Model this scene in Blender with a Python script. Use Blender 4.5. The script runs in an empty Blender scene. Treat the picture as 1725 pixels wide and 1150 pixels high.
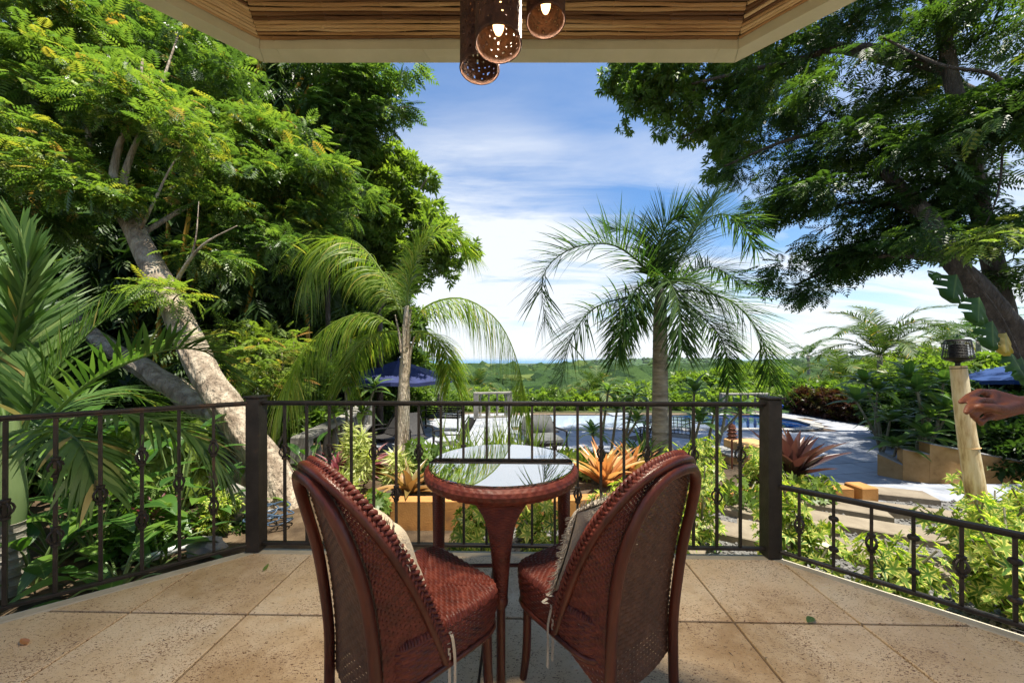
import bpy, bmesh, math, random
import numpy as np
from mathutils import Vector, Matrix, Euler, noise
random.seed(7); RNG = np.random.default_rng(7)
SC = bpy.context.scene
COL = SC.collection
PI = math.pi
# ------------------------------------------------------------------ survey of the place
# eye height 1.22 m above the terrace, lens 600 px (of 1725), horizon at row 604
CX, FP, HZ, H = 862.5, 600.0, 604.0, 1.22
def P(px, py, Y): return Vector(((px-CX)/FP*Y, Y, H-(py-HZ)/FP*Y))
def G(px, py, z):
    Y = (H-z)*FP/(py-HZ); return Vector(((px-CX)/FP*Y, Y, z))
# ------------------------------------------------------------------ camera, sky, sun, exposure
cam = bpy.data.objects.new('camera', bpy.data.cameras.new('camera')); COL.objects.link(cam)
cam.location = (0, 0, H); cam.rotation_euler = (PI/2, 0, 0)
cam.data.lens = 36*FP/1725; cam.data.sensor_width = 36; cam.data.shift_y = 29/1725
cam.data.clip_start = 0.02; cam.data.clip_end = 90000
SC.camera = cam
SUN_DIR = Vector((0.22, -0.12, 0.97)).normalized()
sun = bpy.data.objects.new('sun', bpy.data.lights.new('sun', 'SUN')); COL.objects.link(sun)
sun.data.energy = 4.4; sun.data.angle = math.radians(0.5); sun.data.color = (1.0, 0.94, 0.82)
sun.rotation_euler = (-SUN_DIR).to_track_quat('-Z', 'Y').to_euler(); sun.location = SUN_DIR*60
world = bpy.data.worlds.new('World'); SC.world = world; world.use_nodes = True
SC.view_settings.view_transform = 'Standard'; SC.view_settings.look = 'None'
SC.view_settings.exposure = 1.38; SC.view_settings.gamma = 1.0
SC.view_settings.use_curve_mapping = False
try:
    SC.cycles.max_bounces = 10; SC.cycles.transparent_max_bounces = 12
    SC.cycles.diffuse_bounces = 5; SC.cycles.sample_clamp_indirect = 6
    SC.cycles.use_denoising = True
except Exception: pass
def build_world():
    nt = world.node_tree; nt.nodes.clear(); N = nt.nodes.new; L = nt.links.new
    out = N('ShaderNodeOutputWorld'); bg = N('ShaderNodeBackground'); bg.inputs['Strength'].default_value = 0.08
    sky = N('ShaderNodeTexSky'); sky.sky_type = 'NISHITA'; sky.sun_disc = False
    sky.sun_elevation = math.asin(SUN_DIR.z); sky.sun_rotation = math.atan2(SUN_DIR.x, SUN_DIR.y)
    sky.altitude = 100; sky.air_density = 1.0; sky.dust_density = 0.6; sky.ozone_density = 2.0
    tc = N('ShaderNodeTexCoord'); sp = N('ShaderNodeSeparateXYZ'); L(tc.outputs['Generated'], sp.inputs[0])
    def m(op, a, b=None, clamp=False):
        n = N('ShaderNodeMath'); n.operation = op; n.use_clamp = clamp
        for i, v in enumerate((a, b)):
            if v is None: continue
            if isinstance(v, (int, float)): n.inputs[i].default_value = v
            else: L(v, n.inputs[i])
        return n.outputs[0]
    zz = m('ADD', m('MAXIMUM', sp.outputs[2], 0.0), 0.16)
    cb = N('ShaderNodeCombineXYZ'); L(m('DIVIDE', sp.outputs[0], zz), cb.inputs[0]); L(m('DIVIDE', sp.outputs[1], zz), cb.inputs[1])
    mp = N('ShaderNodeMapping'); mp.inputs['Rotation'].default_value = (0, 0, math.radians(-24)); mp.inputs['Scale'].default_value = (0.55, 1.5, 1); L(cb.outputs[0], mp.inputs[0])
    mp.inputs['Location'].default_value = (0.35, 0.2, 0)
    n1 = N('ShaderNodeTexNoise'); n1.inputs['Scale'].default_value = 1.5; n1.inputs['Detail'].default_value = 9; n1.inputs['Roughness'].default_value = 0.6; n1.inputs['Distortion'].default_value = 0.5
    L(mp.outputs[0], n1.inputs[0])
    n2 = N('ShaderNodeTexNoise'); n2.inputs['Scale'].default_value = 0.8; n2.inputs['Detail'].default_value = 4; L(cb.outputs[0], n2.inputs[0])
    r1 = N('ShaderNodeMapRange'); r1.inputs[1].default_value = 0.43; r1.inputs[2].default_value = 0.61; L(m('ADD', m('MULTIPLY', n1.outputs[0], 0.75), m('MULTIPLY', n2.outputs[0], 0.28)), r1.inputs[0])
    # a bank of thicker cloud low over the sea, thinning upwards
    low = N('ShaderNodeMapRange'); low.inputs[1].default_value = 0.62; low.inputs[2].default_value = 0.02; L(sp.outputs[2], low.inputs[0])
    fac = m('MULTIPLY', r1.outputs[0], m('ADD', m('MULTIPLY', low.outputs[0], 1.3), 0.12), clamp=True)
    fac = m('ADD', fac, m('MULTIPLY', m('POWER', low.outputs[0], 5.0), 0.55), clamp=True)
    # thicker cloud over the middle of the valley, as the photograph shows
    dt = N('ShaderNodeVectorMath'); dt.operation = 'DOT_PRODUCT'; L(tc.outputs['Generated'], dt.inputs[0]); dt.inputs[1].default_value = Vector((-0.06, 1.0, 0.20)).normalized()
    bk = N('ShaderNodeMapRange'); bk.interpolation_type = 'SMOOTHSTEP'; bk.inputs[1].default_value = 0.90; bk.inputs[2].default_value = 0.995; L(dt.outputs['Value'], bk.inputs[0])
    n3 = N('ShaderNodeTexNoise'); n3.inputs['Scale'].default_value = 1.7; n3.inputs['Detail'].default_value = 8; n3.inputs['Roughness'].default_value = 0.62; n3.inputs['Distortion'].default_value = 0.6; L(mp.outputs[0], n3.inputs[0])
    b3 = N('ShaderNodeMapRange'); b3.inputs[1].default_value = 0.34; b3.inputs[2].default_value = 0.57; L(n3.outputs[0], b3.inputs[0])
    fac = m('ADD', fac, m('MULTIPLY', m('MULTIPLY', bk.outputs[0], b3.outputs[0]), 0.95), clamp=True)
    fac = m('MULTIPLY', fac, 0.93)
    # denser air colour: deepen the blue a little between the clouds
    hs = N('ShaderNodeHueSaturation'); hs.inputs['Saturation'].default_value = 1.22; hs.inputs['Value'].default_value = 1.0; L(sky.outputs[0], hs.inputs['Color'])
    mx = N('ShaderNodeMix'); mx.data_type = 'RGBA'; L(fac, mx.inputs[0]); L(hs.outputs[0], mx.inputs[6]); mx.inputs[7].default_value = (4.9, 5.1, 5.35, 1)
    L(mx.outputs[2], bg.inputs[0]); L(bg.outputs[0], out.inputs[0])
build_world()
# ------------------------------------------------------------------ material helpers
def _mat(name):
    m = bpy.data.materials.new(name); m.use_nodes = True; nt = m.node_tree; nt.nodes.clear()
    o = nt.nodes.new('ShaderNodeOutputMaterial'); return m, nt, o
def ramp(nt, stops):
    r = nt.nodes.new('ShaderNodeValToRGB'); e = r.color_ramp.elements
    while len(e) < len(stops): e.new(0.5)
    for k, (p, c) in enumerate(stops): e[k].position = p; e[k].color = (*c, 1)
    return r
def surf(name, stops, rough=0.6, scale=8.0, detail=5.0, bump=0.15, bscale=None, metallic=0.0, spec=0.4, stretch=(1,1,1), rnd=0.0, coat=0.0, dist=0.002, rrough=0.0):
    """solid surface: colour by 3D noise, fine relief by bump, small change from piece to piece"""
    m, nt, o = _mat(name); N = nt.nodes.new; L = nt.links.new
    b = N('ShaderNodeBsdfPrincipled'); L(b.outputs[0], o.inputs[0])
    tc = N('ShaderNodeTexCoord'); mp = N('ShaderNodeMapping'); mp.inputs['Scale'].default_value = stretch; L(tc.outputs['Object'], mp.inputs[0])
    n = N('ShaderNodeTexNoise'); n.inputs['Scale'].default_value = scale; n.inputs['Detail'].default_value = detail; n.inputs['Roughness'].default_value = 0.62; L(mp.outputs[0], n.inputs[0])
    src = n.outputs[0]
    if rnd:
        oi = N('ShaderNodeObjectInfo'); mm = N('ShaderNodeMath'); mm.operation = 'MULTIPLY_ADD'; L(oi.outputs['Random'], mm.inputs[0]); mm.inputs[1].default_value = rnd; mm.inputs[2].default_value = -rnd/2
        ad = N('ShaderNodeMath'); L(src, ad.inputs[0]); L(mm.outputs[0], ad.inputs[1]); src = ad.outputs[0]
        adv = N('ShaderNodeVectorMath'); adv.operation = 'ADD'; L(tc.outputs['Object'], adv.inputs[0]); sc = N('ShaderNodeVectorMath'); sc.operation = 'SCALE'; L(oi.outputs['Random'], sc.inputs[3]); sc.inputs[0].default_value = (37, 53, 71); L(sc.outputs[0], adv.inputs[1]); L(adv.outputs[0], mp.inputs[0])
    r = ramp(nt, stops); L(src, r.inputs[0]); L(r.outputs[0], b.inputs['Base Color'])
    b.inputs['Roughness'].default_value = rough; b.inputs['Metallic'].default_value = metallic; b.inputs['Specular IOR Level'].default_value = spec
    if coat: b.inputs['Coat Weight'].default_value = coat; b.inputs['Coat Roughness'].default_value = 0.15
    if rrough:
        mr = N('ShaderNodeMapRange'); L(n.outputs[0], mr.inputs[0]); mr.inputs[1].default_value = 0.35; mr.inputs[2].default_value = 0.65; mr.inputs[3].default_value = rough-rrough; mr.inputs[4].default_value = rough+rrough; L(mr.outputs[0], b.inputs['Roughness'])
    if bump:
        n2 = N('ShaderNodeTexNoise'); n2.inputs['Scale'].default_value = bscale or scale*4; n2.inputs['Detail'].default_value = 6; L(mp.outputs[0], n2.inputs[0])
        bp = N('ShaderNodeBump'); bp.inputs['Strength'].default_value = bump; bp.inputs['Distance'].default_value = dist*5; L(n2.outputs[0], bp.inputs['Height']); L(bp.outputs[0], b.inputs['Normal'])
    return m
def leafmat(name, stops, trans=0.4, tcol=(1.25, 1.35, 0.5), rough=0.42, spec=0.35, vein=0.0, edge=None):
    """leaf: colour from each leaf's own tint, light let through from behind; edge = colour of a variegated margin"""
    m, nt, o = _mat(name); N = nt.nodes.new; L = nt.links.new
    b = N('ShaderNodeBsdfPrincipled'); b.inputs['Roughness'].default_value = rough; b.inputs['Specular IOR Level'].default_value = spec
    a = N('ShaderNodeAttribute'); a.attribute_name = 'tint'
    r = ramp(nt, stops); L(a.outputs['Fac'], r.inputs[0]); col = r.outputs[0]
    if edge or vein:
        uv = N('ShaderNodeUVMap'); s = N('ShaderNodeSeparateXYZ'); L(uv.outputs[0], s.inputs[0])
        d = N('ShaderNodeMath'); d.operation = 'SUBTRACT'; L(s.outputs[0], d.inputs[0]); d.inputs[1].default_value = 0.5
        ab = N('ShaderNodeMath'); ab.operation = 'ABSOLUTE'; L(d.outputs[0], ab.inputs[0])
        if edge:
            nz = N('ShaderNodeTexNoise'); nz.inputs['Scale'].default_value = 9; L(uv.outputs[0], nz.inputs[0])
            ad = N('ShaderNodeMath'); ad.operation = 'MULTIPLY_ADD'; L(nz.outputs[0], ad.inputs[0]); ad.inputs[1].default_value = 0.35; L(ab.outputs[0], ad.inputs[2])
            mr = N('ShaderNodeMapRange'); L(ad.outputs[0], mr.inputs[0]); mr.inputs[1].default_value = 0.34; mr.inputs[2].default_value = 0.46
            mx = N('ShaderNodeMix'); mx.data_type = 'RGBA'; L(mr.outputs[0], mx.inputs[0]); L(col, mx.inputs[6]); mx.inputs[7].default_value = (*edge, 1); col = mx.outputs[2]
        if vein:
            mr = N('ShaderNodeMapRange'); L(ab.outputs[0], mr.inputs[0]); mr.inputs[1].default_value = 0.0; mr.inputs[2].default_value = 0.05; mr.inputs[3].default_value = vein; mr.inputs[4].default_value = 0
            mx = N('ShaderNodeMix'); mx.data_type = 'RGBA'; L(mr.outputs[0], mx.inputs[0]); L(col, mx.inputs[6]); mx.inputs[7].default_value = (0.22, 0.28, 0.08, 1); col = mx.outputs[2]
            wv = N('ShaderNodeTexWave'); wv.bands_direction = 'Y'; wv.inputs['Scale'].default_value = 5; wv.inputs['Distortion'].default_value = 0.6
            ad2 = N('ShaderNodeMath'); ad2.operation = 'SUBTRACT'; L(s.outputs[1], ad2.inputs[0]); L(ab.outputs[0], ad2.inputs[1]); cbx = N('ShaderNodeCombineXYZ'); L(ad2.outputs[0], cbx.inputs[1]); L(cbx.outputs[0], wv.inputs[0])
            bp = N('ShaderNodeBump'); bp.inputs['Strength'].default_value = 0.25; bp.inputs['Distance'].default_value = 0.004; L(wv.outputs['Fac'], bp.inputs['Height']); L(bp.outputs[0], b.inputs['Normal'])
    L(col, b.inputs['Base Color'])
    t = N('ShaderNodeBsdfTranslucent'); mu = N('ShaderNodeMix'); mu.data_type = 'RGBA'; mu.blend_type = 'MULTIPLY'; mu.inputs[0].default_value = 1; mu.clamp_result = False
    L(col, mu.inputs[6]); mu.inputs[7].default_value = (*[c*1.5 for c in tcol], 1); L(mu.outputs[2], t.inputs[0])
    ms = N('ShaderNodeMixShader'); ms.inputs[0].default_value = trans; L(b.outputs[0], ms.inputs[1]); L(t.outputs[0], ms.inputs[2]); L(ms.outputs[0], o.inputs[0])
    return m
# ------------------------------------------------------------------ object helpers
def wloc(o):
    v = Vector((0,0,0))
    while o is not None: v += o.location; o = o.parent
    return v
def link(o, parent=None):
    COL.objects.link(o)
    if parent is not None:
        o.parent = parent; o.matrix_parent_inverse = Matrix.Translation(-wloc(parent))
    return o
def tag(o, label=None, cat=None, group=None, kind=None):
    if label: o['label'] = label
    if cat: o['category'] = cat
    if group: o['group'] = group
    if kind: o['kind'] = kind
    return o
def thing(name, label, cat, loc=(0,0,0), group=None):
    o = bpy.data.objects.new(name, None); o.empty_display_size = 0.1; o.location = loc; COL.objects.link(o)
    return tag(o, label, cat, group)
def copy_tree(o, parent=None):
    c = o.copy(); COL.objects.link(c)
    if parent is not None: c.parent = parent; c.matrix_parent_inverse = o.matrix_parent_inverse.copy()
    for ch in [x for x in bpy.data.objects if x.parent == o]: copy_tree(ch, c)
    return c
def spline(pts, n):
    """Catmull-Rom through pts (Vectors or tuples, any length)"""
    p = [np.array(q, float) for q in pts]
    if len(p) == 2: return [Vector(p[0]+(p[1]-p[0])*t) for t in np.linspace(0, 1, n)]
    p = [2*p[0]-p[1]]+p+[2*p[-1]-p[-2]]; m = len(p)-3; out = []
    for k in range(n):
        s = k/(n-1)*m; i = min(int(s), m-1); t = s-i; a, b, c, d = p[i:i+4]
        out.append(0.5*((2*b)+(-a+c)*t+(2*a-5*b+4*c-d)*t*t+(-a+3*b-3*c+d)*t**3))
    return [Vector(q) for q in out]
class MB:
    def __init__(s): s.v = []; s.f = []; s.uv = []; s.t = []
    def add(s, vs, fs, uvs=None, tint=0.5):
        o = len(s.v); s.v += [tuple(v) for v in vs]; s.f += [tuple(o+i for i in f) for f in fs]
        s.uv += list(uvs) if uvs is not None else [(0, 0)]*len(vs); s.t += [tint]*len(vs)
    def box(s, c, d, rz=0.0, bev=0.0, M=None):
        x, y, z = d[0]/2, d[1]/2, d[2]/2; b = min(bev, x*0.9, y*0.9, z*0.9)
        if b <= 0:
            vs = [Vector((sx*x, sy*y, sz*z)) for sz in (-1,1) for sx, sy in ((-1,-1),(1,-1),(1,1),(-1,1))]
            fs = [(3,2,1,0),(4,5,6,7),(0,1,5,4),(1,2,6,5),(2,3,7,6),(3,0,4,7)]
        else:
            vs = []
            for zz, k in ((-z,1),(-z+b,0),(z-b,0),(z,1)):
                e = b if k else 0
                vs += [Vector(q+(zz,)) for q in ((-x+e,-y+e),(x-e,-y+e),(x-e,y-e),(-x+e,y-e))] if k else [Vector(q+(zz,)) for q in ((-x,-y),(x,-y),(x,y),(-x,y))]
            fs = [(3,2,1,0),(12,13,14,15)]+[(r*4+i, r*4+(i+1)%4, r*4+4+(i+1)%4, r*4+4+i) for r in range(3) for i in range(4)]
        R = M if M is not None else Matrix.Rotation(rz, 3, 'Z')
        s.add([Vector(c)+R@v for v in vs], fs)
    def tube(s, pts, rad, n=8, caps=True, closed=False, twist=0.0, flat=None):
        pts = [Vector(p) for p in pts]; m = len(pts)
        if not hasattr(rad, '__len__'): rad = [rad]*m
        vs = []; prev = None; uvs = []; acc = 0
        for i, p in enumerate(pts):
            if closed: T = pts[(i+1) % m]-pts[i-1]
            else: T = pts[min(i+1, m-1)]-pts[max(i-1, 0)]
            T = T.normalized() if T.length > 1e-9 else Vector((0,0,1))
            if prev is None:
                a = Vector((0,0,1)) if abs(T.z) < 0.9 else Vector((1,0,0)); S = T.cross(a).normalized()
            else:
                S = prev-T*prev.dot(T); S = S.normalized() if S.length > 1e-6 else T.orthogonal().normalized()
            prev = S; B = T.cross(S); acc += 0 if i == 0 else (p-pts[i-1]).length
            for k in range(n):
                an = 2*PI*k/n+twist; r = rad[i]
                vs.append(p+S*math.cos(an)*r+B*math.sin(an)*r*(flat or 1)); uvs.append((k/n, acc))
        fs = []
        for i in range(m if closed else m-1):
            j = (i+1) % m
            for k in range(n): fs.append((i*n+k, i*n+(k+1) % n, j*n+(k+1) % n, j*n+k))
        if caps and not closed: fs.append(tuple(range(n-1, -1, -1))); fs.append(tuple((m-1)*n+k for k in range(n)))
        s.add(vs, fs, uvs)
    def lathe(s, prof, n=24, c=(0,0,0), cap=True, R=None):
        vs = []; c = Vector(c)
        for r, z in prof:
            for k in range(n):
                v = Vector((r*math.cos(2*PI*k/n), r*math.sin(2*PI*k/n), z)); vs.append(c+(R@v if R is not None else v))
        m = len(prof); fs = [(i*n+k, i*n+(k+1) % n, (i+1)*n+(k+1) % n, (i+1)*n+k) for i in range(m-1) for k in range(n)]
        if cap:
            if prof[0][0] > 1e-5: fs.append(tuple(range(n-1, -1, -1)))
            if prof[-1][0] > 1e-5: fs.append(tuple((m-1)*n+k for k in range(n)))
        s.add(vs, fs)
    def prism(s, poly, z0, z1):
        n = len(poly); vs = [(p[0], p[1], z0) for p in poly]+[(p[0], p[1], z1) for p in poly]
        s.add(vs, [tuple(range(n-1, -1, -1)), tuple(range(n, 2*n))]+[(i, (i+1) % n, n+(i+1) % n, n+i) for i in range(n)])
    def grid(s, fn, nu, nv, skip=None, uvs=(1, 1), closed_u=False, tint=0.5):
        vs = []; uv = []
        for j in range(nv+1):
            for i in range(nu+1):
                vs.append(fn(i/nu, j/nv)); uv.append((i/nu*uvs[0], j/nv*uvs[1]))
        fs = [(j*(nu+1)+i, j*(nu+1)+i+1, (j+1)*(nu+1)+i+1, (j+1)*(nu+1)+i) for j in range(nv) for i in range(nu) if not (skip and skip(i, j))]
        s.add(vs, fs, uv, tint)
    def mesh(s, name, mat, smooth=True, angle=40):
        me = bpy.data.meshes.new(name); me.from_pydata(s.v, [], s.f)
        me.polygons.foreach_set('use_smooth', [smooth]*len(me.polygons))
        uvl = me.uv_layers.new(name='UVMap'); li = np.zeros(len(me.loops), np.int32); me.loops.foreach_get('vertex_index', li)
        uvl.data.foreach_set('uv', np.array(s.uv, np.float32)[li].ravel())
        at = me.attributes.new('tint', 'FLOAT', 'POINT'); at.data.foreach_set('value', np.array(s.t, np.float32))
        if mat: me.materials.append(mat)
        if smooth and angle: me.set_sharp_from_angle(angle=math.radians(angle))
        me.update(); return me
    def build(s, name, mat, parent=None, smooth=True, angle=40):
        return link(bpy.data.objects.new(name, s.mesh(name, mat, smooth, angle)), parent)
def np_mesh(name, V, F, UV, tint, mat, parent=None):
    """V (n,3), F (m,4) quads; returns a linked object"""
    me = bpy.data.meshes.new(name); nv, nf = len(V), len(F); k = F.shape[1]
    me.vertices.add(nv); me.vertices.foreach_set('co', V.astype(np.float32).ravel())
    me.loops.add(nf*k); me.loops.foreach_set('vertex_index', F.astype(np.int32).ravel())
    me.polygons.add(nf); me.polygons.foreach_set('loop_start', np.arange(0, nf*k, k, dtype=np.int32))
    try: me.polygons.foreach_set('loop_total', np.full(nf, k, np.int32))
    except Exception: pass
    uvl = me.uv_layers.new(name='UVMap'); uvl.data.foreach_set('uv', UV[F.ravel()].astype(np.float32).ravel())
    at = me.attributes.new('tint', 'FLOAT', 'POINT'); at.data.foreach_set('value', tint.astype(np.float32))
    if mat: me.materials.append(mat)
    me.update(calc_edges=True); me.validate()
    return link(bpy.data.objects.new(name, me), parent)
def norm(a): return a/np.maximum(np.linalg.norm(a, axis=-1, keepdims=True), 1e-9)
def scatter(name, tmpl, pos, d, up, sc, tint, mat, parent=None, tj=0.06):
    TV, TF, TUV = tmpl; M = len(pos); n = len(TV)
    d = norm(d); S = norm(np.cross(d, up)); Z = np.cross(S, d)
    V = pos[:,None,:]+sc[:,None,None]*(TV[None,:,0:1]*S[:,None,:]+TV[None,:,1:2]*d[:,None,:]+TV[None,:,2:3]*Z[:,None,:])
    F = (TF[None]+(np.arange(M)*n)[:,None,None]).reshape(-1, TF.shape[1])
    UV = np.tile(TUV, (M, 1)); T = np.repeat(tint, n)+RNG.normal(0, tj, M*n)*0
    o = np_mesh(name, V.reshape(-1, 3), F, UV, np.clip(T, 0, 1), mat, parent)
    return tag(o, kind='stuff') if parent is not None else o
# leaf templates: axis +Y, face +Z
def leaf_q(w, L, o=(0,0,0), d=(0,1,0), fold=0.25, up=(0,0,1)):
    o = np.array(o, float); d = norm(np.array(d, float)); up = np.array(up, float); s = norm(np.cross(d, up)); z = np.cross(s, d)
    return [o, o+d*L*0.45+s*w/2+z*w*fold, o+d*L-z*L*0.12, o+d*L*0.45-s*w/2+z*w*fold]
UVQ = [(0.5, 0), (1, 0.45), (0.5, 1), (0, 0.45)]
def tm(quads):
    V = np.array([v for q in quads for v in q]); F = np.arange(len(V)).reshape(-1, 4); return V, F, np.array(UVQ*len(quads), float)
def t_pinnate(n=8, L=1.0, pl=0.36, w=0.06, droop=0.22):
    q = []
    for k in range(n):
        t = 0.12+0.88*k/(n-1); o = (0, t*L, -droop*t*t); ln = pl*(0.55+0.9*math.sin(PI*min(1, t*0.9+0.1)))*0.75
        for s in (-1, 1):
            q.append(leaf_q(w, ln, o, (s*math.sin(1.0), math.cos(1.0)*0.9, -0.18+0.1*random.random()), 0.2))
    q.append(leaf_q(w, pl*0.6, (0, L, -droop), (0, 1, -0.4)))
    return tm(q)
def t_bipinnate(n=5, m=7):
    """feathery: every pinna carries rows of small leaflets"""
    q = []
    for k in range(n):
        t = 0.18+0.82*k/(n-1); o = np.array((0, t, -0.25*t*t)); ln = 0.52*(0.5+math.sin(PI*min(1, t*0.85+0.12)))*0.62*random.uniform(.85, 1.15)
        for s in (-1, 1):
            d = norm(np.array((s*0.82, 0.62, -0.25+.2*random.random())))
            for j in range(m):
                u = 0.15+0.85*j/(m-1); oo = o+d*ln*u+np.array((0, 0, -0.06*u*u))
                for e in (-1, 1):
                    q.append(leaf_q(0.040, 0.078*(1.15-0.55*u), oo, norm(d*0.45+np.array((-e*d[1]*s, e*d[0]*s, -0.05))*0.9), 0.15))
    return tm(q)
def t_cluster(n=9, w=0.3, L=0.75, spread=1.0, droop=0.25):
    q = []
    for k in range(n):
        a = 2.4*k; r = spread*(0.35+0.65*(k/n)); y = 0.75*(1-k/n)
        q.append(leaf_q(w*(0.8+0.4*random.random()), L*(0.75+0.5*random.random()), (0, y*0.6, 0), (math.sin(a)*r, y*0.5+0.25, math.cos(a)*r*0.8-droop), 0.2))
    return tm(q)
def t_bamboo(n=12):
    q = []
    for k in range(n):
        t = k/n; s = (-1)**k
        q.append(leaf_q(0.085, 0.55*(0.7+0.5*random.random()), (0, t*0.8, -0.25*t*t), (s*(0.5+0.4*random.random()), 0.5, -0.55+0.7*random.random()-0.3), 0.15))
    return tm(q)
def t_whorl(n=7, w=0.42, L=1.0, droop=0.25):
    return tm([leaf_q(w, L*(0.85+0.3*random.random()), (0, 0, 0), (math.sin(2*PI*k/n), 0.25, math.cos(2*PI*k/n)-droop), 0.15, up=(0, 1, 0)) for k in range(n)])
PINN, BIPI, CLUS, BAMB, WHOR = t_pinnate(7, 1.0, .40, .10, .25), t_bipinnate(), t_cluster(), t_bamboo(), t_whorl()
def in_blobs(blobs, n, shell=0.55, seed=None):
    """points in ellipsoids (cx,cy,cz,rx,ry,rz), more of them towards the skin; returns pos, outward dir"""
    w = np.array([b[3]*b[4]*b[5] for b in blobs])**(2/3); idx = RNG.choice(len(blobs), n, p=w/w.sum()); B = np.array(blobs)[idx]
    u = norm(RNG.normal(size=(n, 3))); r = RNG.random(n)**(shell)
    r = 0.25+0.75*r; p = B[:,:3]+u*r[:,None]*B[:,3:]
    return p, norm(u/np.maximum(B[:,3:], 0.05))
def foliage(name, blobs, n, tmpl, size, mat, parent, droop=0.25, flatten=0.5, shell=0.5, tint=(0.5, 0.2), jit=0.45, svar=0.3, young=0.0, lean=None):
    p, u = in_blobs(blobs, n, shell)
    d = u.copy(); d[:,2] = d[:,2]*flatten-droop; d += RNG.normal(0, jit, (n, 3)); 
    if lean is not None: d += np.array(lean)
    up = np.tile((0, 0, 1.0), (n, 1))+RNG.normal(0, jit*0.7, (n, 3))+u*0.35
    t = np.clip(RNG.normal(tint[0], tint[1], n), 0, 0.9)
    if young: 
        k = RNG.random(n) < young; t[k] = 0.93+0.07*RNG.random(k.sum())
    s = size*(1-svar+2*svar*RNG.random(n))
    return scatter(name, tmpl, p, d, up, s, t, mat, parent)
def clumps(blobs, k, r=(.16, .34), flat=.4):
    """break large soft masses into many small flat leaf clumps"""
    out = []; w = np.array([b[3]*b[4]*b[5] for b in blobs])**(2/3); w = w/w.sum(); p, _ = in_blobs(blobs, k, .45)
    for q in p: s = random.uniform(*r); out.append((q[0], q[1], q[2], s, s*random.uniform(.7, 1.2), s*flat*random.uniform(.7, 1.3)))
    return out
def blobs_px(lst, zs=0.7, ys=0.9):
    """(px, py, Y, radius px) -> ellipsoids in metres"""
    out = []
    for px, py, Y, r in lst:
        c = P(px, py, Y); R = r*Y/FP; out.append((c.x, c.y, c.z, R, R*ys, R*zs))
    return out
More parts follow.
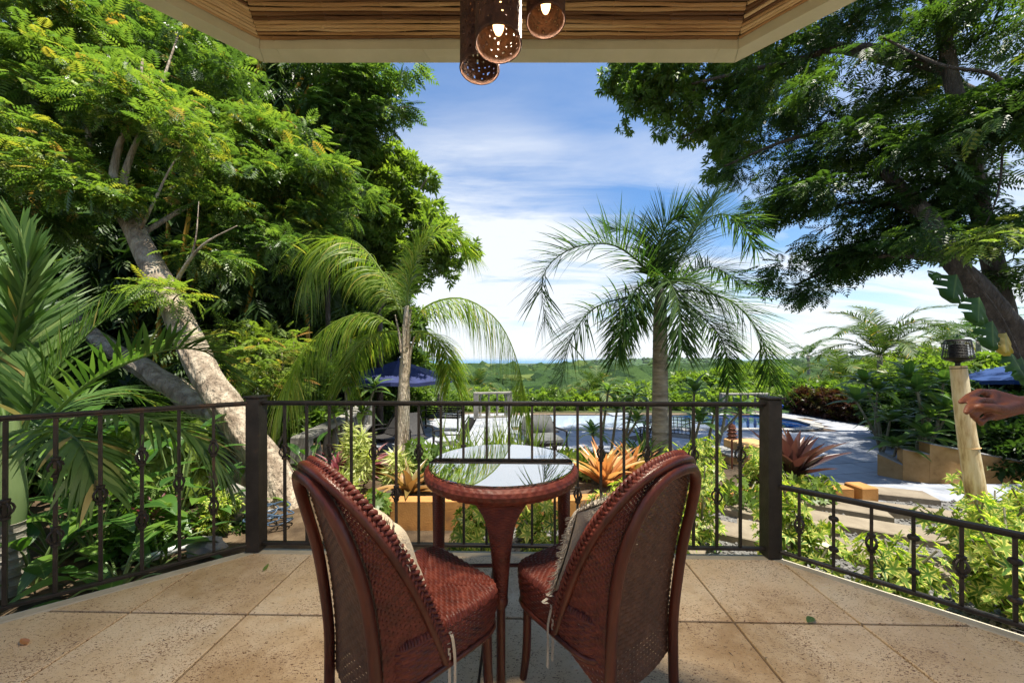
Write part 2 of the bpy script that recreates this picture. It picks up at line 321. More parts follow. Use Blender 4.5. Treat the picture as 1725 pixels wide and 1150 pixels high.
# ------------------------------------------------------------------ materials of the built things
M = {}
def floor_mat():
    m, nt, o = _mat('travertine_concrete'); N = nt.nodes.new; L = nt.links.new
    b = N('ShaderNodeBsdfPrincipled'); L(b.outputs[0], o.inputs[0]); tc = N('ShaderNodeTexCoord')
    n = N('ShaderNodeTexNoise'); n.inputs['Scale'].default_value = 2.3; n.inputs['Detail'].default_value = 6; L(tc.outputs['Object'], n.inputs[0])
    oi = N('ShaderNodeObjectInfo'); ofs = N('ShaderNodeVectorMath'); ofs.operation = 'SCALE'; L(oi.outputs['Random'], ofs.inputs[3]); ofs.inputs[0].default_value = (13, 29, 7); av = N('ShaderNodeVectorMath'); L(tc.outputs['Object'], av.inputs[0]); L(ofs.outputs[0], av.inputs[1]); L(av.outputs[0], n.inputs[0]); n.inputs['Roughness'].default_value = .65
    r = ramp(nt, [(0.3, (0.46, 0.315, 0.17)), (0.5, (0.60, 0.45, 0.275)), (0.7, (0.65, 0.53, 0.36))]); L(n.outputs[0], r.inputs[0])
    mp = N('ShaderNodeMapping'); mp.inputs['Scale'].default_value = (1.0, 1.9, 1); mp.inputs['Rotation'].default_value = (0, 0, 0.2); L(tc.outputs['Object'], mp.inputs[0])
    pit = N('ShaderNodeTexNoise'); pit.inputs['Scale'].default_value = 95; pit.inputs['Detail'].default_value = 3; pit.inputs['Distortion'].default_value = 1.2; L(mp.outputs[0], pit.inputs[0])
    big = N('ShaderNodeTexNoise'); big.inputs['Scale'].default_value = 4.5; big.inputs['Detail'].default_value = 3; L(tc.outputs['Object'], big.inputs[0])
    md = N('ShaderNodeMath'); md.operation = 'MULTIPLY_ADD'; L(big.outputs[0], md.inputs[0]); md.inputs[1].default_value = 0.26; L(pit.outputs[0], md.inputs[2])
    mr = N('ShaderNodeMapRange'); L(md.outputs[0], mr.inputs[0]); mr.inputs[1].default_value = 0.715; mr.inputs[2].default_value = 0.775
    mx = N('ShaderNodeMix'); mx.data_type = 'RGBA'; L(mr.outputs[0], mx.inputs[0]); L(r.outputs[0], mx.inputs[6]); mx.inputs[7].default_value = (0.13, 0.055, 0.02, 1)
    st = N('ShaderNodeTexNoise'); st.inputs['Scale'].default_value = 1.1; st.inputs['Detail'].default_value = 7; st.inputs['Roughness'].default_value = .7; L(tc.outputs['Object'], st.inputs[0])
    sr = ramp(nt, [(0.36, (0.66, 0.58, 0.48)), (0.50, (1, 1, 1)), (0.66, (1.0, 0.99, 0.96))]); L(st.outputs[0], sr.inputs[0])
    tv = N('ShaderNodeMapRange'); L(oi.outputs['Random'], tv.inputs[0]); tv.inputs[3].default_value = 0.88; tv.inputs[4].default_value = 1.06
    m1 = N('ShaderNodeVectorMath'); m1.operation = 'MULTIPLY'; L(mx.outputs[2], m1.inputs[0]); L(sr.outputs[0], m1.inputs[1]); m2 = N('ShaderNodeVectorMath'); m2.operation = 'SCALE'; L(m1.outputs[0], m2.inputs[0]); L(tv.outputs[0], m2.inputs[3]); L(m2.outputs[0], b.inputs['Base Color'])
    fine = N('ShaderNodeTexNoise'); fine.inputs['Scale'].default_value = 240; fine.inputs['Detail'].default_value = 4; L(tc.outputs['Object'], fine.inputs[0])
    hh = N('ShaderNodeMath'); hh.operation = 'MULTIPLY_ADD'; L(mr.outputs[0], hh.inputs[0]); hh.inputs[1].default_value = -1.0; L(fine.outputs[0], hh.inputs[2])
    bp = N('ShaderNodeBump'); bp.inputs['Strength'].default_value = 0.35; bp.inputs['Distance'].default_value = 0.004; L(hh.outputs[0], bp.inputs['Height']); L(bp.outputs[0], b.inputs['Normal'])
    rr = N('ShaderNodeMapRange'); L(big.outputs[0], rr.inputs[0]); rr.inputs[1].default_value = 0.35; rr.inputs[2].default_value = 0.65; rr.inputs[3].default_value = 0.27; rr.inputs[4].default_value = 0.50; L(rr.outputs[0], b.inputs['Roughness'])
    b.inputs['Specular IOR Level'].default_value = 0.5
    return m
M['floor'] = floor_mat()
M['mortar'] = surf('dark_grout', [(0.3, (0.10, 0.07, 0.045)), (0.7, (0.17, 0.12, 0.08))], 0.9, 20)
M['edge'] = surf('pale_concrete', [(0.3, (0.30, 0.27, 0.20)), (0.7, (0.44, 0.40, 0.31))], 0.85, 6, bump=0.3, bscale=60)
M['iron'] = surf('dark_bronze_iron', [(0.35, (0.018, 0.016, 0.014)), (0.62, (0.033, 0.028, 0.025)), (0.72, (0.065, 0.038, 0.024))], 0.5, 12, bump=0.15, bscale=90, metallic=0.35, rnd=0.15)
M['beam'] = surf('cream_painted_beam', [(0.3, (0.50, 0.50, 0.38)), (0.7, (0.62, 0.61, 0.48))], 0.75, 3, bump=0.2, bscale=50)
M['cane'] = surf('split_cane', [(0.18, (0.11, 0.050, 0.020)), (0.38, (0.33, 0.19, 0.085)), (0.6, (0.48, 0.32, 0.16)), (0.85, (0.58, 0.44, 0.26))], 0.45, 0.9, detail=1, bump=0.2, bscale=60, rnd=0.95, spec=0.4)
M['canedark'] = surf('cane_shadow_board', [(0.3, (0.02, 0.010, 0.005)), (0.7, (0.035, 0.018, 0.009))], 0.9, 8)  # near-black board paints in the shade between the canes
M['rooftile'] = surf('clay_roof', [(0.3, (0.25, 0.10, 0.05)), (0.7, (0.36, 0.17, 0.09))], 0.85, 5, bump=0.4)
M['wall'] = surf('cream_stucco', [(0.3, (0.62, 0.54, 0.40)), (0.7, (0.72, 0.65, 0.50))], 0.9, 3, bump=0.3, bscale=80)
M['wicker'] = surf('red_brown_wicker', [(0.25, (0.048, 0.009, 0.006)), (0.5, (0.115, 0.021, 0.012)), (0.75, (0.19, 0.042, 0.023))], 0.50, 26, bump=0.2, bscale=220, spec=0.4, rrough=0.1)
M['wickerdark'] = surf('brown_wicker_mesh', [(0.25, (0.045, 0.018, 0.010)), (0.5, (0.085, 0.036, 0.02)), (0.75, (0.13, 0.06, 0.035))], 0.5, 26, bump=0.2, bscale=220, spec=0.4)
M['redwood'] = surf('red_stained_rattan', [(0.3, (0.038, 0.008, 0.005)), (0.55, (0.085, 0.018, 0.010)), (0.75, (0.13, 0.032, 0.017))], 0.40, 7, bump=0.15, bscale=60, spec=0.4, stretch=(3, 3, 0.6), coat=0.08)
M['linen'] = surf('cream_linen', [(0.3, (0.50, 0.42, 0.30)), (0.7, (0.66, 0.58, 0.44))], 0.95, 12, bump=0.5, bscale=260)
M['gray_linen'] = surf('grey_linen', [(0.3, (0.33, 0.30, 0.25)), (0.7, (0.47, 0.43, 0.36))], 0.95, 12, bump=0.5, bscale=260)
M['lampmetal'] = surf('rusty_perforated_metal', [(0.3, (0.03, 0.015, 0.010)), (0.55, (0.08, 0.035, 0.020)), (0.75, (0.14, 0.065, 0.035))], 0.55, 30, bump=0.4, bscale=120, metallic=0.3)
M['cord'] = surf('black_cord', [(0.3, (0.01, 0.01, 0.01)), (0.7, (0.02, 0.02, 0.02))], 0.6, 8)
def glass_mat():
    """clear plate glass with a reflective coat"""
    m, nt, o = _mat('table_glass'); N = nt.nodes.new; L = nt.links.new
    b = N('ShaderNodeBsdfPrincipled'); b.inputs['Base Color'].default_value = (0.80, 0.88, 0.86, 1); b.inputs['Roughness'].default_value = 0.01; b.inputs['Transmission Weight'].default_value = 1.0; b.inputs['IOR'].default_value = 1.5
    g = N('ShaderNodeBsdfGlossy'); g.inputs['Color'].default_value = (0.94, 0.96, 0.96, 1); n = N('ShaderNodeTexNoise'); n.inputs['Scale'].default_value = 5; mr = N('ShaderNodeMapRange'); L(n.outputs[0], mr.inputs[0]); mr.inputs[3].default_value = 0.005; mr.inputs[4].default_value = 0.03; L(mr.outputs[0], g.inputs['Roughness'])
    f = N('ShaderNodeLayerWeight'); f.inputs[0].default_value = 0.55; ms = N('ShaderNodeMixShader'); L(f.outputs['Facing'], ms.inputs[0]); L(b.outputs[0], ms.inputs[1]); L(g.outputs[0], ms.inputs[2]); L(ms.outputs[0], o.inputs[0]); return m
M['glass'] = glass_mat()
def glow_mat(name, col, st):
    m, nt, o = _mat(name); e = nt.nodes.new('ShaderNodeEmission'); nt.links.new(e.outputs[0], o.inputs[0]); e.inputs[1].default_value = st
    n = nt.nodes.new('ShaderNodeTexNoise'); n.inputs['Scale'].default_value = 60; r = ramp(nt, [(0.35, col), (0.65, (1, 0.72, 0.36))]); nt.links.new(n.outputs[0], r.inputs[0]); nt.links.new(r.outputs[0], e.inputs[0]); return m
M['bulb'] = glow_mat('warm_bulb', (1, 0.42, 0.10), 2.6)
# ------------------------------------------------------------------ terrace
LP = Vector((-1.635, 2.28, 0)); RP = Vector((1.60, 2.205, 0))
L1 = Vector((-2.41, 1.68, 0)); R1 = Vector((2.25, 1.565, 0))
ld = (L1-LP).normalized(); rd = (R1-RP).normalized()
LE = LP+ld*2.6; RE = RP+rd*2.6
FLOOR = [(LE.x+.03, LE.y-.02), (LE.x+.03, -4.6), (RE.x-.03, -4.6), (RE.x-.03, RE.y-.02), (RP.x-.005, RP.y+.005), (LP.x+.005, LP.y+.005)]  # rear end stretched out of view to catch sun and bounce it in
terr = MB(); terr.prism([(x, y) for x, y in FLOOR], -0.60, -0.012)
terrace = tag(terr.build('terrace_floor', M['mortar'], smooth=False), kind='structure')
def clip(poly, cl):
    """convex clip of poly by the counter-clockwise polygon cl"""
    out = poly
    for i in range(len(cl)):
        a, b = cl[i], cl[(i+1) % len(cl)]; ins = lambda p: (b[0]-a[0])*(p[1]-a[1])-(b[1]-a[1])*(p[0]-a[0])
        src, out = out, []
        for j in range(len(src)):
            p, q = src[j], src[(j+1) % len(src)]; ip, iq = ins(p), ins(q)
            if ip >= 0: out.append(p)
            if (ip >= 0) != (iq >= 0):
                t = ip/(ip-iq); out.append((p[0]+(q[0]-p[0])*t, p[1]+(q[1]-p[1])*t))
        if not out: return []
    return out
yaw = -math.radians(1.3); cs, sn = math.cos(yaw), math.sin(yaw)
TW, TD = 0.575, 0.60
j0 = G(820, 1040, 0)
inset = 0.045                                           # the pale nosing along the open edge
FL_IN = list(FLOOR)
FL_IN = [FLOOR[0], FLOOR[1], FLOOR[2], FLOOR[3], (RP.x-.02, RP.y-.045), (LP.x+.02, LP.y-.045)]
FL_IN[3] = (RE.x-.06, RE.y-.06); FL_IN[0] = (LE.x+.06, LE.y-.06)
cnt = 0
for i in range(-8, 9):
    for j in range(-11, 2):
        g = 0.0055
        q = [(i*TW+g, j*TD+g), ((i+1)*TW-g, j*TD+g), ((i+1)*TW-g, (j+1)*TD-g), (i*TW+g, (j+1)*TD-g)]
        if j == 1: continue
        if j == 0: q = [q[0], q[1], (q[1][0], q[1][1]+1.2), (q[0][0], q[0][1]+1.2)]
        q = [(j0.x+a*cs-b*sn, j0.y+a*sn+b*cs) for a, b in q]
        q = clip(q, FL_IN)
        if len(q) < 3: continue
        cx = sum(p[0] for p in q)/len(q); cy = sum(p[1] for p in q)/len(q)
        mb = MB(); zt = random.uniform(-0.0012, 0.0012); n = len(q); e = 0.003
        qi = [(p[0]+(cx-p[0])*e/0.3, p[1]+(cy-p[1])*e/0.3) for p in q]
        mb.add([(p[0], p[1], -0.011) for p in q]+[(p[0], p[1], zt-0.003) for p in q]+[(p[0], p[1], zt) for p in qi],
               [(a, (a+1) % n, n+(a+1) % n, n+a) for a in range(n)]+[(n+a, n+(a+1) % n, 2*n+(a+1) % n, 2*n+a) for a in range(n)]+[tuple(range(2*n, 3*n))])
        mb.build('floor_tile', M['floor'], terrace, smooth=False); cnt += 1
# pale nosing strips along the three open edges
for a, b in ((LE, LP), (LP, RP), (RP, RE)):
    d = (b-a).normalized(); nrm = Vector((d.y, -d.x, 0)); 
    mb = MB(); L_ = (b-a).length; c = (a+b)/2+nrm*0.008
    mb.box((c.x, c.y, -0.03), (L_-0.02, 0.075, 0.052), math.atan2(d.y, d.x), 0.008)
    mb.build('edge_nosing', M['edge'], terrace, smooth=False)
# drain grate under the right edge
dg = thing('drain_grate', 'black slotted drain channel below the right terrace edge', 'drain', (RP.x, RP.y, -0.05))
dn = Vector((-rd.y, rd.x, 0))
mb = MB()
for k in (0.055, 0.125):
    a = RP+dn*k+rd*0.9; b = RP+dn*k+rd*2.6; c = (a+b)/2; mb.box((c.x, c.y, -0.06), ((b-a).length, 0.010, 0.05), math.atan2(rd.y, rd.x))
mb.build('channel_rail', M['iron'], dg, smooth=False)
mb = MB()
for k in range(75):
    c = RP+dn*0.09+rd*(0.91+k*0.0225); mb.box((c.x, c.y, -0.052), (0.009, 0.06, 0.02), math.atan2(rd.y, rd.x))
tag(mb.build('grate_bar', M['iron'], dg, smooth=False), kind='stuff')
# ------------------------------------------------------------------ iron railings
def baluster_mesh(h, kinds):
    mb = MB(); mb.box((0, 0, h/2), (0.0145, 0.0145, h), 0.0, 0.002)
    for z, kd in kinds:
        if kd == 'collar':
            mb.lathe([(0.009, z-0.016), (0.02, z-0.010), (0.0235, z), (0.02, z+0.010), (0.009, z+0.016)], 10)
    return mb.mesh('baluster', M['iron'])
def basket_mesh(z):
    mb = MB(); r = 0.030; hh = 0.038
    for k in range(4):
        a = PI/2*k+PI/4; c, s = math.cos(a), math.sin(a)
        mb.tube([(0.006*c, 0.006*s, z-hh), (r*0.8*c, r*0.8*s, z-hh*0.45), (r*c, r*s, z), (r*0.8*c, r*0.8*s, z+hh*0.45), (0.006*c, 0.006*s, z+hh)], 0.0052, 5)
    for zz in (z-hh-0.004, z+hh+0.004):
        mb.lathe([(0.009, zz-0.010), (0.017, zz-0.006), (0.018, zz+0.006), (0.009, zz+0.010)], 8)
    return mb.mesh('basket', M['iron'])
def railing(label, a, b, ztop, zbot, n, pats, posts, off0=None, step=None, grp='iron railings round the terrace'):
    root = thing('iron_railing', label, 'railing', ((a.x+b.x)/2, (a.y+b.y)/2, 0), grp)
    d = (b-a).normalized(); L_ = (b-a).length; rz = math.atan2(d.y, d.x); c = (a+b)/2
    mb = MB(); mb.box((c.x, c.y, ztop-0.009), (L_, 0.042, 0.016), rz, 0.003); mb.box((c.x, c.y, ztop-0.023), (L_, 0.022, 0.012), rz, 0.002); mb.build('top_rail', M['iron'], root, smooth=False)
    mb = MB(); mb.box((c.x, c.y, zbot), (L_, 0.030, 0.018), rz, 0.003); mb.build('bottom_rail', M['iron'], root, smooth=False)
    h = ztop-0.029-zbot-0.009
    bm_ = {}
    for k in range(n):
        s = (off0 if off0 is not None else L_/(n+1))+k*(step if step is not None else L_/(n+1))
        if s > L_-0.02: break
        pat = pats[k % len(pats)]
        key = str(pat)
        if key not in bm_: bm_[key] = (baluster_mesh(h, [(z*h, kd) for z, kd in pat]), [basket_mesh(z*h) for z, kd in pat if kd == 'basket'])
        o = link(bpy.data.objects.new('baluster', bm_[key][0])); p = a+d*s; o.location = (p.x, p.y, zbot+0.009); o.rotation_euler = (random.uniform(-.004, .004), random.uniform(-.004, .004), rz)
        o.parent = root; o.matrix_parent_inverse = Matrix.Translation(-Vector(root.location))
        for me in bm_[key][1]:
            q = link(bpy.data.objects.new('basket', me)); q.parent = o
    for p in posts:
        mb = MB(); mb.box((p.x, p.y, 0.485), (0.082, 0.082, 0.97), 0.02, 0.004); mb.box((p.x, p.y, 0.978), (0.102, 0.102, 0.014), 0.02, 0.004); mb.build('post', M['iron'], root, smooth=False)
    return root
fd = (RP-LP).normalized()
A1 = [[(0.62, 'basket')], [(0.42, 'basket'), (0.80, 'collar')]]
railing('black iron railing straight across the front between the two square posts', LP+fd*0.041, RP-fd*0.041, 0.952, 0.045, 21, [[(0.66, 'basket')], [(0.36, 'basket')]], [LP, RP])
railing('black iron railing angled off the left post beside the leaning trunk', LP+ld*0.05, LE, 0.952, 0.045, 16, [[(0.72, 'basket'), (0.32, 'basket')], [(0.52, 'basket')]], [], 0.16, 0.152)
railing('low half height iron railing angled off the right post beside the gravel', RP+rd*0.05, RE, 0.455, 0.045, 14, [[(0.5, 'basket')], [(0.72, 'collar'), (0.26, 'collar')]], [], 0.09, 0.150)
# ------------------------------------------------------------------ roof over the terrace
roof = thing('porch_roof', 'cream beamed porch roof lined with rows of split cane', 'roof', (0, 0, 3.15))
ZB = 3.15; ZC = 3.205
KL = Vector((-1.616, 2.325, 0)); KR = Vector((1.453, 2.325, 0))
EL = Vector((-.707, -.707, 0)); ER = Vector((.707, -.707, 0))
KL2 = KL+EL*2.3; KR2 = KR+ER*2.3
def beam(a, b, inn):
    """box beam from a to b along its outer edge with mitred ends"""
    (a0, a1), (b0, b1) = a, b; mb = MB()
    vs = [(a0.x, a0.y, ZB), (b0.x, b0.y, ZB), (b1.x, b1.y, ZB), (a1.x, a1.y, ZB)]; vs += [(x, y, ZB+0.28) for x, y, z in vs]
    mb.add(vs, [(3,2,1,0), (4,5,6,7), (0,1,5,4), (1,2,6,5), (2,3,7,6), (3,0,4,7)]); return mb.build('beam', M['beam'], roof, smooth=False)
W_ = 0.103; k22 = math.tan(PI/8)
IL = KL+Vector((W_*k22, -W_, 0)); IR = KR+Vector((-W_*k22, -W_, 0))
IL2 = KL2+Vector((W_, -W_*k22, 0)); IR2 = KR2+Vector((-W_, -W_*k22, 0))
eps = Vector((0.0015, 0, 0))
beam((KL+eps, IL+eps), (KR-eps, IR-eps), 0); beam((KL2, IL2), (KL-eps, IL-eps), 0); beam((KR+eps, IR+eps), (KR2, IR2), 0)
BL = Vector((KL2.x, -1.3, 0)); BR = Vector((KR2.x, -1.3, 0))
beam((BL, BL+Vector((W_, 0, 0))), (KL2-Vector((0, .002, 0)), IL2-Vector((0, .002, 0))), 0); beam((KR2-Vector((0, .002, 0)), IR2-Vector((0, .002, 0))), (BR, BR-Vector((W_, 0, 0))), 0)
# thin cream bead where beams meet (paint joint)
for k, (x0, x1) in enumerate(((-1.49, -1.475), (1.30, 1.312), (-0.55, -0.541))):
    mb = MB(); mb.box(((x0+x1)/2, KL.y-W_/2, ZB-0.002), (0.008, W_-0.004, 0.004), 0.25*(1 if k == 0 else -1)); mb.build('joint_bead', M['beam'], roof, smooth=False)
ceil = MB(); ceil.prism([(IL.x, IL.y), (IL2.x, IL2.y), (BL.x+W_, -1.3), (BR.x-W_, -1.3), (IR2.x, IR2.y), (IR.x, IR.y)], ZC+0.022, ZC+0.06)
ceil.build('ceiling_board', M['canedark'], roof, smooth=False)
def pole(a, b):
    n = max(4, int((b-a).length/0.16)); r0 = random.uniform(0.0086, 0.0108); pts = []; rr = []; ph = random.uniform(0, 9); sg = random.uniform(-0.004, 0.004)
    for k in range(n+1):
        t = k/n; p = a+(b-a)*t; p = p+Vector((random.uniform(-.002, .002), random.uniform(-.003, .003)+sg*math.sin(PI*t), random.uniform(-.004, .003))); pts.append(p); rr.append(r0*random.uniform(0.88, 1.1))
    # node swellings along the cane
    P2, R2 = [], []
    for k in range(len(pts)):
        P2.append(pts[k]); R2.append(rr[k])
        if k < len(pts)-1 and (k+int(ph)) % 2 == 0:
            q = pts[k].lerp(pts[k+1], 0.5); e = (b-a).normalized()*0.006
            P2 += [q-e, q, q+e]; R2 += [rr[k], rr[k]*1.28, rr[k]]
    mb = MB(); mb.tube(P2, R2, 7); mb.build('cane_pole', M['cane'], roof)
pitch = 0.0258; npole = 57
for i in range(npole):
    y = IL.y-0.014-i*pitch; sh = (IL.y-y)*k22
    xa, xb = IL.x+sh+0.004, IR.x-sh-0.004
    if xb-xa > 0.2: pole(Vector((xa, y, ZC+0.006)), Vector((xb, y, ZC+0.006)))
for side, I0, E, nn in ((-1, IL, EL, Vector((.707, -.707, 0))), (1, IR, ER, Vector((-.707, -.707, 0)))):
    for i in range(42):
        o = 0.014+i*pitch; a = I0+nn*o+E*(o*k22+0.004); b = I0+nn*o+E*(2.2-o*k22)
        a.z = b.z = ZC+0.006; pole(a, b)
slab = MB(); ov = 0.27
slab.prism([(KL.x+.03, KL.y+ov), (KL.x, KL.y+.02), (KL2.x, KL2.y), (KL2.x, -1.4), (KR2.x+ov, -1.4), (KR2.x+ov, KR2.y+ov*k22), (KR.x+ov*k22, KR.y+ov)], 3.432, 3.52)  # unseen eave, shaped to shade the floor; left and rear trimmed for sun
slab.build('roof_slab', M['rooftile'], roof, smooth=False)
hw = MB(); hw.box((0, -4.7, 1.2), (9.6, 0.25, 3.6)); tag(hw.build('unseen_bounce_wall', M['wall'], smooth=False), kind='structure')  # unseen wall added behind the camera to bounce sunlight into the porch
# ------------------------------------------------------------------ pendant lamps
def pendant(label, x, y, zb, hgt, rad=0.07, seed=1, zbulb=0.088, open_=0.72):
    rnd = random.Random(seed)
    root = thing('pendant_lamp', label, 'lamp', (x, y, zb), 'perforated tube lamps hanging from the cane ceiling')
    n = 76; rows = int(hgt/0.0058); holes = set()
    for j in range(4, rows-3, 3):
        i = rnd.randint(0, 3)
        while i < n:
            if rnd.random() < open_:
                q = j+rnd.randint(-1, 1); holes.add((i % n, q))
                if rnd.random() < open_-.6: holes.add((i % n, q+1))
            i += rnd.choice((3, 4, 4, 5))
    mb = MB()
    mb.add([(rad*math.cos(2*PI*i/n), rad*math.sin(2*PI*i/n), j/rows*hgt) for j in range(rows+1) for i in range(n)], [(j*n+i, j*n+(i+1) % n, (j+1)*n+(i+1) % n, (j+1)*n+i) for j in range(rows) for i in range(n) if (i, j) not in holes])
    me = mb.mesh('shade', M['lampmetal']); o = bpy.data.objects.new('shade', me); COL.objects.link(o); o.parent = root
    so = o.modifiers.new('wall', 'SOLIDIFY'); so.thickness = 0.0026; so.offset = 0
    mb = MB(); mb.tube([(rad*math.cos(a), rad*math.sin(a), 0) for a in np.linspace(0, 2*PI, 49)[:-1]], 0.0034, 6, closed=True); o = mb.build('rim', M['lampmetal']); o.parent = root
    zb_ = zbulb
    mb = MB(); mb.lathe([(0.0, zb_-0.058), (0.010, zb_-0.055), (0.0165, zb_-0.04), (0.0185, zb_-0.02), (0.0185, zb_+0.02), (0.014, zb_+0.04)], 16, cap=False); o = mb.build('bulb', M['bulb']); o.parent = root
    lamp = bpy.data.objects.new('bulb_light', bpy.data.lights.new('bulb_light', 'SPOT')); COL.objects.link(lamp); lamp.parent = root; lamp.location = (0, 0, -0.014)
    lamp.data.spot_size = math.radians(168); lamp.data.spot_blend = 0.5
    lamp.data.energy = 28; lamp.data.color = (1.0, 0.85, 0.66); lamp.data.shadow_soft_size = 0.05
    mb = MB(); mb.lathe([(0.018, zb_+0.035), (0.02, zb_+0.04), (0.02, zb_+0.09), (0.012, zb_+0.10)], 14); mb.tube([(0, 0, zb_+0.09), (0, 0, ZC-zb-0.02)], 0.004, 6); o = mb.build('socket_cord', M['cord']); o.parent = root
    mb = MB()
    for k in range(3): a = k*2*PI/3; mb.tube([(0, 0, zb_+0.085), (rad*math.cos(a), rad*math.sin(a), zb_+0.085)], 0.0025, 5)
    o = mb.build('spider', M['cord']); o.parent = root
    mb = MB(); mb.lathe([(0.0, ZC-zb-0.03), (0.05, ZC-zb-0.028), (0.052, ZC-zb-0.006)], 20); o = mb.build('ceiling_rose', M['cord']); o.parent = root
    return root
pendant('nearest and widest perforated tube lamp with lit bulb, middle of the three', -0.042, 1.105, 2.195, 0.52, seed=3)
pendant('lowest hanging perforated tube lamp, daylight showing through its holes', -0.118, 1.30, 2.275, 0.60, seed=5, zbulb=0.30, open_=0.95)
pendant('highest perforated tube lamp with lit bulb, hanging apart from the other two', 0.124, 1.31, 2.46, 0.46, seed=9)
# ------------------------------------------------------------------ wicker weaving: real over-and-under relief
def weave(mb, S, nrib, nrow, amp=0.0035, holes=True, nrm_eps=1e-3, su=4, sv=3, flip=1, rowp=True):
    """S(u,v)->Vector; nrow strands run along u and pass over and under nrib ribs"""
    NU, NV = nrib*su, nrow*sv
    base = [[None]*(NU+1) for _ in range(NV+1)]
    for j in range(NV+1):
        for i in range(NU+1): base[j][i] = Vector(S(i/NU, j/NV))
    vs = []; uv = []
    for j in range(NV+1):
        row = j//sv; ph = (j % sv)/sv
        for i in range(NU+1):
            p = base[j][i]; du = base[j][min(i+1, NU)]-base[j][max(i-1, 0)]; dv = base[min(j+1, NV)][i]-base[max(j-1, 0)][i]
            n = du.cross(dv); n = n.normalized() if n.length > 1e-12 else Vector((0, 0, 1))
            h = math.sin(PI*(i/su))*(1 if row % 2 else -1)*0.55
            prof = -1.0 if j % sv == 0 else 0.6
            vs.append(p+n*flip*amp*(h*(0.2 if j % sv == 0 else 1)+prof*0.7)); uv.append((i/su, j/sv))
    skip = lambda i, j: holes and (j % sv == 0) and (i % su == 0)
    fs = [(j*(NU+1)+i, j*(NU+1)+i+1, (j+1)*(NU+1)+i+1, (j+1)*(NU+1)+i) for j in range(NV) for i in range(NU) if not skip(i, j)]
    mb.add(vs, fs, uv)
def braid(mb, pts, r=0.016, wave=0.030, n=6):
    """three-strand plait along a curve"""
    L_ = sum((pts[i+1]-pts[i]).length for i in range(len(pts)-1)); m = int(L_/wave*6); c = spline(pts, m)
    for s in range(3):
        P_ = []
        for i, p in enumerate(c):
            T = (c[min(i+1, m-1)]-c[max(i-1, 0)]).normalized(); o = Vector((p.x, 0.35, 0.1)); 
            rad_ = p-Vector((0, -.10, .60)); out = rad_-T*rad_.dot(T); out.normalize(); side = T.cross(out).normalized()
            a = 2*PI*(i/6/2)+s*2*PI/3
            P_.append(p+side*math.sin(a)*r*1.0+out*math.sin(2*a)*r*0.42)
        mb.tube(P_, r*0.43, n)
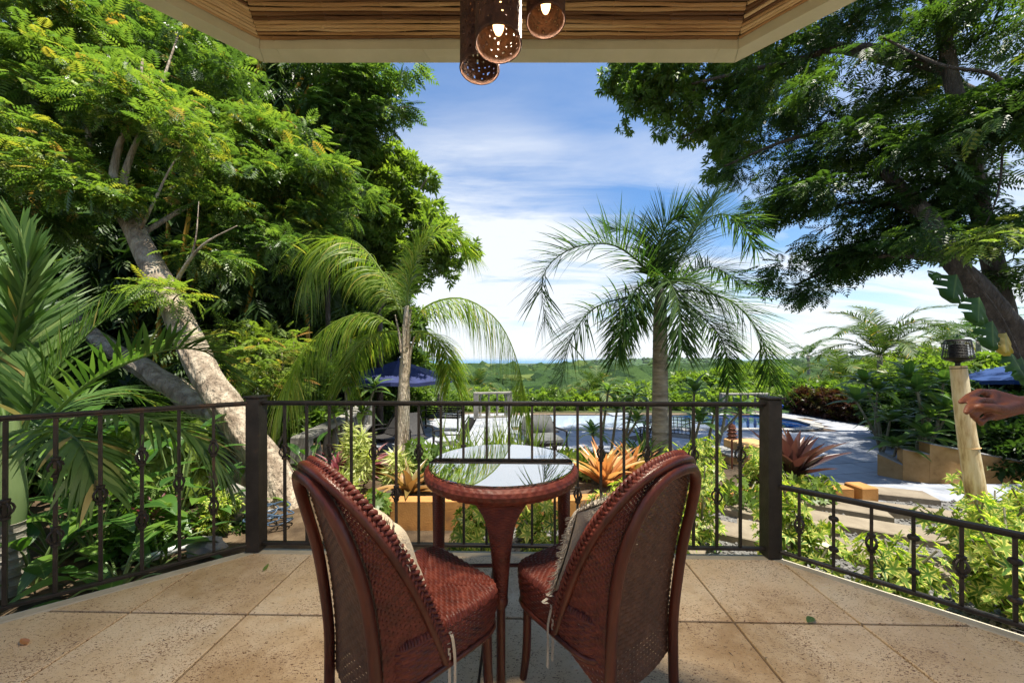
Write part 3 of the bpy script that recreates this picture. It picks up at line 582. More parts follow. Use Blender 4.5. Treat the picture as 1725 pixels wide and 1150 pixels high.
def make_chair():
    root = thing('wicker_chair', '', 'chair', (0, 0, 0), 'red brown wicker chairs at the glass table')
    def part(mb, name, mat, parent=None):
        o = mb.build(name, mat, None, angle=60); o.parent = parent or root; return o
    Bc = [(.192, .012, .32), (.199, -.035, .44), (.204, -.09, .57), (.200, -.15, .69), (.183, -.205, .785), (.140, -.262, .875), (.075, -.295, .922), (0, -.305, .934)]
    Ac = [(.158, -.185, .215), (.162, -.185, .35), (.166, -.195, .49), (.166, -.215, .62), (.156, -.245, .735), (.122, -.278, .838), (.066, -.298, .893), (0, -.305, .906)]
    Bs = spline(Bc, 61); As = spline(Ac, 61)
    at = lambda C, t: C[min(60, int(t*60))].lerp(C[min(60, int(t*60)+1)], t*60-int(t*60))
    def shell(u, v):
        t = v*0.985; a = at(As, t); b = at(Bs, t); q = [Vector((-b.x, b.y, b.z)), Vector((-a.x, a.y, a.z)), Vector((a.x, a.y, a.z)), b]
        if u < 0.30: p = q[0].lerp(q[1], u/0.30)
        elif u > 0.70: p = q[2].lerp(q[3], (u-0.70)/0.30)
        else:
            k = (u-0.30)/0.40; p = q[1].lerp(q[2], k); p.y -= 0.018*math.sin(PI*k)*(1-t)
        return p
    mb = MB(); weave(mb, lambda u, v: shell(0.295+u*0.41, v), 20, 64, 0.0021, flip=1); part(mb, 'back_panel', M['wickerdark'])
    for lo in (0.0, 0.70):
        mb = MB(); weave(mb, lambda u, v: shell(lo+u*0.30, v), 12, 64, 0.0022, flip=1); part(mb, 'side_wing', M['wicker'])
    mb = MB(); full = [Vector((-p.x, p.y, p.z)) for p in Bs]+Bs[::-1][1:]; braid(mb, full[::4], 0.0155, 0.026); part(mb, 'braided_edge', M['wicker'])
    mb = MB(); mb.tube([p+Vector((0, -.014, -.006)) for p in full[::3]], 0.0125, 8); part(mb, 'edge_hoop', M['redwood'])
    # bent-wood arch: both rear legs and the top bow in one piece of rattan pole
    leg = [(.170, -.215, 0), (.163, -.205, .10)]+[(x, y-.022, z) for x, y, z in Ac]
    leg[2:4] = [(.160, -.203, .215), (.161, -.204, .35)]
    lp = spline(leg, 40); arch = [Vector((-p.x, p.y, p.z)) for p in lp]+lp[::-1][1:]
    mb = MB(); mb.tube(arch, 0.0165, 10); part(mb, 'rear_leg_arch', M['redwood'])
    for s in (-1, 1):
        mb = MB(); mb.tube(spline([(s*.165, .185, .40), (s*.163, .190, .26), (s*.160, .198, .12), (s*.166, .212, 0.0)], 12), [0.0165]*9+[0.0155, .015, .014], 10); part(mb, 'front_leg', M['redwood'])
    # seat: woven top that turns down into a woven apron
    def outline(a):
        c, s = math.cos(a), math.sin(a); k = 1/(abs(c)**6+abs(s)**6)**(1/6); x, y = c*k*0.213, s*k*0.205
        return Vector((x*(0.93+0.07*(y+.2)/.4), y+0.03, 0))
    def top(u, v):
        x, y = u*2-1, v*2-1; r = max(abs(x), abs(y)); 
        if r < 1e-6: return Vector((0, 0.03, 0.452))
        p = outline(math.atan2(y, x)); q = Vector((0, 0.03, 0)).lerp(p, r)
        e = max(0, (r-0.90)/0.10); return Vector((q.x*(1), q.y, 0.452-0.008*(1-r)**2-0.018*(1-math.sqrt(max(0, 1-e*e)))))
    mb = MB(); weave(mb, top, 28, 40, 0.0028, holes=False, sv=3, flip=1); st = part(mb, 'seat', M['wicker'])
    def apron(u, v): 
        p = outline(2*PI*u-PI/2); c = Vector((0, .03, 0)); q = c.lerp(p, 1.002-0.05*(1-v)**2); return Vector((q.x, q.y, 0.318+0.116*v))
    mb = MB(); weave(mb, apron, 84, 11, 0.0021, flip=1); part(mb, 'seat_apron', M['wicker'])
    mb = MB(); mb.tube([apron(k/60, 0)+Vector((0, 0, -.004)) for k in range(60)], 0.011, 7, closed=True); part(mb, 'seat_hoop', M['redwood'])
    return root
ch = make_chair(); ch['label'] = 'wicker chair on the left of the table, turned to show its right wing'
ch2 = copy_tree(ch); ch2['label'] = 'wicker chair on the right of the table, its woven back towards us'
ch.location = (-.334, 1.19, 0); ch.rotation_euler = (0, 0, math.atan2(-.68, .73))
ch2.location = (.300, 1.285, 0); ch2.rotation_euler = (0, 0, math.atan2(.57, .82))
# ------------------------------------------------------------------ cushions resting against the chair backs
def cushion(label, chair, mat, dx=0.0, tz=0.0, dy=0.0):
    root = thing('cushion', label, 'cushion', (0, 0, 0), 'frayed linen cushions on the wicker chairs')
    R = Matrix.Rotation(math.radians(22), 4, 'X')
    T = Matrix.Translation((dx, -0.095+dy, 0.615))@R@Matrix.Rotation(tz, 4, 'Y')
    w, h = 0.158, 0.165
    def pil(sgn):
        def f(u, v):
            x, z = u*2-1, v*2-1; b = (1-x**4)*(1-z**4); k = 1-0.07*(1-abs(x))*abs(z)**2-0.07*(1-abs(z))*abs(x)**2
            wr = 0.006*math.sin(7*x+3*z)*b
            return T@Vector((x*w*(1-0.05*(1-z*z)), sgn*(0.052*max(b, 0)**0.55+0.003)+wr, z*h*(1-0.05*(1-x*x))))
        return f
    mb = MB(); mb.grid(pil(1), 22, 22); mb.grid(pil(-1), 22, 22); o = mb.build('pillow', mat); o.parent = root
    mb = MB(); rr = random.Random(4)
    for k in range(420):
        t = k/105; e = int(t); f_ = (t-e)*2-1; x, z = ((f_, 1), (1, f_), (f_, -1), (-1, f_))[e]
        out = Vector((x if e % 2 else 0, 0, z if e % 2 == 0 else 0)); p = Vector((x*w, 0, z*h)); side = Vector((1, 0, 0)) if e % 2 == 0 else Vector((0, 0, 1))
        ln = rr.uniform(0.018, 0.036); b = p+out*ln+side*rr.uniform(-.012, .012)+Vector((0, rr.uniform(-.012, .012), -.004)); m_ = p.lerp(b, 0.5)+Vector((0, rr.uniform(-.004, .004), 0))
        mb.tube([T@p, T@m_, T@b], [0.0016, 0.0014, 0.0009], 3, caps=False)
    o = mb.build('frayed_fringe', mat); o.parent = root; tag(o, kind='stuff')
    for s in (-1, 1):
        mb = MB(); x = s*0.185
        a = T@Vector((s*w, 0, -h)); p = [a, a+Vector((s*.02, .01, -.015)), Vector((x+s*.012, -.01, .44)), Vector((x+s*.018, .0, .37)), Vector((x+s*.014, .004, .29)), Vector((x+s*.02, 0, .23))]
        for dq in (0, 0.014):
            c = spline([q+Vector((s*dq*0.6, dq, -dq*2)) for q in p], 16); mb.grid(lambda u, v: c[int(round(v*15))]+Vector((0, (u-.5)*.010, 0)), 1, 15)
        o = mb.build('tie_strap', mat); o.parent = root
    root.location = chair.location; root.rotation_euler = chair.rotation_euler
    return root
cushion('cream frayed cushion leaning in the left wicker chair', ch, M['linen'], 0.02, 0.06, -0.012)
cushion('greyish frayed cushion with long ties leaning in the right wicker chair', ch2, M['gray_linen'], -0.045, -0.05, 0.035)
# ------------------------------------------------------------------ round glass-topped table
TX, TY, TZ = -0.047, 1.611, 0.757
tb = thing('wicker_table', 'round red brown wicker table with a clear glass top', 'table', (TX, TY, 0))
def tpart(mb, name, mat): o = mb.build(name, mat, None, angle=60); o.parent = tb; return o
mb = MB(); mb.lathe([(0.0, TZ-0.008), (0.317, TZ-0.008), (0.321, TZ-0.005), (0.321, TZ-0.002), (0.318, TZ), (0.0, TZ)], 96); o = mb.build('glass_top', M['glass'], None, smooth=False); o.parent = tb
mb = MB()
def rim(u, v):
    a = 2*PI*u; b = -2.4+v*4.6; r, z = 0.033*math.cos(b), 0.032*math.sin(b); R_ = 0.309
    return Vector(((R_+r)*math.cos(a), (R_+r)*math.sin(a), TZ-0.0405+z))
weave(mb, rim, 130, 10, 0.0020, holes=False, sv=3, flip=1); tpart(mb, 'woven_rim', M['wicker'])
mb = MB()
def under(u, v): 
    x, y = (u*2-1)*.30, (v*2-1)*.30; s_ = max(abs(x), abs(y))/max(1e-6, math.hypot(x, y)); return Vector((x*s_, y*s_, TZ-0.018))
weave(mb, under, 26, 44, 0.0022, holes=False, flip=1, sv=2, su=2); tpart(mb, 'woven_top', M['wickerdark'])
for k, ang in enumerate((-PI/2+.02, .02, PI/2+.02, PI+.02)):
    er = Vector((math.cos(ang), math.sin(ang), 0)); et = Vector((-er.y, er.x, 0))
    prof = spline([(0.125, .020, .702, .295), (0.083, .024, .655, .296), (.055, .026, .60, .292), (.040, .026, .52, .286), (.030, .025, .42, .281), (.0235, .0225, .335, .279), (.021, .021, .315, .279)] and [Vector((0.125, .020, .702)), Vector((0.083, .024, .655)), Vector((.055, .026, .60)), Vector((.040, .026, .52)), Vector((.030, .025, .42)), Vector((.0245, .0235, .335))], 30)
    def brk(u, v):
        q = prof[min(29, int(v*29))].lerp(prof[min(29, int(v*29)+1)], v*29-int(v*29)); a = -2*PI*u
        st_, sr = q.x*math.cos(a), q.y*math.sin(a); bow = -0.35*(st_**2)/0.3
        return er*(0.283+sr+bow*1.2)+et*st_+Vector((0, 0, q.z))
    mb = MB(); weave(mb, brk, 24, 44, 0.0018, holes=False, flip=1); tpart(mb, 'leg_bracket', M['wicker'])
    mb = MB(); c = er*0.283
    mb.lathe([(0.0155, 0.0), (0.017, .01), (.0165, .05), (0.0165, .295), (0.022, .300), (.027, .312), (.0275, .322), (.025, .336), (.018, .345)], 14, c); tpart(mb, 'leg', M['redwood'])
for ang in (.02, PI/2+.02):
    er = Vector((math.cos(ang), math.sin(ang), 0)); mb = MB(); mb.tube([er*-.275+Vector((0, 0, .287+(.014 if ang > 1 else 0))), er*.275+Vector((0, 0, .287+(.014 if ang > 1 else 0)))], 0.0085, 8); tpart(mb, 'stretcher', M['redwood'])
# ------------------------------------------------------------------ ground, valley, sea
M['soil'] = surf('garden_soil', [(0.3, (0.035, 0.024, 0.015)), (0.55, (0.075, 0.052, 0.032)), (0.75, (0.12, 0.085, 0.055))], 0.95, 5, bump=0.8, bscale=22, dist=0.01)
def ground_mat():
    m, nt, o = _mat('valley_ground'); N = nt.nodes.new; L = nt.links.new
    b = N('ShaderNodeBsdfPrincipled'); b.inputs['Roughness'].default_value = 0.95; b.inputs['Specular IOR Level'].default_value = 0.1; L(b.outputs[0], o.inputs[0]); tc = N('ShaderNodeTexCoord')
    ds = N('ShaderNodeVectorMath'); ds.operation = 'LENGTH'; L(tc.outputs['Object'], ds.inputs[0])
    n = N('ShaderNodeTexNoise'); n.inputs['Scale'].default_value = 5; n.inputs['Detail'].default_value = 6; L(tc.outputs['Object'], n.inputs[0])
    soil = ramp(nt, [(0.3, (0.035, 0.024, 0.015)), (0.55, (0.08, 0.055, 0.033)), (0.75, (0.13, 0.095, 0.06))]); L(n.outputs[0], soil.inputs[0])
    v = N('ShaderNodeTexVoronoi'); v.inputs['Scale'].default_value = 0.09; L(tc.outputs['Object'], v.inputs[0])
    n2 = N('ShaderNodeTexNoise'); n2.inputs['Scale'].default_value = 0.02; n2.inputs['Detail'].default_value = 8; L(tc.outputs['Object'], n2.inputs[0])
    ad = N('ShaderNodeMath'); L(v.outputs['Distance'], ad.inputs[0]); ad.operation = 'MULTIPLY_ADD'; ad.inputs[1].default_value = 0.04; L(n2.outputs[0], ad.inputs[2])
    veg = ramp(nt, [(0.35, (0.020, 0.042, 0.016)), (0.55, (0.040, 0.078, 0.024)), (0.75, (0.068, 0.105, 0.034))]); L(ad.outputs[0], veg.inputs[0])
    mr = N('ShaderNodeMapRange'); L(ds.outputs['Value'], mr.inputs[0]); mr.inputs[1].default_value = 14; mr.inputs[2].default_value = 20
    mx = N('ShaderNodeMix'); mx.data_type = 'RGBA'; L(mr.outputs[0], mx.inputs[0]); L(soil.outputs[0], mx.inputs[6]); L(veg.outputs[0], mx.inputs[7]); L(mx.outputs[2], b.inputs['Base Color'])
    bp = N('ShaderNodeBump'); bp.inputs['Strength'].default_value = 0.7; bp.inputs['Distance'].default_value = 0.05; n3 = N('ShaderNodeTexNoise'); n3.inputs['Scale'].default_value = 18; n3.inputs['Detail'].default_value = 6; L(tc.outputs['Object'], n3.inputs[0]); L(n3.outputs[0], bp.inputs['Height']); L(bp.outputs[0], b.inputs['Normal'])
    return m
M['ground'] = ground_mat()
def sst(a, b, x): t = min(1, max(0, (x-a)/(b-a))); return t*t*(3-2*t)
PROF = [(14, 703), (40, 664), (100, 645), (300, 631), (1000, 621), (3000, 614.0), (6600, 611.5), (9500, 611.5)]
def far_z(x, y):
    r = max(14.0, math.hypot(x, y)); Y = max(y, 0.42*r); lr = math.log(r)
    for (a, ya), (b, yb) in zip(PROF, PROF[1:]):
        if r <= b: break
    t = min(1, (lr-math.log(a))/(math.log(b)-math.log(a))); sy = ya+(yb-ya)*t
    z = H-(sy-HZ)/FP*Y
    px = CX+FP*x/max(Y, 1)
    # a wooded ridge closing the right half of the valley
    k = sst(905, 985, px)*math.exp(-((math.log(r)-math.log(1700))/0.55)**2)
    top = H-(605.5+2.5*math.sin(px*0.021)-2.5*sst(1150, 1500, px)-HZ)/FP*Y
    z = z*(1-k)+top*k
    z += (noise.noise(Vector((x*0.004, y*0.004, 3)))*0.006*r + noise.noise(Vector((x*0.03, y*0.03, 9)))*0.004*min(r, 700))*sst(30, 200, r)*(1-0.8*sst(3000, 6000, r))
    if r > 6700: z -= (r-6700)*0.02
    return z
def near_z(x, y):
    z = -0.365
    z += 0.9*sst(-3.2, -9, x)*sst(-1, 3, y) if x < -3.2 else 0         # bank rising under the leaning tree
    xl = -2.75-.28*(y-5.6)
    if x > xl:
        d = sst(4.7, 5.5, y); z = z*(1-d)-1.2*d
    else:
        d = sst(9.0, 12.0, y); z = z*(1-d)-0.9*d
    if x > 3.4: z = min(z, -0.365-0.85*min(1, max(0, (y-3.7)/1.2)))
    if x > 9.5: z = max(z, -0.36-0.84*sst(3, 7, y))
    return z
def gz(x, y):
    r = math.hypot(x, y); k = sst(15.6, 20.0, max(y, 0.62*r)); return near_z(x, y)*(1-k)+far_z(x, y)*k
rs = [0.0]+list(np.linspace(0.6, 16, 46))+list(np.exp(np.linspace(math.log(16.7), math.log(9500), 86))); NA = 300
Vg, Fg = [], []
for r in rs:
    for k in range(NA):
        a = -PI+2*PI*k/NA; x, y = r*math.sin(a), r*math.cos(a); Vg.append((x, y, gz(x, y)))
for i in range(len(rs)-1):
    for k in range(NA): Fg.append((i*NA+k, i*NA+(k+1) % NA, (i+1)*NA+(k+1) % NA, (i+1)*NA+k))
mb = MB(); mb.add(Vg, [f[::-1] for f in Fg]); tag(mb.build('ground', M['ground'], angle=0), kind='structure')
def sea_mat():
    m, nt, o = _mat('sea_water'); N = nt.nodes.new; L = nt.links.new
    b = N('ShaderNodeBsdfPrincipled'); L(b.outputs[0], o.inputs[0]); b.inputs['Roughness'].default_value = 0.45; b.inputs['Specular IOR Level'].default_value = 0.12
    tc = N('ShaderNodeTexCoord'); n = N('ShaderNodeTexNoise'); n.inputs['Scale'].default_value = 0.0006; n.inputs['Detail'].default_value = 6; L(tc.outputs['Object'], n.inputs[0])
    r = ramp(nt, [(0.35, (0.01, 0.10, 0.24)), (0.65, (0.015, 0.19, 0.36))]); L(n.outputs[0], r.inputs[0]); L(r.outputs[0], b.inputs['Base Color']); return m
M['sea'] = sea_mat()
sv = []; sf = []
for r in (5200, 9000, 16000, 30000, 60000):
    for k in range(61): a = math.radians(-70+140*k/60); sv.append((r*math.sin(a), r*math.cos(a), -88.0))
for i in range(4):
    for k in range(60): sf.append((i*61+k, i*61+61+k, i*61+62+k, i*61+k+1))
mb = MB(); mb.add(sv, [f[::-1] for f in sf]); tag(mb.build('sea', M['sea'], angle=0), kind='structure')
# ------------------------------------------------------------------ gravel, stepping stones, steps
M['gravel'] = surf('grey_gravel', [(0.3, (0.05, 0.048, 0.046)), (0.5, (0.13, 0.127, 0.12)), (0.7, (0.26, 0.25, 0.235))], 0.9, 55, detail=3, bump=0.9, bscale=60, dist=0.006)
M['pebble'] = surf('pebble', [(0.25, (0.08, 0.077, 0.073)), (0.5, (0.17, 0.165, 0.155)), (0.75, (0.32, 0.31, 0.29))], 0.8, 30, bump=0.2, rnd=0.4)
M['slabstone'] = surf('stepping_slab', [(0.3, (0.15, 0.12, 0.085)), (0.55, (0.21, 0.175, 0.125)), (0.8, (0.27, 0.23, 0.17))], 0.85, 5, bump=0.35, bscale=70, rnd=0.12)
M['deck'] = surf('blue_grey_paver', [(0.25, (0.17, 0.18, 0.205)), (0.5, (0.27, 0.285, 0.315)), (0.75, (0.36, 0.37, 0.395))], 0.62, 4, bump=0.35, bscale=40, rnd=0.22, rrough=0.1)
M['coping'] = surf('pale_coping', [(0.3, (0.27, 0.26, 0.235)), (0.7, (0.36, 0.345, 0.31))], 0.7, 5, bump=0.2, rnd=0.1)
M['ochre'] = surf('ochre_stucco', [(0.24, (0.14, 0.075, 0.03)), (0.42, (0.31, 0.145, 0.04)), (0.6, (0.38, 0.185, 0.052)), (0.8, (0.42, 0.25, 0.11))], 0.85, 5, detail=9, bump=0.35, bscale=70)
M['tan'] = surf('tan_stucco', [(0.22, (0.22, 0.12, 0.05)), (0.42, (0.40, 0.24, 0.10)), (0.6, (0.46, 0.29, 0.13)), (0.8, (0.50, 0.34, 0.18))], 0.85, 5, detail=9, bump=0.35, bscale=70)
M['warm'] = surf('warm_tan_stucco', [(0.24, (0.26, 0.13, 0.045)), (0.42, (0.46, 0.25, 0.085)), (0.6, (0.54, 0.31, 0.12)), (0.8, (0.58, 0.37, 0.17))], 0.85, 5, detail=9, bump=0.35, bscale=70)
M['capstone'] = surf('grey_wall_cap', [(0.3, (0.25, 0.25, 0.25)), (0.7, (0.38, 0.38, 0.38))], 0.8, 8, bump=0.3)
GRAV = [(-0.3, 2.36), (1.62, 2.30), (R1.x+.1, R1.y), (RE.x+.05, RE.y), (9, 0.2), (9.3, 3.93), (3.9, 3.93), (2.4, 3.80), (0.6, 3.35), (-0.3, 3.31)]
mb = MB(); mb.add([(x, y, -0.349) for x, y in GRAV], [tuple(range(len(GRAV)))]); tag(mb.build('gravel_path', M['gravel'], smooth=False), kind='structure')
ico = bmesh.new(); bmesh.ops.create_icosphere(ico, subdivisions=1, radius=1); ico.verts.ensure_lookup_table()
IV = np.array([v.co[:] for v in ico.verts]); IF = np.array([[v.index for v in f.verts] for f in ico.faces]); ico.free()
def inside(poly, x, y):
    c = False; j = len(poly)-1
    for i in range(len(poly)):
        if (poly[i][1] > y) != (poly[j][1] > y) and x < (poly[j][0]-poly[i][0])*(y-poly[i][1])/(poly[j][1]-poly[i][1])+poly[i][0]: c = not c
        j = i
    return c
pos = []
while len(pos) < 9000:
    x, y = random.uniform(-0.3, 6.5), random.uniform(0.8, 4.5)
    if inside(GRAV, x, y) and random.random() < min(1, 2.2/y**1.2+0.15): pos.append((x, y))
pos = np.array(pos); n = len(pos); s = RNG.uniform(0.007, 0.019, n)
Rr = RNG.normal(size=(n, 3, 3)); Q = np.linalg.qr(Rr)[0]; sq = np.stack([np.ones(n), RNG.uniform(.6, 1, n), RNG.uniform(.5, .8, n)], 1)
Vp = np.einsum('nij,nvj->nvi', Q, IV[None]*sq[:,None,:])*s[:,None,None]+np.stack([pos[:,0], pos[:,1], -0.349+s*0.4], 1)[:,None,:]
Fp = (IF[None]+(np.arange(n)*len(IV))[:,None,None]).reshape(-1, 3)
peb = np_mesh('loose_gravel', Vp.reshape(-1, 3), Fp, np.zeros((n*len(IV), 2)), np.repeat(RNG.random(n), len(IV)), M['pebble'])
tag(peb, 'loose grey pebbles strewn over the gravel path beside the terrace', 'gravel', kind='stuff')
SL = [(1.75, 3.28, -.55), (2.45, 3.02, -.55), (2.55, 3.48, -.55), (3.25, 3.25, -.5), (3.3, 3.75, -.5), (4.1, 3.5, -.45), (1.05, 3.0, -.6), (4.2, 4.1, -.4), (3.15, 2.55, -.55)]
SLL = ['stepping slab in the gravel just right of the right railing post', 'stepping slab in the gravel in front of the low railing', 'long pale stepping slab across the middle of the gravel', 'stepping slab in the gravel left of the bamboo torch', 'stepping slab in the gravel near the end of the ochre kerb', 'stepping slab at the foot of the bamboo torch', 'stepping slab half hidden behind the right railing post', 'stepping slab nearest the stone steps', 'stepping slab nearest the right edge among the shrubs']
for (x, y, a), lb in zip(SL, SLL):
    mb = MB(); mb.box((0, 0, 0), (1.0+random.uniform(-.1, .1), 0.29, 0.08), 0, 0.008); o = mb.build('stepping_stone', M['slabstone'], smooth=False); o.location = (x, y, -0.325); o.rotation_euler = (random.uniform(-.01, .01), random.uniform(-.01, .01), a); tag(o, lb, 'paving slab', 'slabs set in the gravel path')
st = thing('stone_steps', 'shallow stone steps between the gravel path and pool deck', 'steps', (6.2, 5.2, -1.1))
for y0, y1, z in ((3.94, 4.50, -0.36), (4.48, 5.10, -0.60), (5.08, 5.70, -0.85)):
    for k in range(4):
        mb = MB(); x0 = 3.98+k*1.40; mb.box((x0+.71, (y0+y1)/2, z-0.15), (1.41, y1-y0, 0.30), 0, 0.01); mb.build('tread', M['deck'], st, smooth=False)
# ------------------------------------------------------------------ pool deck and pool
ZD = -1.1
POOL = [(0.8, 11.8), (9.2, 11.8), (10.1, 12.05), (10.6, 12.6), (10.75, 13.4), (10.5, 14.3), (10.0, 14.97), (0.8, 14.97)]
DECK = [(-3.7, 9.6), (-2.6, 5.6), (9.3, 5.6), (10.6, 8.9), (12.6, 11.8), (12.3, 15.4), (-3.0, 15.4)]
deck = MB(); n0 = len(DECK)
bmx = bmesh.new(); ov_ = [bmx.verts.new((x, y, ZD-0.03)) for x, y in DECK]; iv_ = [bmx.verts.new((x, y, ZD-0.03)) for x, y in POOL]
ed = [bmx.edges.new((l[i], l[(i+1) % len(l)])) for l in (ov_, iv_) for i in range(len(l))]
bmesh.ops.triangle_fill(bmx, use_beauty=True, edges=ed); me = bpy.data.meshes.new('pool_deck'); bmesh.ops.recalc_face_normals(bmx, faces=bmx.faces); 
for f in bmx.faces:
    if f.normal.z < 0: f.normal_flip()
bmx.to_mesh(me); bmx.free(); me.materials.append(M['mortar']); dk = link(bpy.data.objects.new('pool_deck', me)); tag(dk, kind='structure')
pw, pd = 0.90, 0.60; th = 0.16; ct, stn = math.cos(th), math.sin(th); pm_ = None
for i in range(-6, 20):
    for j in range(-6, 22):
        x0, y0 = i*pw+(0.45 if j % 2 else 0), j*pd; x = x0*ct-y0*stn; y = 6.4+x0*stn+y0*ct
        if not inside(DECK, x, y) or inside(POOL, x, y): continue
        if y > 15.1 or min(math.hypot(x-px_, y-py_) for px_, py_ in POOL) < 0.5: continue
        if pm_ is None: mb = MB(); mb.box((0, 0, 0), (pw-0.014, pd-0.014, 0.05), 0, 0.006); pm_ = mb.mesh('paver', M['deck'], False)
        o = bpy.data.objects.new('paver', pm_); COL.objects.link(o); o.parent = dk; o.location = (x, y, ZD-0.022+random.uniform(-.002, .002)); o.rotation_euler = (random.uniform(-.003, .003), random.uniform(-.003, .003), th)
def water_mat():
    m, nt, o = _mat('pool_water'); N = nt.nodes.new; L = nt.links.new
    b = N('ShaderNodeBsdfPrincipled'); L(b.outputs[0], o.inputs[0]); b.inputs['Roughness'].default_value = 0.04; b.inputs['IOR'].default_value = 1.33
    tc = N('ShaderNodeTexCoord'); v = N('ShaderNodeTexVoronoi'); v.feature = 'DISTANCE_TO_EDGE'; v.inputs['Scale'].default_value = 2.2; L(tc.outputs['Object'], v.inputs[0])
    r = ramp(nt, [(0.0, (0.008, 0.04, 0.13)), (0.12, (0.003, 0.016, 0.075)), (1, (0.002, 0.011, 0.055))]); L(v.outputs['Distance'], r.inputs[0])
    # sky reflection painted pale at left, deep blue tiles towards the curved end
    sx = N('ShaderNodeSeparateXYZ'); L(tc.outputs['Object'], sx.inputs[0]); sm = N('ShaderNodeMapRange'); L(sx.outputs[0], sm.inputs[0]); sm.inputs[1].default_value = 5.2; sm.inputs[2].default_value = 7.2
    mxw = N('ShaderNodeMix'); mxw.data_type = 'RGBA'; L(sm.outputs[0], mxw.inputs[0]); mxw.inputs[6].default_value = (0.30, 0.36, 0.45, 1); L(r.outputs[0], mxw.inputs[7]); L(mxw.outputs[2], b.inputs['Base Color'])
    n = N('ShaderNodeTexNoise'); n.inputs['Scale'].default_value = 3.0; n.inputs['Detail'].default_value = 3; L(tc.outputs['Object'], n.inputs[0]); bp = N('ShaderNodeBump'); bp.inputs['Strength'].default_value = 0.05; bp.inputs['Distance'].default_value = 0.03; L(n.outputs[0], bp.inputs['Height']); L(bp.outputs[0], b.inputs['Normal'])
    return m
M['water'] = water_mat()
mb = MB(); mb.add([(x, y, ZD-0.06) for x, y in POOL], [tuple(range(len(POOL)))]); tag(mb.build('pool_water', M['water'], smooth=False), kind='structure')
cp = thing('pool_coping', 'pale stone coping around the curved end of the pool', 'coping', (10.4, 13, ZD))
for i in range(len(POOL)):
    a, b = Vector((*POOL[i], 0)), Vector((*POOL[(i+1) % len(POOL)], 0))
    if i == 6: continue
    k = max(1, int((b-a).length/0.9)); d = (b-a)/k; nrm = Vector((d.y, -d.x, 0)).normalized()
    for q in range(k):
        c = a+d*(q+.5)+nrm*0.15; mb = MB(); mb.box((c.x, c.y, ZD-0.005), (d.length-0.012, 0.36, 0.07), math.atan2(d.y, d.x), 0.01); mb.build('coping_stone', M['coping'], cp, smooth=False)
# ------------------------------------------------------------------ planter beds and stair walls in ochre stucco
def wall_run(name, label, pts, w, z0, z1, mat, grp=None, cap=None, cat='low wall'):
    root = thing(name, label, cat, (pts[0][0], pts[0][1], z0), grp); n = len(pts)
    L_, R_ = [], []
    for i, p in enumerate(pts):
        a = Vector(pts[max(i-1, 0)][:2]); b = Vector(pts[min(i+1, n-1)][:2]); t = (b-a).normalized(); nn = Vector((-t.y, t.x)); c = Vector(p[:2]); L_.append(c+nn*w/2); R_.append(c-nn*w/2)
    zz = [(p[2] if len(p) > 2 else z1) for p in pts]; mb = MB()
    vs = [];
    for i in range(n): vs += [(L_[i].x, L_[i].y, z0), (R_[i].x, R_[i].y, z0), (R_[i].x, R_[i].y, zz[i]), (L_[i].x, L_[i].y, zz[i])]
    fs = [(i*4+k, i*4+(k+1) % 4, i*4+4+(k+1) % 4, i*4+4+k) for i in range(n-1) for k in range(4)]+[(3, 2, 1, 0), tuple((n-1)*4+k for k in range(4))]
    mb.add(vs, fs); mb.build('wall_body', mat, root, smooth=False)
    if cap:
        for i in range(n-1):
            a, b = Vector((*pts[i][:2], zz[i])), Vector((*pts[i+1][:2], zz[i+1])); d = b-a; c = (a+b)/2+Vector((0, 0, cap/2+.001))
            Rm = d.to_track_quat('X', 'Z').to_matrix(); mb = MB(); mb.box(c, (d.length, w+0.04, cap), 0, 0.006, M=Rm); mb.build('wall_cap', M['capstone'], root, smooth=False)
    return root
def spl2(pts, n): return [(p.x, p.y, p.z) for p in spline([(a, b, 0) for a, b in pts], n)]
kc = spl2([(-1.62, 3.40), (-1.2, 3.36), (-0.4, 3.36), (0.5, 3.38), (1.4, 3.55), (2.3, 3.80), (3.1, 3.92), (3.70, 3.92)], 32)
wall_run('planter_kerb', 'ochre rendered kerb curving round the planted bed before the deck', [(x, y, -0.10-0.09*sst(0.8, 2.2, x)) for x, y, z in kc], 0.14, -0.37, -0.1, M['ochre'], 'ochre planter walls')
mb = MB(); mb.box((3.84, 3.92, -0.27), (0.18, 0.20, 0.21), 0.05, 0.012); tag(mb.build('kerb_end_block', M['ochre'], smooth=False), 'square ochre block closing the end of the planter kerb', 'block', 'ochre planter walls')
wall_run('planter_back_wall', 'ochre wall at the back of the planted bed before the sunken deck', [(-2.2, 5.35), (-1.2, 5.45), (0.5, 5.5), (2.95, 5.45)], 0.14, -1.15, -0.24, M['ochre'], 'ochre planter walls')
BED = [(-1.5, 4.5), (-1.45, 3.7), (-1.2, 3.4), (0.5, 3.44), (1.4, 3.6), (2.3, 3.86), (3.66, 3.95), (3.6, 4.6), (2.95, 5.40), (0.5, 5.44), (-1.2, 5.40), (-2.2, 5.30)]
mb = MB(); mb.add([(x, y, -0.20) for x, y in BED], [tuple(range(len(BED)))]); tag(mb.build('planting_bed', M['soil'], smooth=False), kind='structure')
lw = thing('stair_wall', 'stepped ochre end wall left of the steps beside the purple bromeliad', 'wall', (3.2, 5.1, -1.1), 'rendered walls flanking the steps')
mb = MB(); mb.box((3.05, 5.05, -0.62), (0.23, 0.5, 1.02), 0, 0.01); mb.build('low_block', M['tan'], lw, smooth=False)
mb = MB(); mb.box((3.40, 5.08, -0.57), (0.455, 0.52, 1.20), 0, 0.01); mb.build('high_block', M['tan'], lw, smooth=False)
mb = MB(); mb.box((3.05, 5.05, -0.094), (0.25, 0.52, 0.028), 0, 0.006); mb.build('wall_cap', M['capstone'], lw, smooth=False)
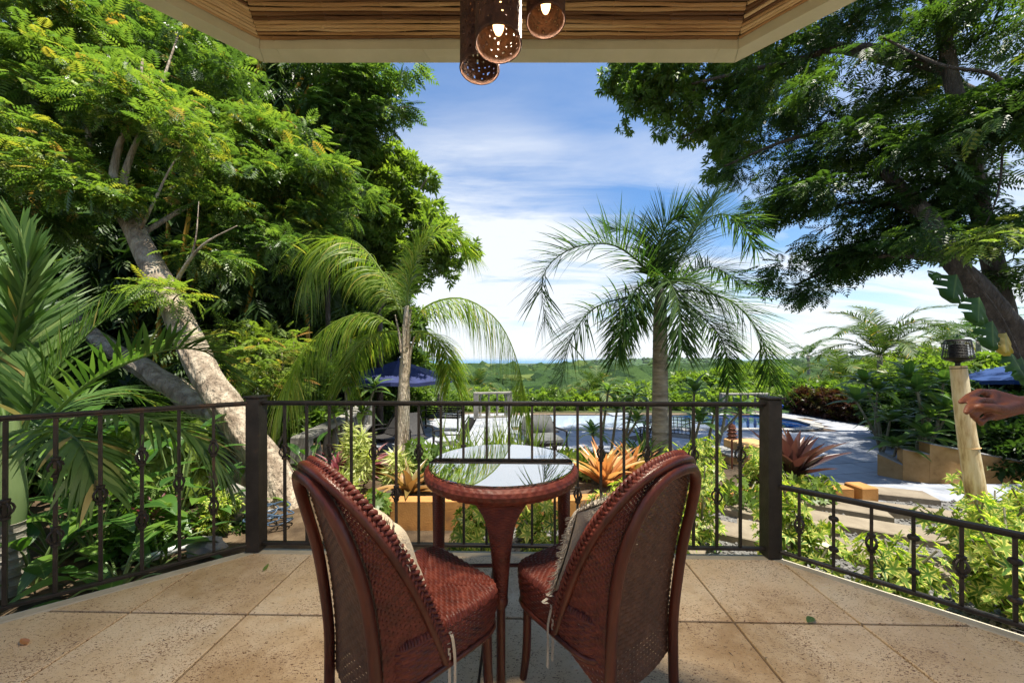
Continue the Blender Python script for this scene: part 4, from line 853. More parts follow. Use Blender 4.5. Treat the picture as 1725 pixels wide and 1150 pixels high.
rw = thing('stair_wall', 'long stepped ochre wall sloping down right of the steps behind the torch', 'wall', (8, 6.5, -1.1), 'rendered walls flanking the steps')
def wedge(name, a, b, za, zb, w, mat):
    t = (b-a).normalized(); nn = Vector((-t.y, t.x, 0)); mb = MB()
    vs = [a, b, b+nn*w, a+nn*w]; vs = [(v.x, v.y, -1.14) for v in vs]+[(v.x, v.y, z) for v, z in zip(vs, (za, zb, zb, za))]
    mb.add(vs, [(3,2,1,0), (4,5,6,7), (0,1,5,4), (1,2,6,5), (2,3,7,6), (3,0,4,7)]); return mb.build(name, mat, rw, smooth=False)
w0 = G(1478, 800, ZD); w1 = G(1521, 809, ZD); w2 = P(1566, 815, 6.62); w2.z = 0; w0.z = w1.z = 0; w3 = Vector((9.6, 6.12, 0))
wedge('low_wing', w0, w1-(w1-w0)*0.01, H-(764-HZ)/FP*w0.y, H-(784-HZ)/FP*w1.y, 0.2, M['tan'])
wedge('step_wing', w1, w2, H-(757-HZ)/FP*w1.y, H-(766-HZ)/FP*w2.y, 0.24, M['warm'])
wedge('long_wing', w2+(w2-w1)*0.01, w3, H-(748-HZ)/FP*w2.y, H-(795-HZ)/FP*6.1, 0.24, M['warm'])
for a, b, za, zb, w in ((w0, w1, H-(764-HZ)/FP*w0.y, H-(784-HZ)/FP*w1.y, .2), (w1, w2, H-(757-HZ)/FP*w1.y, H-(766-HZ)/FP*w2.y, .24), (w2, w3, H-(748-HZ)/FP*w2.y, H-(795-HZ)/FP*6.1, .24)):
    a = Vector((a.x, a.y, za+.012)); b = Vector((b.x, b.y, zb+.012)); d = b-a; t = Vector((d.x, d.y, 0)).normalized(); nn = Vector((-t.y, t.x, 0)); c = (a+b)/2+nn*w/2
    mb = MB(); mb.box(c, (d.length-.01, w+.03, .02), 0, .004, M=d.to_track_quat('X', 'Z').to_matrix()); mb.build('wall_cap', M['capstone'], rw, smooth=False)
# ------------------------------------------------------------------ bamboo torch
M['bamboo'] = surf('dry_bamboo', [(0.34, (0.16, 0.09, 0.035)), (0.44, (0.40, 0.28, 0.13)), (0.54, (0.60, 0.48, 0.27)), (0.72, (0.72, 0.63, 0.42))], 0.5, 7, detail=9, bump=0.25, bscale=50, stretch=(3, 3, 0.5), spec=0.45)
M['blackmetal'] = surf('black_metal', [(0.3, (0.012, 0.011, 0.010)), (0.7, (0.03, 0.028, 0.026))], 0.42, 15, bump=0.15, metallic=0.5)
tt = P(1614, 616, 2.66); tbm = Vector((P(1658, 895, 2.58).x+.03, 2.58, -0.42)); tor = thing('bamboo_torch', 'leaning garden torch of thick dry bamboo with a black metal burner', 'torch', tbm)
ax = (tt-tbm).normalized(); Lt = (tt-tbm).length; nodes = [0.0, 0.28, 0.55, 0.80, 1.02, 1.30]
pts, rr = [], []
for k in range(60):
    s = k/59*Lt; r = 0.062-0.019*(s/Lt)
    dn_ = min(abs(s-q) for q in (0.30, 0.62, 0.99, 1.36)); r *= 1+0.07*math.exp(-(dn_/0.014)**2)-0.02*math.exp(-((dn_-.03)/0.012)**2)
    pts.append(tbm+ax*s+Vector((0.006*math.sin(s*4), 0, 0))); rr.append(r)
mb = MB(); mb.tube(pts, rr, 20); mb.build('bamboo_pole', M['bamboo'], tor)
for q in (0.30, 0.62, 0.99):
    c = tbm+ax*q; mb = MB(); mb.tube([c-ax*.005, c, c+ax*.005], [0.0640-0.019*q/Lt, 0.0690-0.019*q/Lt, 0.0640-0.019*q/Lt], 20, caps=False); mb.build('node_ring', M['tan'], tor)
for q in (1.36, Lt-.022):
    c = tbm+ax*(q+0.004); mb = MB(); mb.tube([c-ax*.003, c+ax*.003], [0.063-0.019*q/Lt+.0008]*2, 20, caps=False); mb.build('wire_band', M['blackmetal'], tor)
bt = tt+Vector((-.003, 0, .0)); mb = MB(); mb.lathe([(0.014, -.01), (0.014, .022), (0.025, .028), (.066, .042), (.080, .056), (.081, .062)], 24, bt); mb.lathe([(0.0, .044), (.06, .052)], 20, bt, cap=False); mb.build('burner_bowl', M['blackmetal'], tor)
for i in range(11):
    z = .068+i*.0115; r = .081-.016*(i/10); mb = MB(); mb.tube([bt+Vector((r*math.cos(a), r*math.sin(a), z)) for a in np.linspace(0, 2*PI, 33)[:-1]], .0033, 5, closed=True); mb.build('burner_ring', M['blackmetal'], tor)
for k in range(12):
    a = 2*PI*k/12; mb = MB(); mb.tube([bt+Vector((.079*math.cos(a), .079*math.sin(a), .06)), bt+Vector((.063*math.cos(a), .063*math.sin(a), .194))], .0028, 4); mb.build('burner_stay', M['blackmetal'], tor)
mb = MB(); mb.lathe([(.0, .197), (.06, .197), (.066, .193), (.066, .183)], 24, bt); mb.lathe([(0.045, .06), (0.045, .15), (.02, .165), (0, .166)], 16, bt); mb.build('burner_lid', M['blackmetal'], tor)
# ------------------------------------------------------------------ rust pagoda lantern on a stake
M['rust'] = surf('rusted_iron', [(0.3, (0.10, 0.032, 0.018)), (0.7, (0.22, 0.08, 0.045))], 0.8, 25, bump=0.4)
lt = P(1233, 747, 4.6); pl = thing('stake_lantern', 'small rust coloured pagoda lantern on a thin stake', 'lantern', (lt.x, lt.y, -0.2), 'rust path lanterns'); mb = MB(); zc = H-(740-HZ)/FP*4.6
mb.tube([(lt.x, lt.y, -0.22), (lt.x, lt.y, zc)], .011, 8); mb.build('stake', M['rust'], pl)
for k in range(4): mb = MB(); mb.lathe([(.035, zc+k*.045), (.072-.006*k, zc+.012+k*.045), (.06-.006*k, zc+.022+k*.045), (.04, zc+.042+k*.045)], 12, (lt.x, lt.y, 0)); mb.build('tier', M['rust'], pl)
mb = MB(); mb.lathe([(.04, zc+.18), (.0, zc+.215)], 12, (lt.x, lt.y, 0)); mb.build('cap', M['rust'], pl)
# ------------------------------------------------------------------ stone balustrades
M['stone'] = surf('weathered_cast_stone', [(0.25, (0.11, 0.105, 0.09)), (0.5, (0.20, 0.19, 0.165)), (0.75, (0.29, 0.27, 0.235))], 0.9, 4, bump=0.5, bscale=30)
def balustrade(label, pts, zt, zb, sp=0.28):
    root = thing('stone_balustrade', label, 'balustrade', (*pts[0], zb), 'pale cast stone balustrades round the deck'); hm = zt-zb
    prof = [(.05, 0), (.05, .06), (.03, .09), (.055, .22), (.06, .30), (.035, .48), (.028, .58), (.045, .63), (.045, .70)]; k_ = (hm-.14)/.70
    mb = MB(); mb.lathe([(r, z*k_) for r, z in prof], 12); me = mb.mesh('stone_baluster', M['stone'])
    for a, b in zip(pts, pts[1:]):
        a, b = Vector((*a, 0)), Vector((*b, 0)); d = b-a; c = (a+b)/2; rz = math.atan2(d.y, d.x)
        mb = MB(); mb.box((c.x, c.y, zt-.04), (d.length+.02, .22, .08), rz, .02); mb.build('coping_rail', M['stone'], root, smooth=False)
        mb = MB(); mb.box((c.x, c.y, zb+.035), (d.length, .2, .07), rz, .01); mb.build('plinth', M['stone'], root, smooth=False)
        n = int(d.length/sp)
        for i in range(n):
            p = a+d*((i+.5)/n); o = link(bpy.data.objects.new('stone_baluster', me)); o.parent = root; o.matrix_parent_inverse = Matrix.Translation(-Vector(root.location)); o.location = (p.x, p.y, zb+.07)
    for p in (pts[0], pts[-1]):
        mb = MB(); mb.box((p[0], p[1], (zt+zb)/2), (.20, .20, hm+.012), .1, .02); mb.build('end_post', M['stone'], root, smooth=False)
    return root
balustrade('stone balustrade running back along the left side beyond the leaning trunk', [(-2.80, 4.75), (-3.0, 6.4), (-3.5, 8.6)], 0.20, -0.42)
balustrade('distant stone balustrade with a flat top at the far left end of the deck', [(-1.4, 13.9), (-0.1, 14.2)], -0.09, -1.1, 0.3)
balustrade('distant stone balustrade past the pool behind the right railing post', [(9.0, 15.2), (10.9, 15.3)], -0.25, -1.1, 0.3)
# ------------------------------------------------------------------ parasols
M['navy'] = surf('navy_canvas', [(0.3, (0.012, 0.018, 0.07)), (0.7, (0.022, 0.032, 0.11))], 0.85, 6, bump=0.2, bscale=200)
M['blue'] = surf('blue_canvas', [(0.3, (0.005, 0.028, 0.11)), (0.7, (0.009, 0.045, 0.16))], 0.85, 6, bump=0.2, bscale=200)
def parasol(label, x, y, zb, za, ze, R, mat, rot=0.2):
    root = thing('parasol', label, 'parasol', (x, y, zb), 'patio parasols round the pool deck'); n = 8
    for k in range(n):
        a0, a1 = rot+2*PI*k/n, rot+2*PI*(k+1)/n; mb = MB()
        def f(u, v):
            r = R*v; p = Vector((math.cos(a0), math.sin(a0), 0)).lerp(Vector((math.cos(a1), math.sin(a1), 0)), u)*r
            return Vector((x+p.x, y+p.y, za+(ze-za)*(0.85*v+0.15*v*v)-0.05*math.sin(PI*u)*v*v))
        mb.grid(f, 6, 8); 
        e0, e1 = f(0, 1), f(1, 1); m_ = f(.5, 1); mb.add([e0, m_, e1, e1-Vector((0, 0, .1)), m_-Vector((0, 0, .1)), e0-Vector((0, 0, .1))], [(0, 1, 4, 5), (1, 2, 3, 4)]); mb.build('canopy_panel', mat, root)
        mb = MB(); q = Vector((x+R*.98*math.cos(a0), y+R*.98*math.sin(a0), ze-.02)); mb.tube([(x, y, za-.05), q], .011, 5); mb.build('rib', M['blackmetal'], root)
    mb = MB(); mb.tube([(x, y, zb), (x, y, za+.06)], .028, 10); mb.build('pole', M['blackmetal'], root)
    mb = MB(); mb.lathe([(.32, 0), (.32, .05), (.08, .09), (.05, .3), (.0, .3)], 20, (x, y, zb)); mb.build('base', M['blackmetal'], root)
    mb = MB(); mb.lathe([(.03, 0), (.04, .03), (.0, .09)], 10, (x, y, za)); mb.build('finial', mat, root)
    return root
parasol('dark navy parasol open behind the left feathery palm', -3.52, 11.0, ZD, 1.17, 0.60, 1.72, M['navy'])
parasol('bright blue parasol open at the right edge behind the hand', 13.1, 9.0, -0.75, 1.12, 0.72, 1.45, M['blue'], 0.45)
# ------------------------------------------------------------------ deck furniture in black metal
M['sling'] = surf('charcoal_sling', [(0.3, (0.018, 0.017, 0.017)), (0.7, (0.035, 0.033, 0.032))], 0.7, 20, bump=0.3, bscale=160)
def patio_chair(label, x, y, rz, kind='sling', grp='black metal garden chairs on the deck', z=ZD):
    root = thing('garden_chair', label, 'chair', (x, y, z), grp); root.rotation_euler.z = rz
    def pt(mb, nm, mat=M['blackmetal']): o = mb.build(nm, mat); o.parent = root
    w, sd, sh = 0.29, 0.27, 0.40; lean = 0.34 if kind == 'sling' else 0.12; bh = 0.52
    for sx in (-1, 1):
        mb = MB(); mb.tube([(sx*w, sd, 0), (sx*w, sd-.02, sh), (sx*w, sd-.03, .60)], .016, 6); pt(mb, 'leg')
        mb = MB(); mb.tube([(sx*w, -sd-.06, 0), (sx*w, -sd, sh-.04)], .016, 6); pt(mb, 'leg')
        mb = MB(); mb.tube(spline([(sx*w, sd+.03, .575), (sx*w, sd-.06, .61), (sx*w, -.05, .60), (sx*w, -sd-.07, .58)], 10), .018, 6); pt(mb, 'armrest')
        mb = MB(); mb.tube([(sx*w*.93, -sd, sh-.05), (sx*w*.93, -sd-lean*.5, sh+bh*.55), (sx*w*.9, -sd-lean, sh+bh)], .016, 6); pt(mb, 'back_post')
    mb = MB()
    if kind == 'sling': mb.grid(lambda u, v: Vector(((u*2-1)*w*.92, -sd+v*2*sd, sh-.05+.04*v-.03*math.sin(PI*v))), 2, 8)
    else:
        for i in range(9): mb.box((0, -sd+.03+i*.062, sh), (2*w*.95, .035, .012))
    pt(mb, 'seat', M['sling'] if kind == 'sling' else M['blackmetal'])
    if kind == 'sling': mb = MB(); mb.grid(lambda u, v: Vector(((u*2-1)*w*.9, -sd-lean*v-.02*math.sin(PI*v), sh-.03+bh*v)), 2, 8); pt(mb, 'backrest', M['sling'])
    else:
        mb = MB(); f = lambda u, v: Vector(((u*2-1)*w*.9, -sd-lean*v, sh+.1+(bh-.1)*v))
        for i in range(7): mb.tube([f(i/6, .0), f(i/6, 1)], .0085, 4)
        for i in range(6): mb.tube([f(0, i/5), f(1, i/5)], .0085, 4)
        pt(mb, 'lattice_back')
    return root
patio_chair('low black sling chair left of the left palm trunk', -3.35, 9.0, 2.4)
patio_chair('low black sling chair just right of the left palm trunk', -2.35, 8.9, -2.5)
patio_chair('low black sling chair nearest the middle of the deck', -1.5, 8.3, 2.0)
patio_chair('black lattice backed chair left of the right palm trunk', 3.1, 8.6, 0.5, 'lattice')
patio_chair('black lattice backed chair right of the right palm trunk', 4.2, 8.9, -0.6, 'lattice')
gt = thing('garden_table', 'round black metal table between the lattice backed chairs', 'table', (3.6, 9.5, ZD)); mb = MB(); mb.lathe([(0, .70), (.55, .70), (.56, .715), (.55, .73), (0, .73)], 32); o = mb.build('tabletop', M['blackmetal']); o.parent = gt
for k in range(4): a = k*PI/2; mb = MB(); mb.tube(spline([(.40*math.cos(a), .40*math.sin(a), 0), (.18*math.cos(a), .18*math.sin(a), .35), (.42*math.cos(a), .42*math.sin(a), .70)], 10), .014, 6); o = mb.build('leg', M['blackmetal']); o.parent = gt
bn = thing('garden_bench', 'black slatted bench at the far left of the deck', 'bench', (-2.3, 11.6, ZD)); bn.rotation_euler.z = 3.0
for i in range(6): mb = MB(); mb.box((0, -.22-.012*i, .46+i*.075), (1.25, .015, .045)); o = mb.build('back_slat', M['blackmetal'], smooth=False); o.parent = bn
for i in range(6): mb = MB(); mb.box((0, -.18+i*.075, .42), (1.25, .055, .02)); o = mb.build('seat_slat', M['blackmetal'], smooth=False); o.parent = bn
for sx in (-1, 1):
    for y_, h_ in ((-.24, .86), (.22, .62)): mb = MB(); mb.box((sx*.62, y_, h_/2), (.05, .05, h_)); o = mb.build('leg', M['blackmetal'], smooth=False); o.parent = bn
    mb = MB(); mb.box((sx*.62, 0, .63), (.06, .52, .03)); o = mb.build('armrest', M['blackmetal'], smooth=False); o.parent = bn
M['cover'] = surf('grey_cushion', [(0.3, (0.075, 0.078, 0.078)), (0.7, (0.12, 0.123, 0.12))], 0.9, 8, bump=0.3)
lc = thing('lounge_chair', 'deep lounge chair with a puffed grey back cushion on the deck', 'chair', (0.75, 8.7, ZD)); lc.rotation_euler.z = -2.9
mb = MB(); mb.grid(lambda u, v: Vector(((u*2-1)*.42*(1-.10*v**3), -.34-.14*v-.09*math.sin(PI*v)*math.sin(PI*u)**.6, .40+.48*v-.05*(u*2-1)**4*v)), 12, 10); mb.grid(lambda u, v: Vector(((u*2-1)*.42*(1-.10*v**3), -.30-.14*v+.09*math.sin(PI*v)*math.sin(PI*u)**.6, .40+.48*v-.05*(u*2-1)**4*v)), 12, 10); o = mb.build('back_cushion', M['cover']); o.parent = lc
mb = MB(); mb.box((0, .05, .38), (.78, .68, .16), 0, .05); o = mb.build('seat_cushion', M['cover']); o.parent = lc
for sx in (-1, 1):
    mb = MB(); mb.tube(spline([(sx*.46, .40, 0), (sx*.46, .40, .56), (sx*.46, .32, .60), (sx*.46, -.36, .56)], 14), .024, 8); o = mb.build('armrest', M['blackmetal']); o.parent = lc
    mb = MB(); mb.tube([(sx*.44, -.40, 0), (sx*.44, -.42, .7)], .024, 8); o = mb.build('leg', M['blackmetal']); o.parent = lc
mb = MB(); mb.box((0, .04, .285), (.9, .74, .03)); o = mb.build('seat_frame', M['blackmetal'], smooth=False); o.parent = lc
lpst = thing('lamp_post', 'dark iron lamp post left of the navy parasol', 'lamp post', (-4.05, 8.8, ZD)); mb = MB(); mb.lathe([(.19, 0), (.19, .10), (.12, .16), (.11, .55), (.075, .62), (.06, .7), (.05, 2.3), (.07, 2.36), (.0, 2.40)], 14); o = mb.build('post_shaft', M['blackmetal']); o.parent = lpst
mb = MB(); mb.lathe([(.05, 2.38), (.13, 2.44), (.15, 2.72), (.17, 2.74), (.02, 2.90), (.0, 2.96)], 6); o = mb.build('lantern_head', M['blackmetal']); o.parent = lpst
M['bluepot'] = surf('blue_glaze', [(0.3, (0.008, 0.03, 0.25)), (0.7, (0.02, 0.07, 0.42))], 0.2, 6, bump=0.05)
mb = MB(); mb.lathe([(.16, 0), (.20, .02), (.28, .36), (.31, .40), (.31, .45), (.27, .45), (.25, .38), (.0, .36)], 24); o = mb.build('plant_pot', M['bluepot']); o.location = (10.75, 14.6, ZD); tag(o, 'cobalt blue glazed pot standing beyond the pool', 'pot')
# ------------------------------------------------------------------ oddments in the left bed
M['pvc'] = surf('white_pvc', [(0.3, (0.62, 0.62, 0.60)), (0.7, (0.72, 0.72, 0.70))], 0.4, 10, bump=0.05)
a, b = G(255, 938, -0.28), G(324, 915, -0.26); mb = MB(); mb.tube([a, b], .030, 14); mb.tube([b-(b-a)*.12, b-(b-a)*.02], .036, 14); tag(mb.build('pipe', M['pvc']), 'white plastic pipe lying on the soil below the left railing', 'pipe')
def rock(label, c, s, mat, seed, name='garden_rock'):
    b_ = bmesh.new(); bmesh.ops.create_icosphere(b_, subdivisions=3, radius=1)
    for v in b_.verts:
        q = v.co.copy(); k = 1+0.35*noise.noise(q*1.3+Vector((seed, 0, 0)))+0.12*noise.noise(q*4+Vector((0, seed, 0))); v.co = Vector((q.x*s[0]*k, q.y*s[1]*k, q.z*s[2]*k))
    me = bpy.data.meshes.new(name); b_.to_mesh(me); b_.free(); me.materials.append(mat); o = link(bpy.data.objects.new(name, me)); o.location = c; return tag(o, label, 'rock', 'rocks in the left garden bed')
q = G(395, 872, -0.3); rock('pale flat rock propped near the foot of the leaning trunk', (q.x, q.y, -0.14), (.12, .07, .19), M['stone'], 2.1)
q = G(345, 925, -0.3); rock('low grey rock below the left railing beside the white pipe', (q.x, q.y, -0.28), (.13, .10, .07), M['stone'], 5.7)
q = G(330, 790, -0.2); rock('grey boulder in the shade under the small palms', (-3.6, 4.2, -0.15), (.3, .25, .3), M['stone'], 8.3)
M['hose'] = surf('blue_hose', [(0.3, (0.035, 0.06, 0.10)), (0.7, (0.055, 0.09, 0.14))], 0.4, 10, bump=0.05)
q = G(452, 882, -0.33); hp = []
for k in range(90): a = k*.38; r = .13+.05*math.sin(k*.9); hp.append(Vector((q.x+r*math.cos(a)*1.25, q.y+r*math.sin(a)*.8, -0.32+.0016*k+.012*math.sin(k*1.7))))
mb = MB(); mb.tube(spline(hp, 260), .0065, 6); tag(mb.build('garden_hose', M['hose']), 'coiled blue garden hose at the foot of the leaning trunk', 'hose')
# ------------------------------------------------------------------ vegetation materials
K = {}
K['feather'] = leafmat('feathery_leaf', [(0.0, (0.030, 0.062, 0.020)), (0.5, (0.085, 0.150, 0.036)), (0.86, (0.175, 0.240, 0.048)), (0.92, (0.30, 0.26, 0.05)), (1.0, (0.34, 0.18, 0.07))], 0.42, rough=.36, spec=.5)
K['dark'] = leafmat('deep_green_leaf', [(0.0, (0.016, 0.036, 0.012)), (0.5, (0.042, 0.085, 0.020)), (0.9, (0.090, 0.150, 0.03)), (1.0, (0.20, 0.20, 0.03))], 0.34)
K['bamboo'] = leafmat('bamboo_leaf', [(0.0, (0.020, 0.042, 0.012)), (0.5, (0.052, 0.098, 0.022)), (0.9, (0.115, 0.175, 0.035)), (1.0, (0.28, 0.24, 0.05))], 0.36)
K['bright'] = leafmat('bright_green_leaf', [(0.0, (0.055, 0.105, 0.020)), (0.5, (0.115, 0.180, 0.032)), (0.9, (0.19, 0.26, 0.045)), (1.0, (0.32, 0.32, 0.05))], 0.42)
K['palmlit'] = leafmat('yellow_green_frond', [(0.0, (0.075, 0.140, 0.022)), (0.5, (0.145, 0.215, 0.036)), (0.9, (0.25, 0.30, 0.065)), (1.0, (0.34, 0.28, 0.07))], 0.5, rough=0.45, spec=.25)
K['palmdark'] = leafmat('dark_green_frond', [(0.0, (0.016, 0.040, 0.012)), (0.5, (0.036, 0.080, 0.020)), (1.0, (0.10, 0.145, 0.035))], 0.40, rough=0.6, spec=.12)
K['palmbroad'] = leafmat('broad_palm_leaf', [(0.0, (0.032, 0.078, 0.018)), (0.5, (0.075, 0.145, 0.034)), (0.9, (0.16, 0.24, 0.07)), (1.0, (0.30, 0.24, 0.08))], 0.38, rough=0.45, spec=0.3)
K['coco'] = leafmat('coconut_frond', [(0.0, (0.030, 0.062, 0.016)), (0.5, (0.066, 0.110, 0.028)), (0.9, (0.14, 0.18, 0.055)), (1.0, (0.32, 0.23, 0.06))], 0.24, rough=0.55, spec=.2)
K['broad'] = leafmat('glossy_broad_leaf', [(0.0, (0.022, 0.070, 0.014)), (0.5, (0.050, 0.120, 0.020)), (1.0, (0.13, 0.22, 0.03))], 0.34, rough=0.32, spec=0.5, vein=0.5)
K['plum'] = leafmat('plumeria_leaf', [(0.0, (0.045, 0.100, 0.030)), (0.5, (0.085, 0.160, 0.042)), (1.0, (0.17, 0.24, 0.06))], 0.36, rough=0.36, spec=0.45, vein=0.6)
K['varieg'] = leafmat('variegated_leaf', [(0.0, (0.05, 0.12, 0.015)), (0.5, (0.11, 0.20, 0.025)), (1.0, (0.22, 0.30, 0.05))], 0.38, rough=0.38, edge=(0.52, 0.50, 0.14))
K['song'] = leafmat('cream_striped_leaf', [(0.0, (0.10, 0.17, 0.03)), (0.5, (0.22, 0.28, 0.06)), (1.0, (0.40, 0.42, 0.14))], 0.36, rough=0.4, edge=(0.58, 0.56, 0.26))
K['croton'] = leafmat('croton_leaf', [(0.0, (0.030, 0.012, 0.010)), (0.45, (0.060, 0.022, 0.016)), (0.7, (0.05, 0.06, 0.014)), (1.0, (0.14, 0.12, 0.02))], 0.25, rough=0.35)
K['orange'] = leafmat('orange_bromeliad_leaf', [(0.0, (0.32, 0.13, 0.06)), (0.5, (0.46, 0.24, 0.10)), (0.85, (0.52, 0.36, 0.16)), (1.0, (0.24, 0.22, 0.06))], 0.3, (1.3, 1.0, 0.6), rough=0.3, spec=0.5)
K['purple'] = leafmat('purple_bromeliad_leaf', [(0.0, (0.045, 0.020, 0.020)), (0.5, (0.085, 0.043, 0.038)), (1.0, (0.15, 0.09, 0.065))], 0.15, (1.3, 0.8, 0.7), rough=0.28, spec=0.55)
K['brown'] = leafmat('copper_green_leaf', [(0.0, (0.12, 0.13, 0.03)), (0.5, (0.22, 0.13, 0.05)), (1.0, (0.34, 0.20, 0.07))], 0.28, (1.3, 1.0, 0.6), rough=0.32, spec=0.5)
K['pink'] = leafmat('maroon_striped_leaf', [(0.0, (0.10, 0.025, 0.035)), (0.5, (0.20, 0.07, 0.08)), (1.0, (0.36, 0.22, 0.20))], 0.3, (1.2, 0.7, 0.8), rough=0.35)
K['grassy'] = leafmat('grassy_leaf', [(0.0, (0.05, 0.11, 0.02)), (0.5, (0.12, 0.20, 0.035)), (1.0, (0.27, 0.32, 0.08))], 0.4, rough=0.4)
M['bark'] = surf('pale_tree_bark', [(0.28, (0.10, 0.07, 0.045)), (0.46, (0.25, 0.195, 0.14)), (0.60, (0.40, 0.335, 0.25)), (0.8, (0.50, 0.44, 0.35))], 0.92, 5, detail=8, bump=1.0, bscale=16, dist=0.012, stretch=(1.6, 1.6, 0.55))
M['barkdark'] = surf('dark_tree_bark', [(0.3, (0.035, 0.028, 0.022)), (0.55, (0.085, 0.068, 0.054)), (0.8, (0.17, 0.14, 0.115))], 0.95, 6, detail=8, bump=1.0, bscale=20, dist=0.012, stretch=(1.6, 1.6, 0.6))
M['palmtrunk'] = surf('palm_trunk', [(0.3, (0.22, 0.15, 0.095)), (0.45, (0.44, 0.36, 0.26)), (0.7, (0.60, 0.53, 0.42))], 0.9, 5, bump=0.9, bscale=22, dist=0.01, stretch=(2, 2, 0.5))
M['greytrunk'] = surf('ringed_grey_trunk', [(0.3, (0.13, 0.115, 0.09)), (0.5, (0.25, 0.225, 0.18)), (0.7, (0.36, 0.33, 0.27))], 0.9, 6, bump=0.7, bscale=26, stretch=(1, 1, 3))
M['crownshaft'] = surf('green_crownshaft', [(0.3, (0.10, 0.16, 0.055)), (0.7, (0.20, 0.27, 0.11))], 0.45, 3, bump=0.15, stretch=(2, 2, .4))
M['culm'] = surf('yellow_bamboo_culm', [(0.3, (0.38, 0.20, 0.02)), (0.55, (0.55, 0.31, 0.03)), (0.8, (0.50, 0.36, 0.06))], 0.4, 4, bump=0.1, stretch=(3, 3, .5))
M['stem'] = surf('grey_green_stem', [(0.3, (0.12, 0.11, 0.075)), (0.7, (0.26, 0.25, 0.17))], 0.8, 9, bump=0.4)
M['greenstem'] = surf('green_stem', [(0.3, (0.07, 0.12, 0.03)), (0.7, (0.14, 0.20, 0.06))], 0.5, 9, bump=0.2)
# ------------------------------------------------------------------ trunks and limbs
def limb(name, pts, r0, r1, mat, parent, n=14, seg=30, rough=0.08, flare=0.0, freq=3.0):
    c = spline(pts, seg); m = len(c); vs = []; uv = []; prev = None; acc = 0
    for i, p in enumerate(c):
        T = (c[min(i+1, m-1)]-c[max(i-1, 0)]).normalized()
        if prev is None: S = T.orthogonal().normalized()
        else: S = (prev-T*prev.dot(T)).normalized()
        prev = S; B = T.cross(S); t = i/(m-1); r = r0+(r1-r0)*t+flare*max(0, 1-t*5)**2; acc += (p-c[i-1]).length if i else 0
        for k in range(n):
            a = 2*PI*k/n; ca, sa = math.cos(a), math.sin(a); d = S*ca+B*sa
            q = 1+rough*noise.noise(p*freq+d*0.9)+(rough*0.5*math.sin(3*a+p.z*1.2))
            # long plates and furrows running along the bark
            w = noise.noise(Vector((ca*2.6, sa*2.6, acc*1.6+7))); q += rough*0.55*(abs(w)*2-0.5)+rough*0.28*noise.noise(Vector((ca*6, sa*6, acc*5)))
            vs.append(p+d*r*q); uv.append((k/n, t))
    fs = [(i*n+k, i*n+(k+1) % n, (i+1)*n+(k+1) % n, (i+1)*n+k) for i in range(m-1) for k in range(n)]+[tuple(range(n-1, -1, -1)), tuple((m-1)*n+k for k in range(n))]
    mb = MB(); mb.add(vs, fs, uv); return mb.build(name, mat, parent, angle=0)
# ------------------------------------------------------------------ palm fronds
def frond(pts, n=46, llen=0.4, lw=0.022, ang=55, droop=0.5, vee=0.25, mat=None, parent=None, rr=0.012, tint=(0.45, 0.12), start=0.08, seg=4, jit=0.12, up=(0, 0, 1), name='frond', taper=0.55, plume=0.0, rmat=None):
    c = spline(pts, 120); Q = []; TT = []; F = []; mb = MB(); up = Vector(up)
    def at(t):
        s = t*119; i = min(118, int(s)); return c[i].lerp(c[i+1], s-i), (c[min(119, i+2)]-c[max(0, i-1)]).normalized()
    m = 22; rp = [at(k/(m-1))[0] for k in range(m)]; mb.tube(rp, [rr*(1-0.85*k/(m-1)) for k in range(m)], 5); mb.t = [min(0.92, tint[0]+0.25)]*len(mb.v)
    for k in range(n):
        t = start+(1-start)*(k+0.5*random.random())/n; p, T = at(min(t, 1)); S = T.cross(up); S = S.normalized() if S.length > 0.05 else Vector((1, 0, 0)); Nn = S.cross(T)
        prof = (0.55+0.45*min(1, (t-start)/0.22))*(1-taper*max(0, (t-0.55)/0.45)**1.3)
        for s in (-1, 1):
            A = math.radians(ang*(1-0.35*t)+random.gauss(0, 7)); ln = llen*prof*random.uniform(0.85, 1.12); vv = vee+random.gauss(0, jit)+ (random.choice((-1, 0, 1))*plume)
            d = (T*math.cos(A)+S*s*math.sin(A)*math.cos(vv)+Nn*math.sin(vv)*math.sin(A)).normalized(); pos = p.copy(); w0 = lw*(0.8+0.4*random.random()); tt = min(0.95, max(0, random.gauss(*tint))) if random.random() > .035 else .99
            dr = droop*random.uniform(0.75, 1.25); vs = []
            for q in range(seg+1):
                u = q/seg; w = w0*(0.55+0.9*u if u < .4 else 0.91*(1-(u-.4)/.6)**0.8+0.04); wd = d.cross(Nn if abs(d.dot(Nn)) < .9 else T).normalized()*w/2
                vs += [pos-wd, pos+wd]
                d = (d+Vector((0, 0, -1))*dr/seg*(0.6+0.8*u)).normalized(); pos = pos+d*ln/seg
            mb.add(vs, [(2*q, 2*q+1, 2*q+3, 2*q+2) for q in range(seg)], [(x, q/seg) for q in range(seg+1) for x in (0, 1)], tt)
    return mb.build(name, mat, parent, angle=0)
def pp(lst, Y0): return [P(a[0], a[1], a[2] if len(a) > 2 else Y0) for a in lst]
def wob(mb): pass
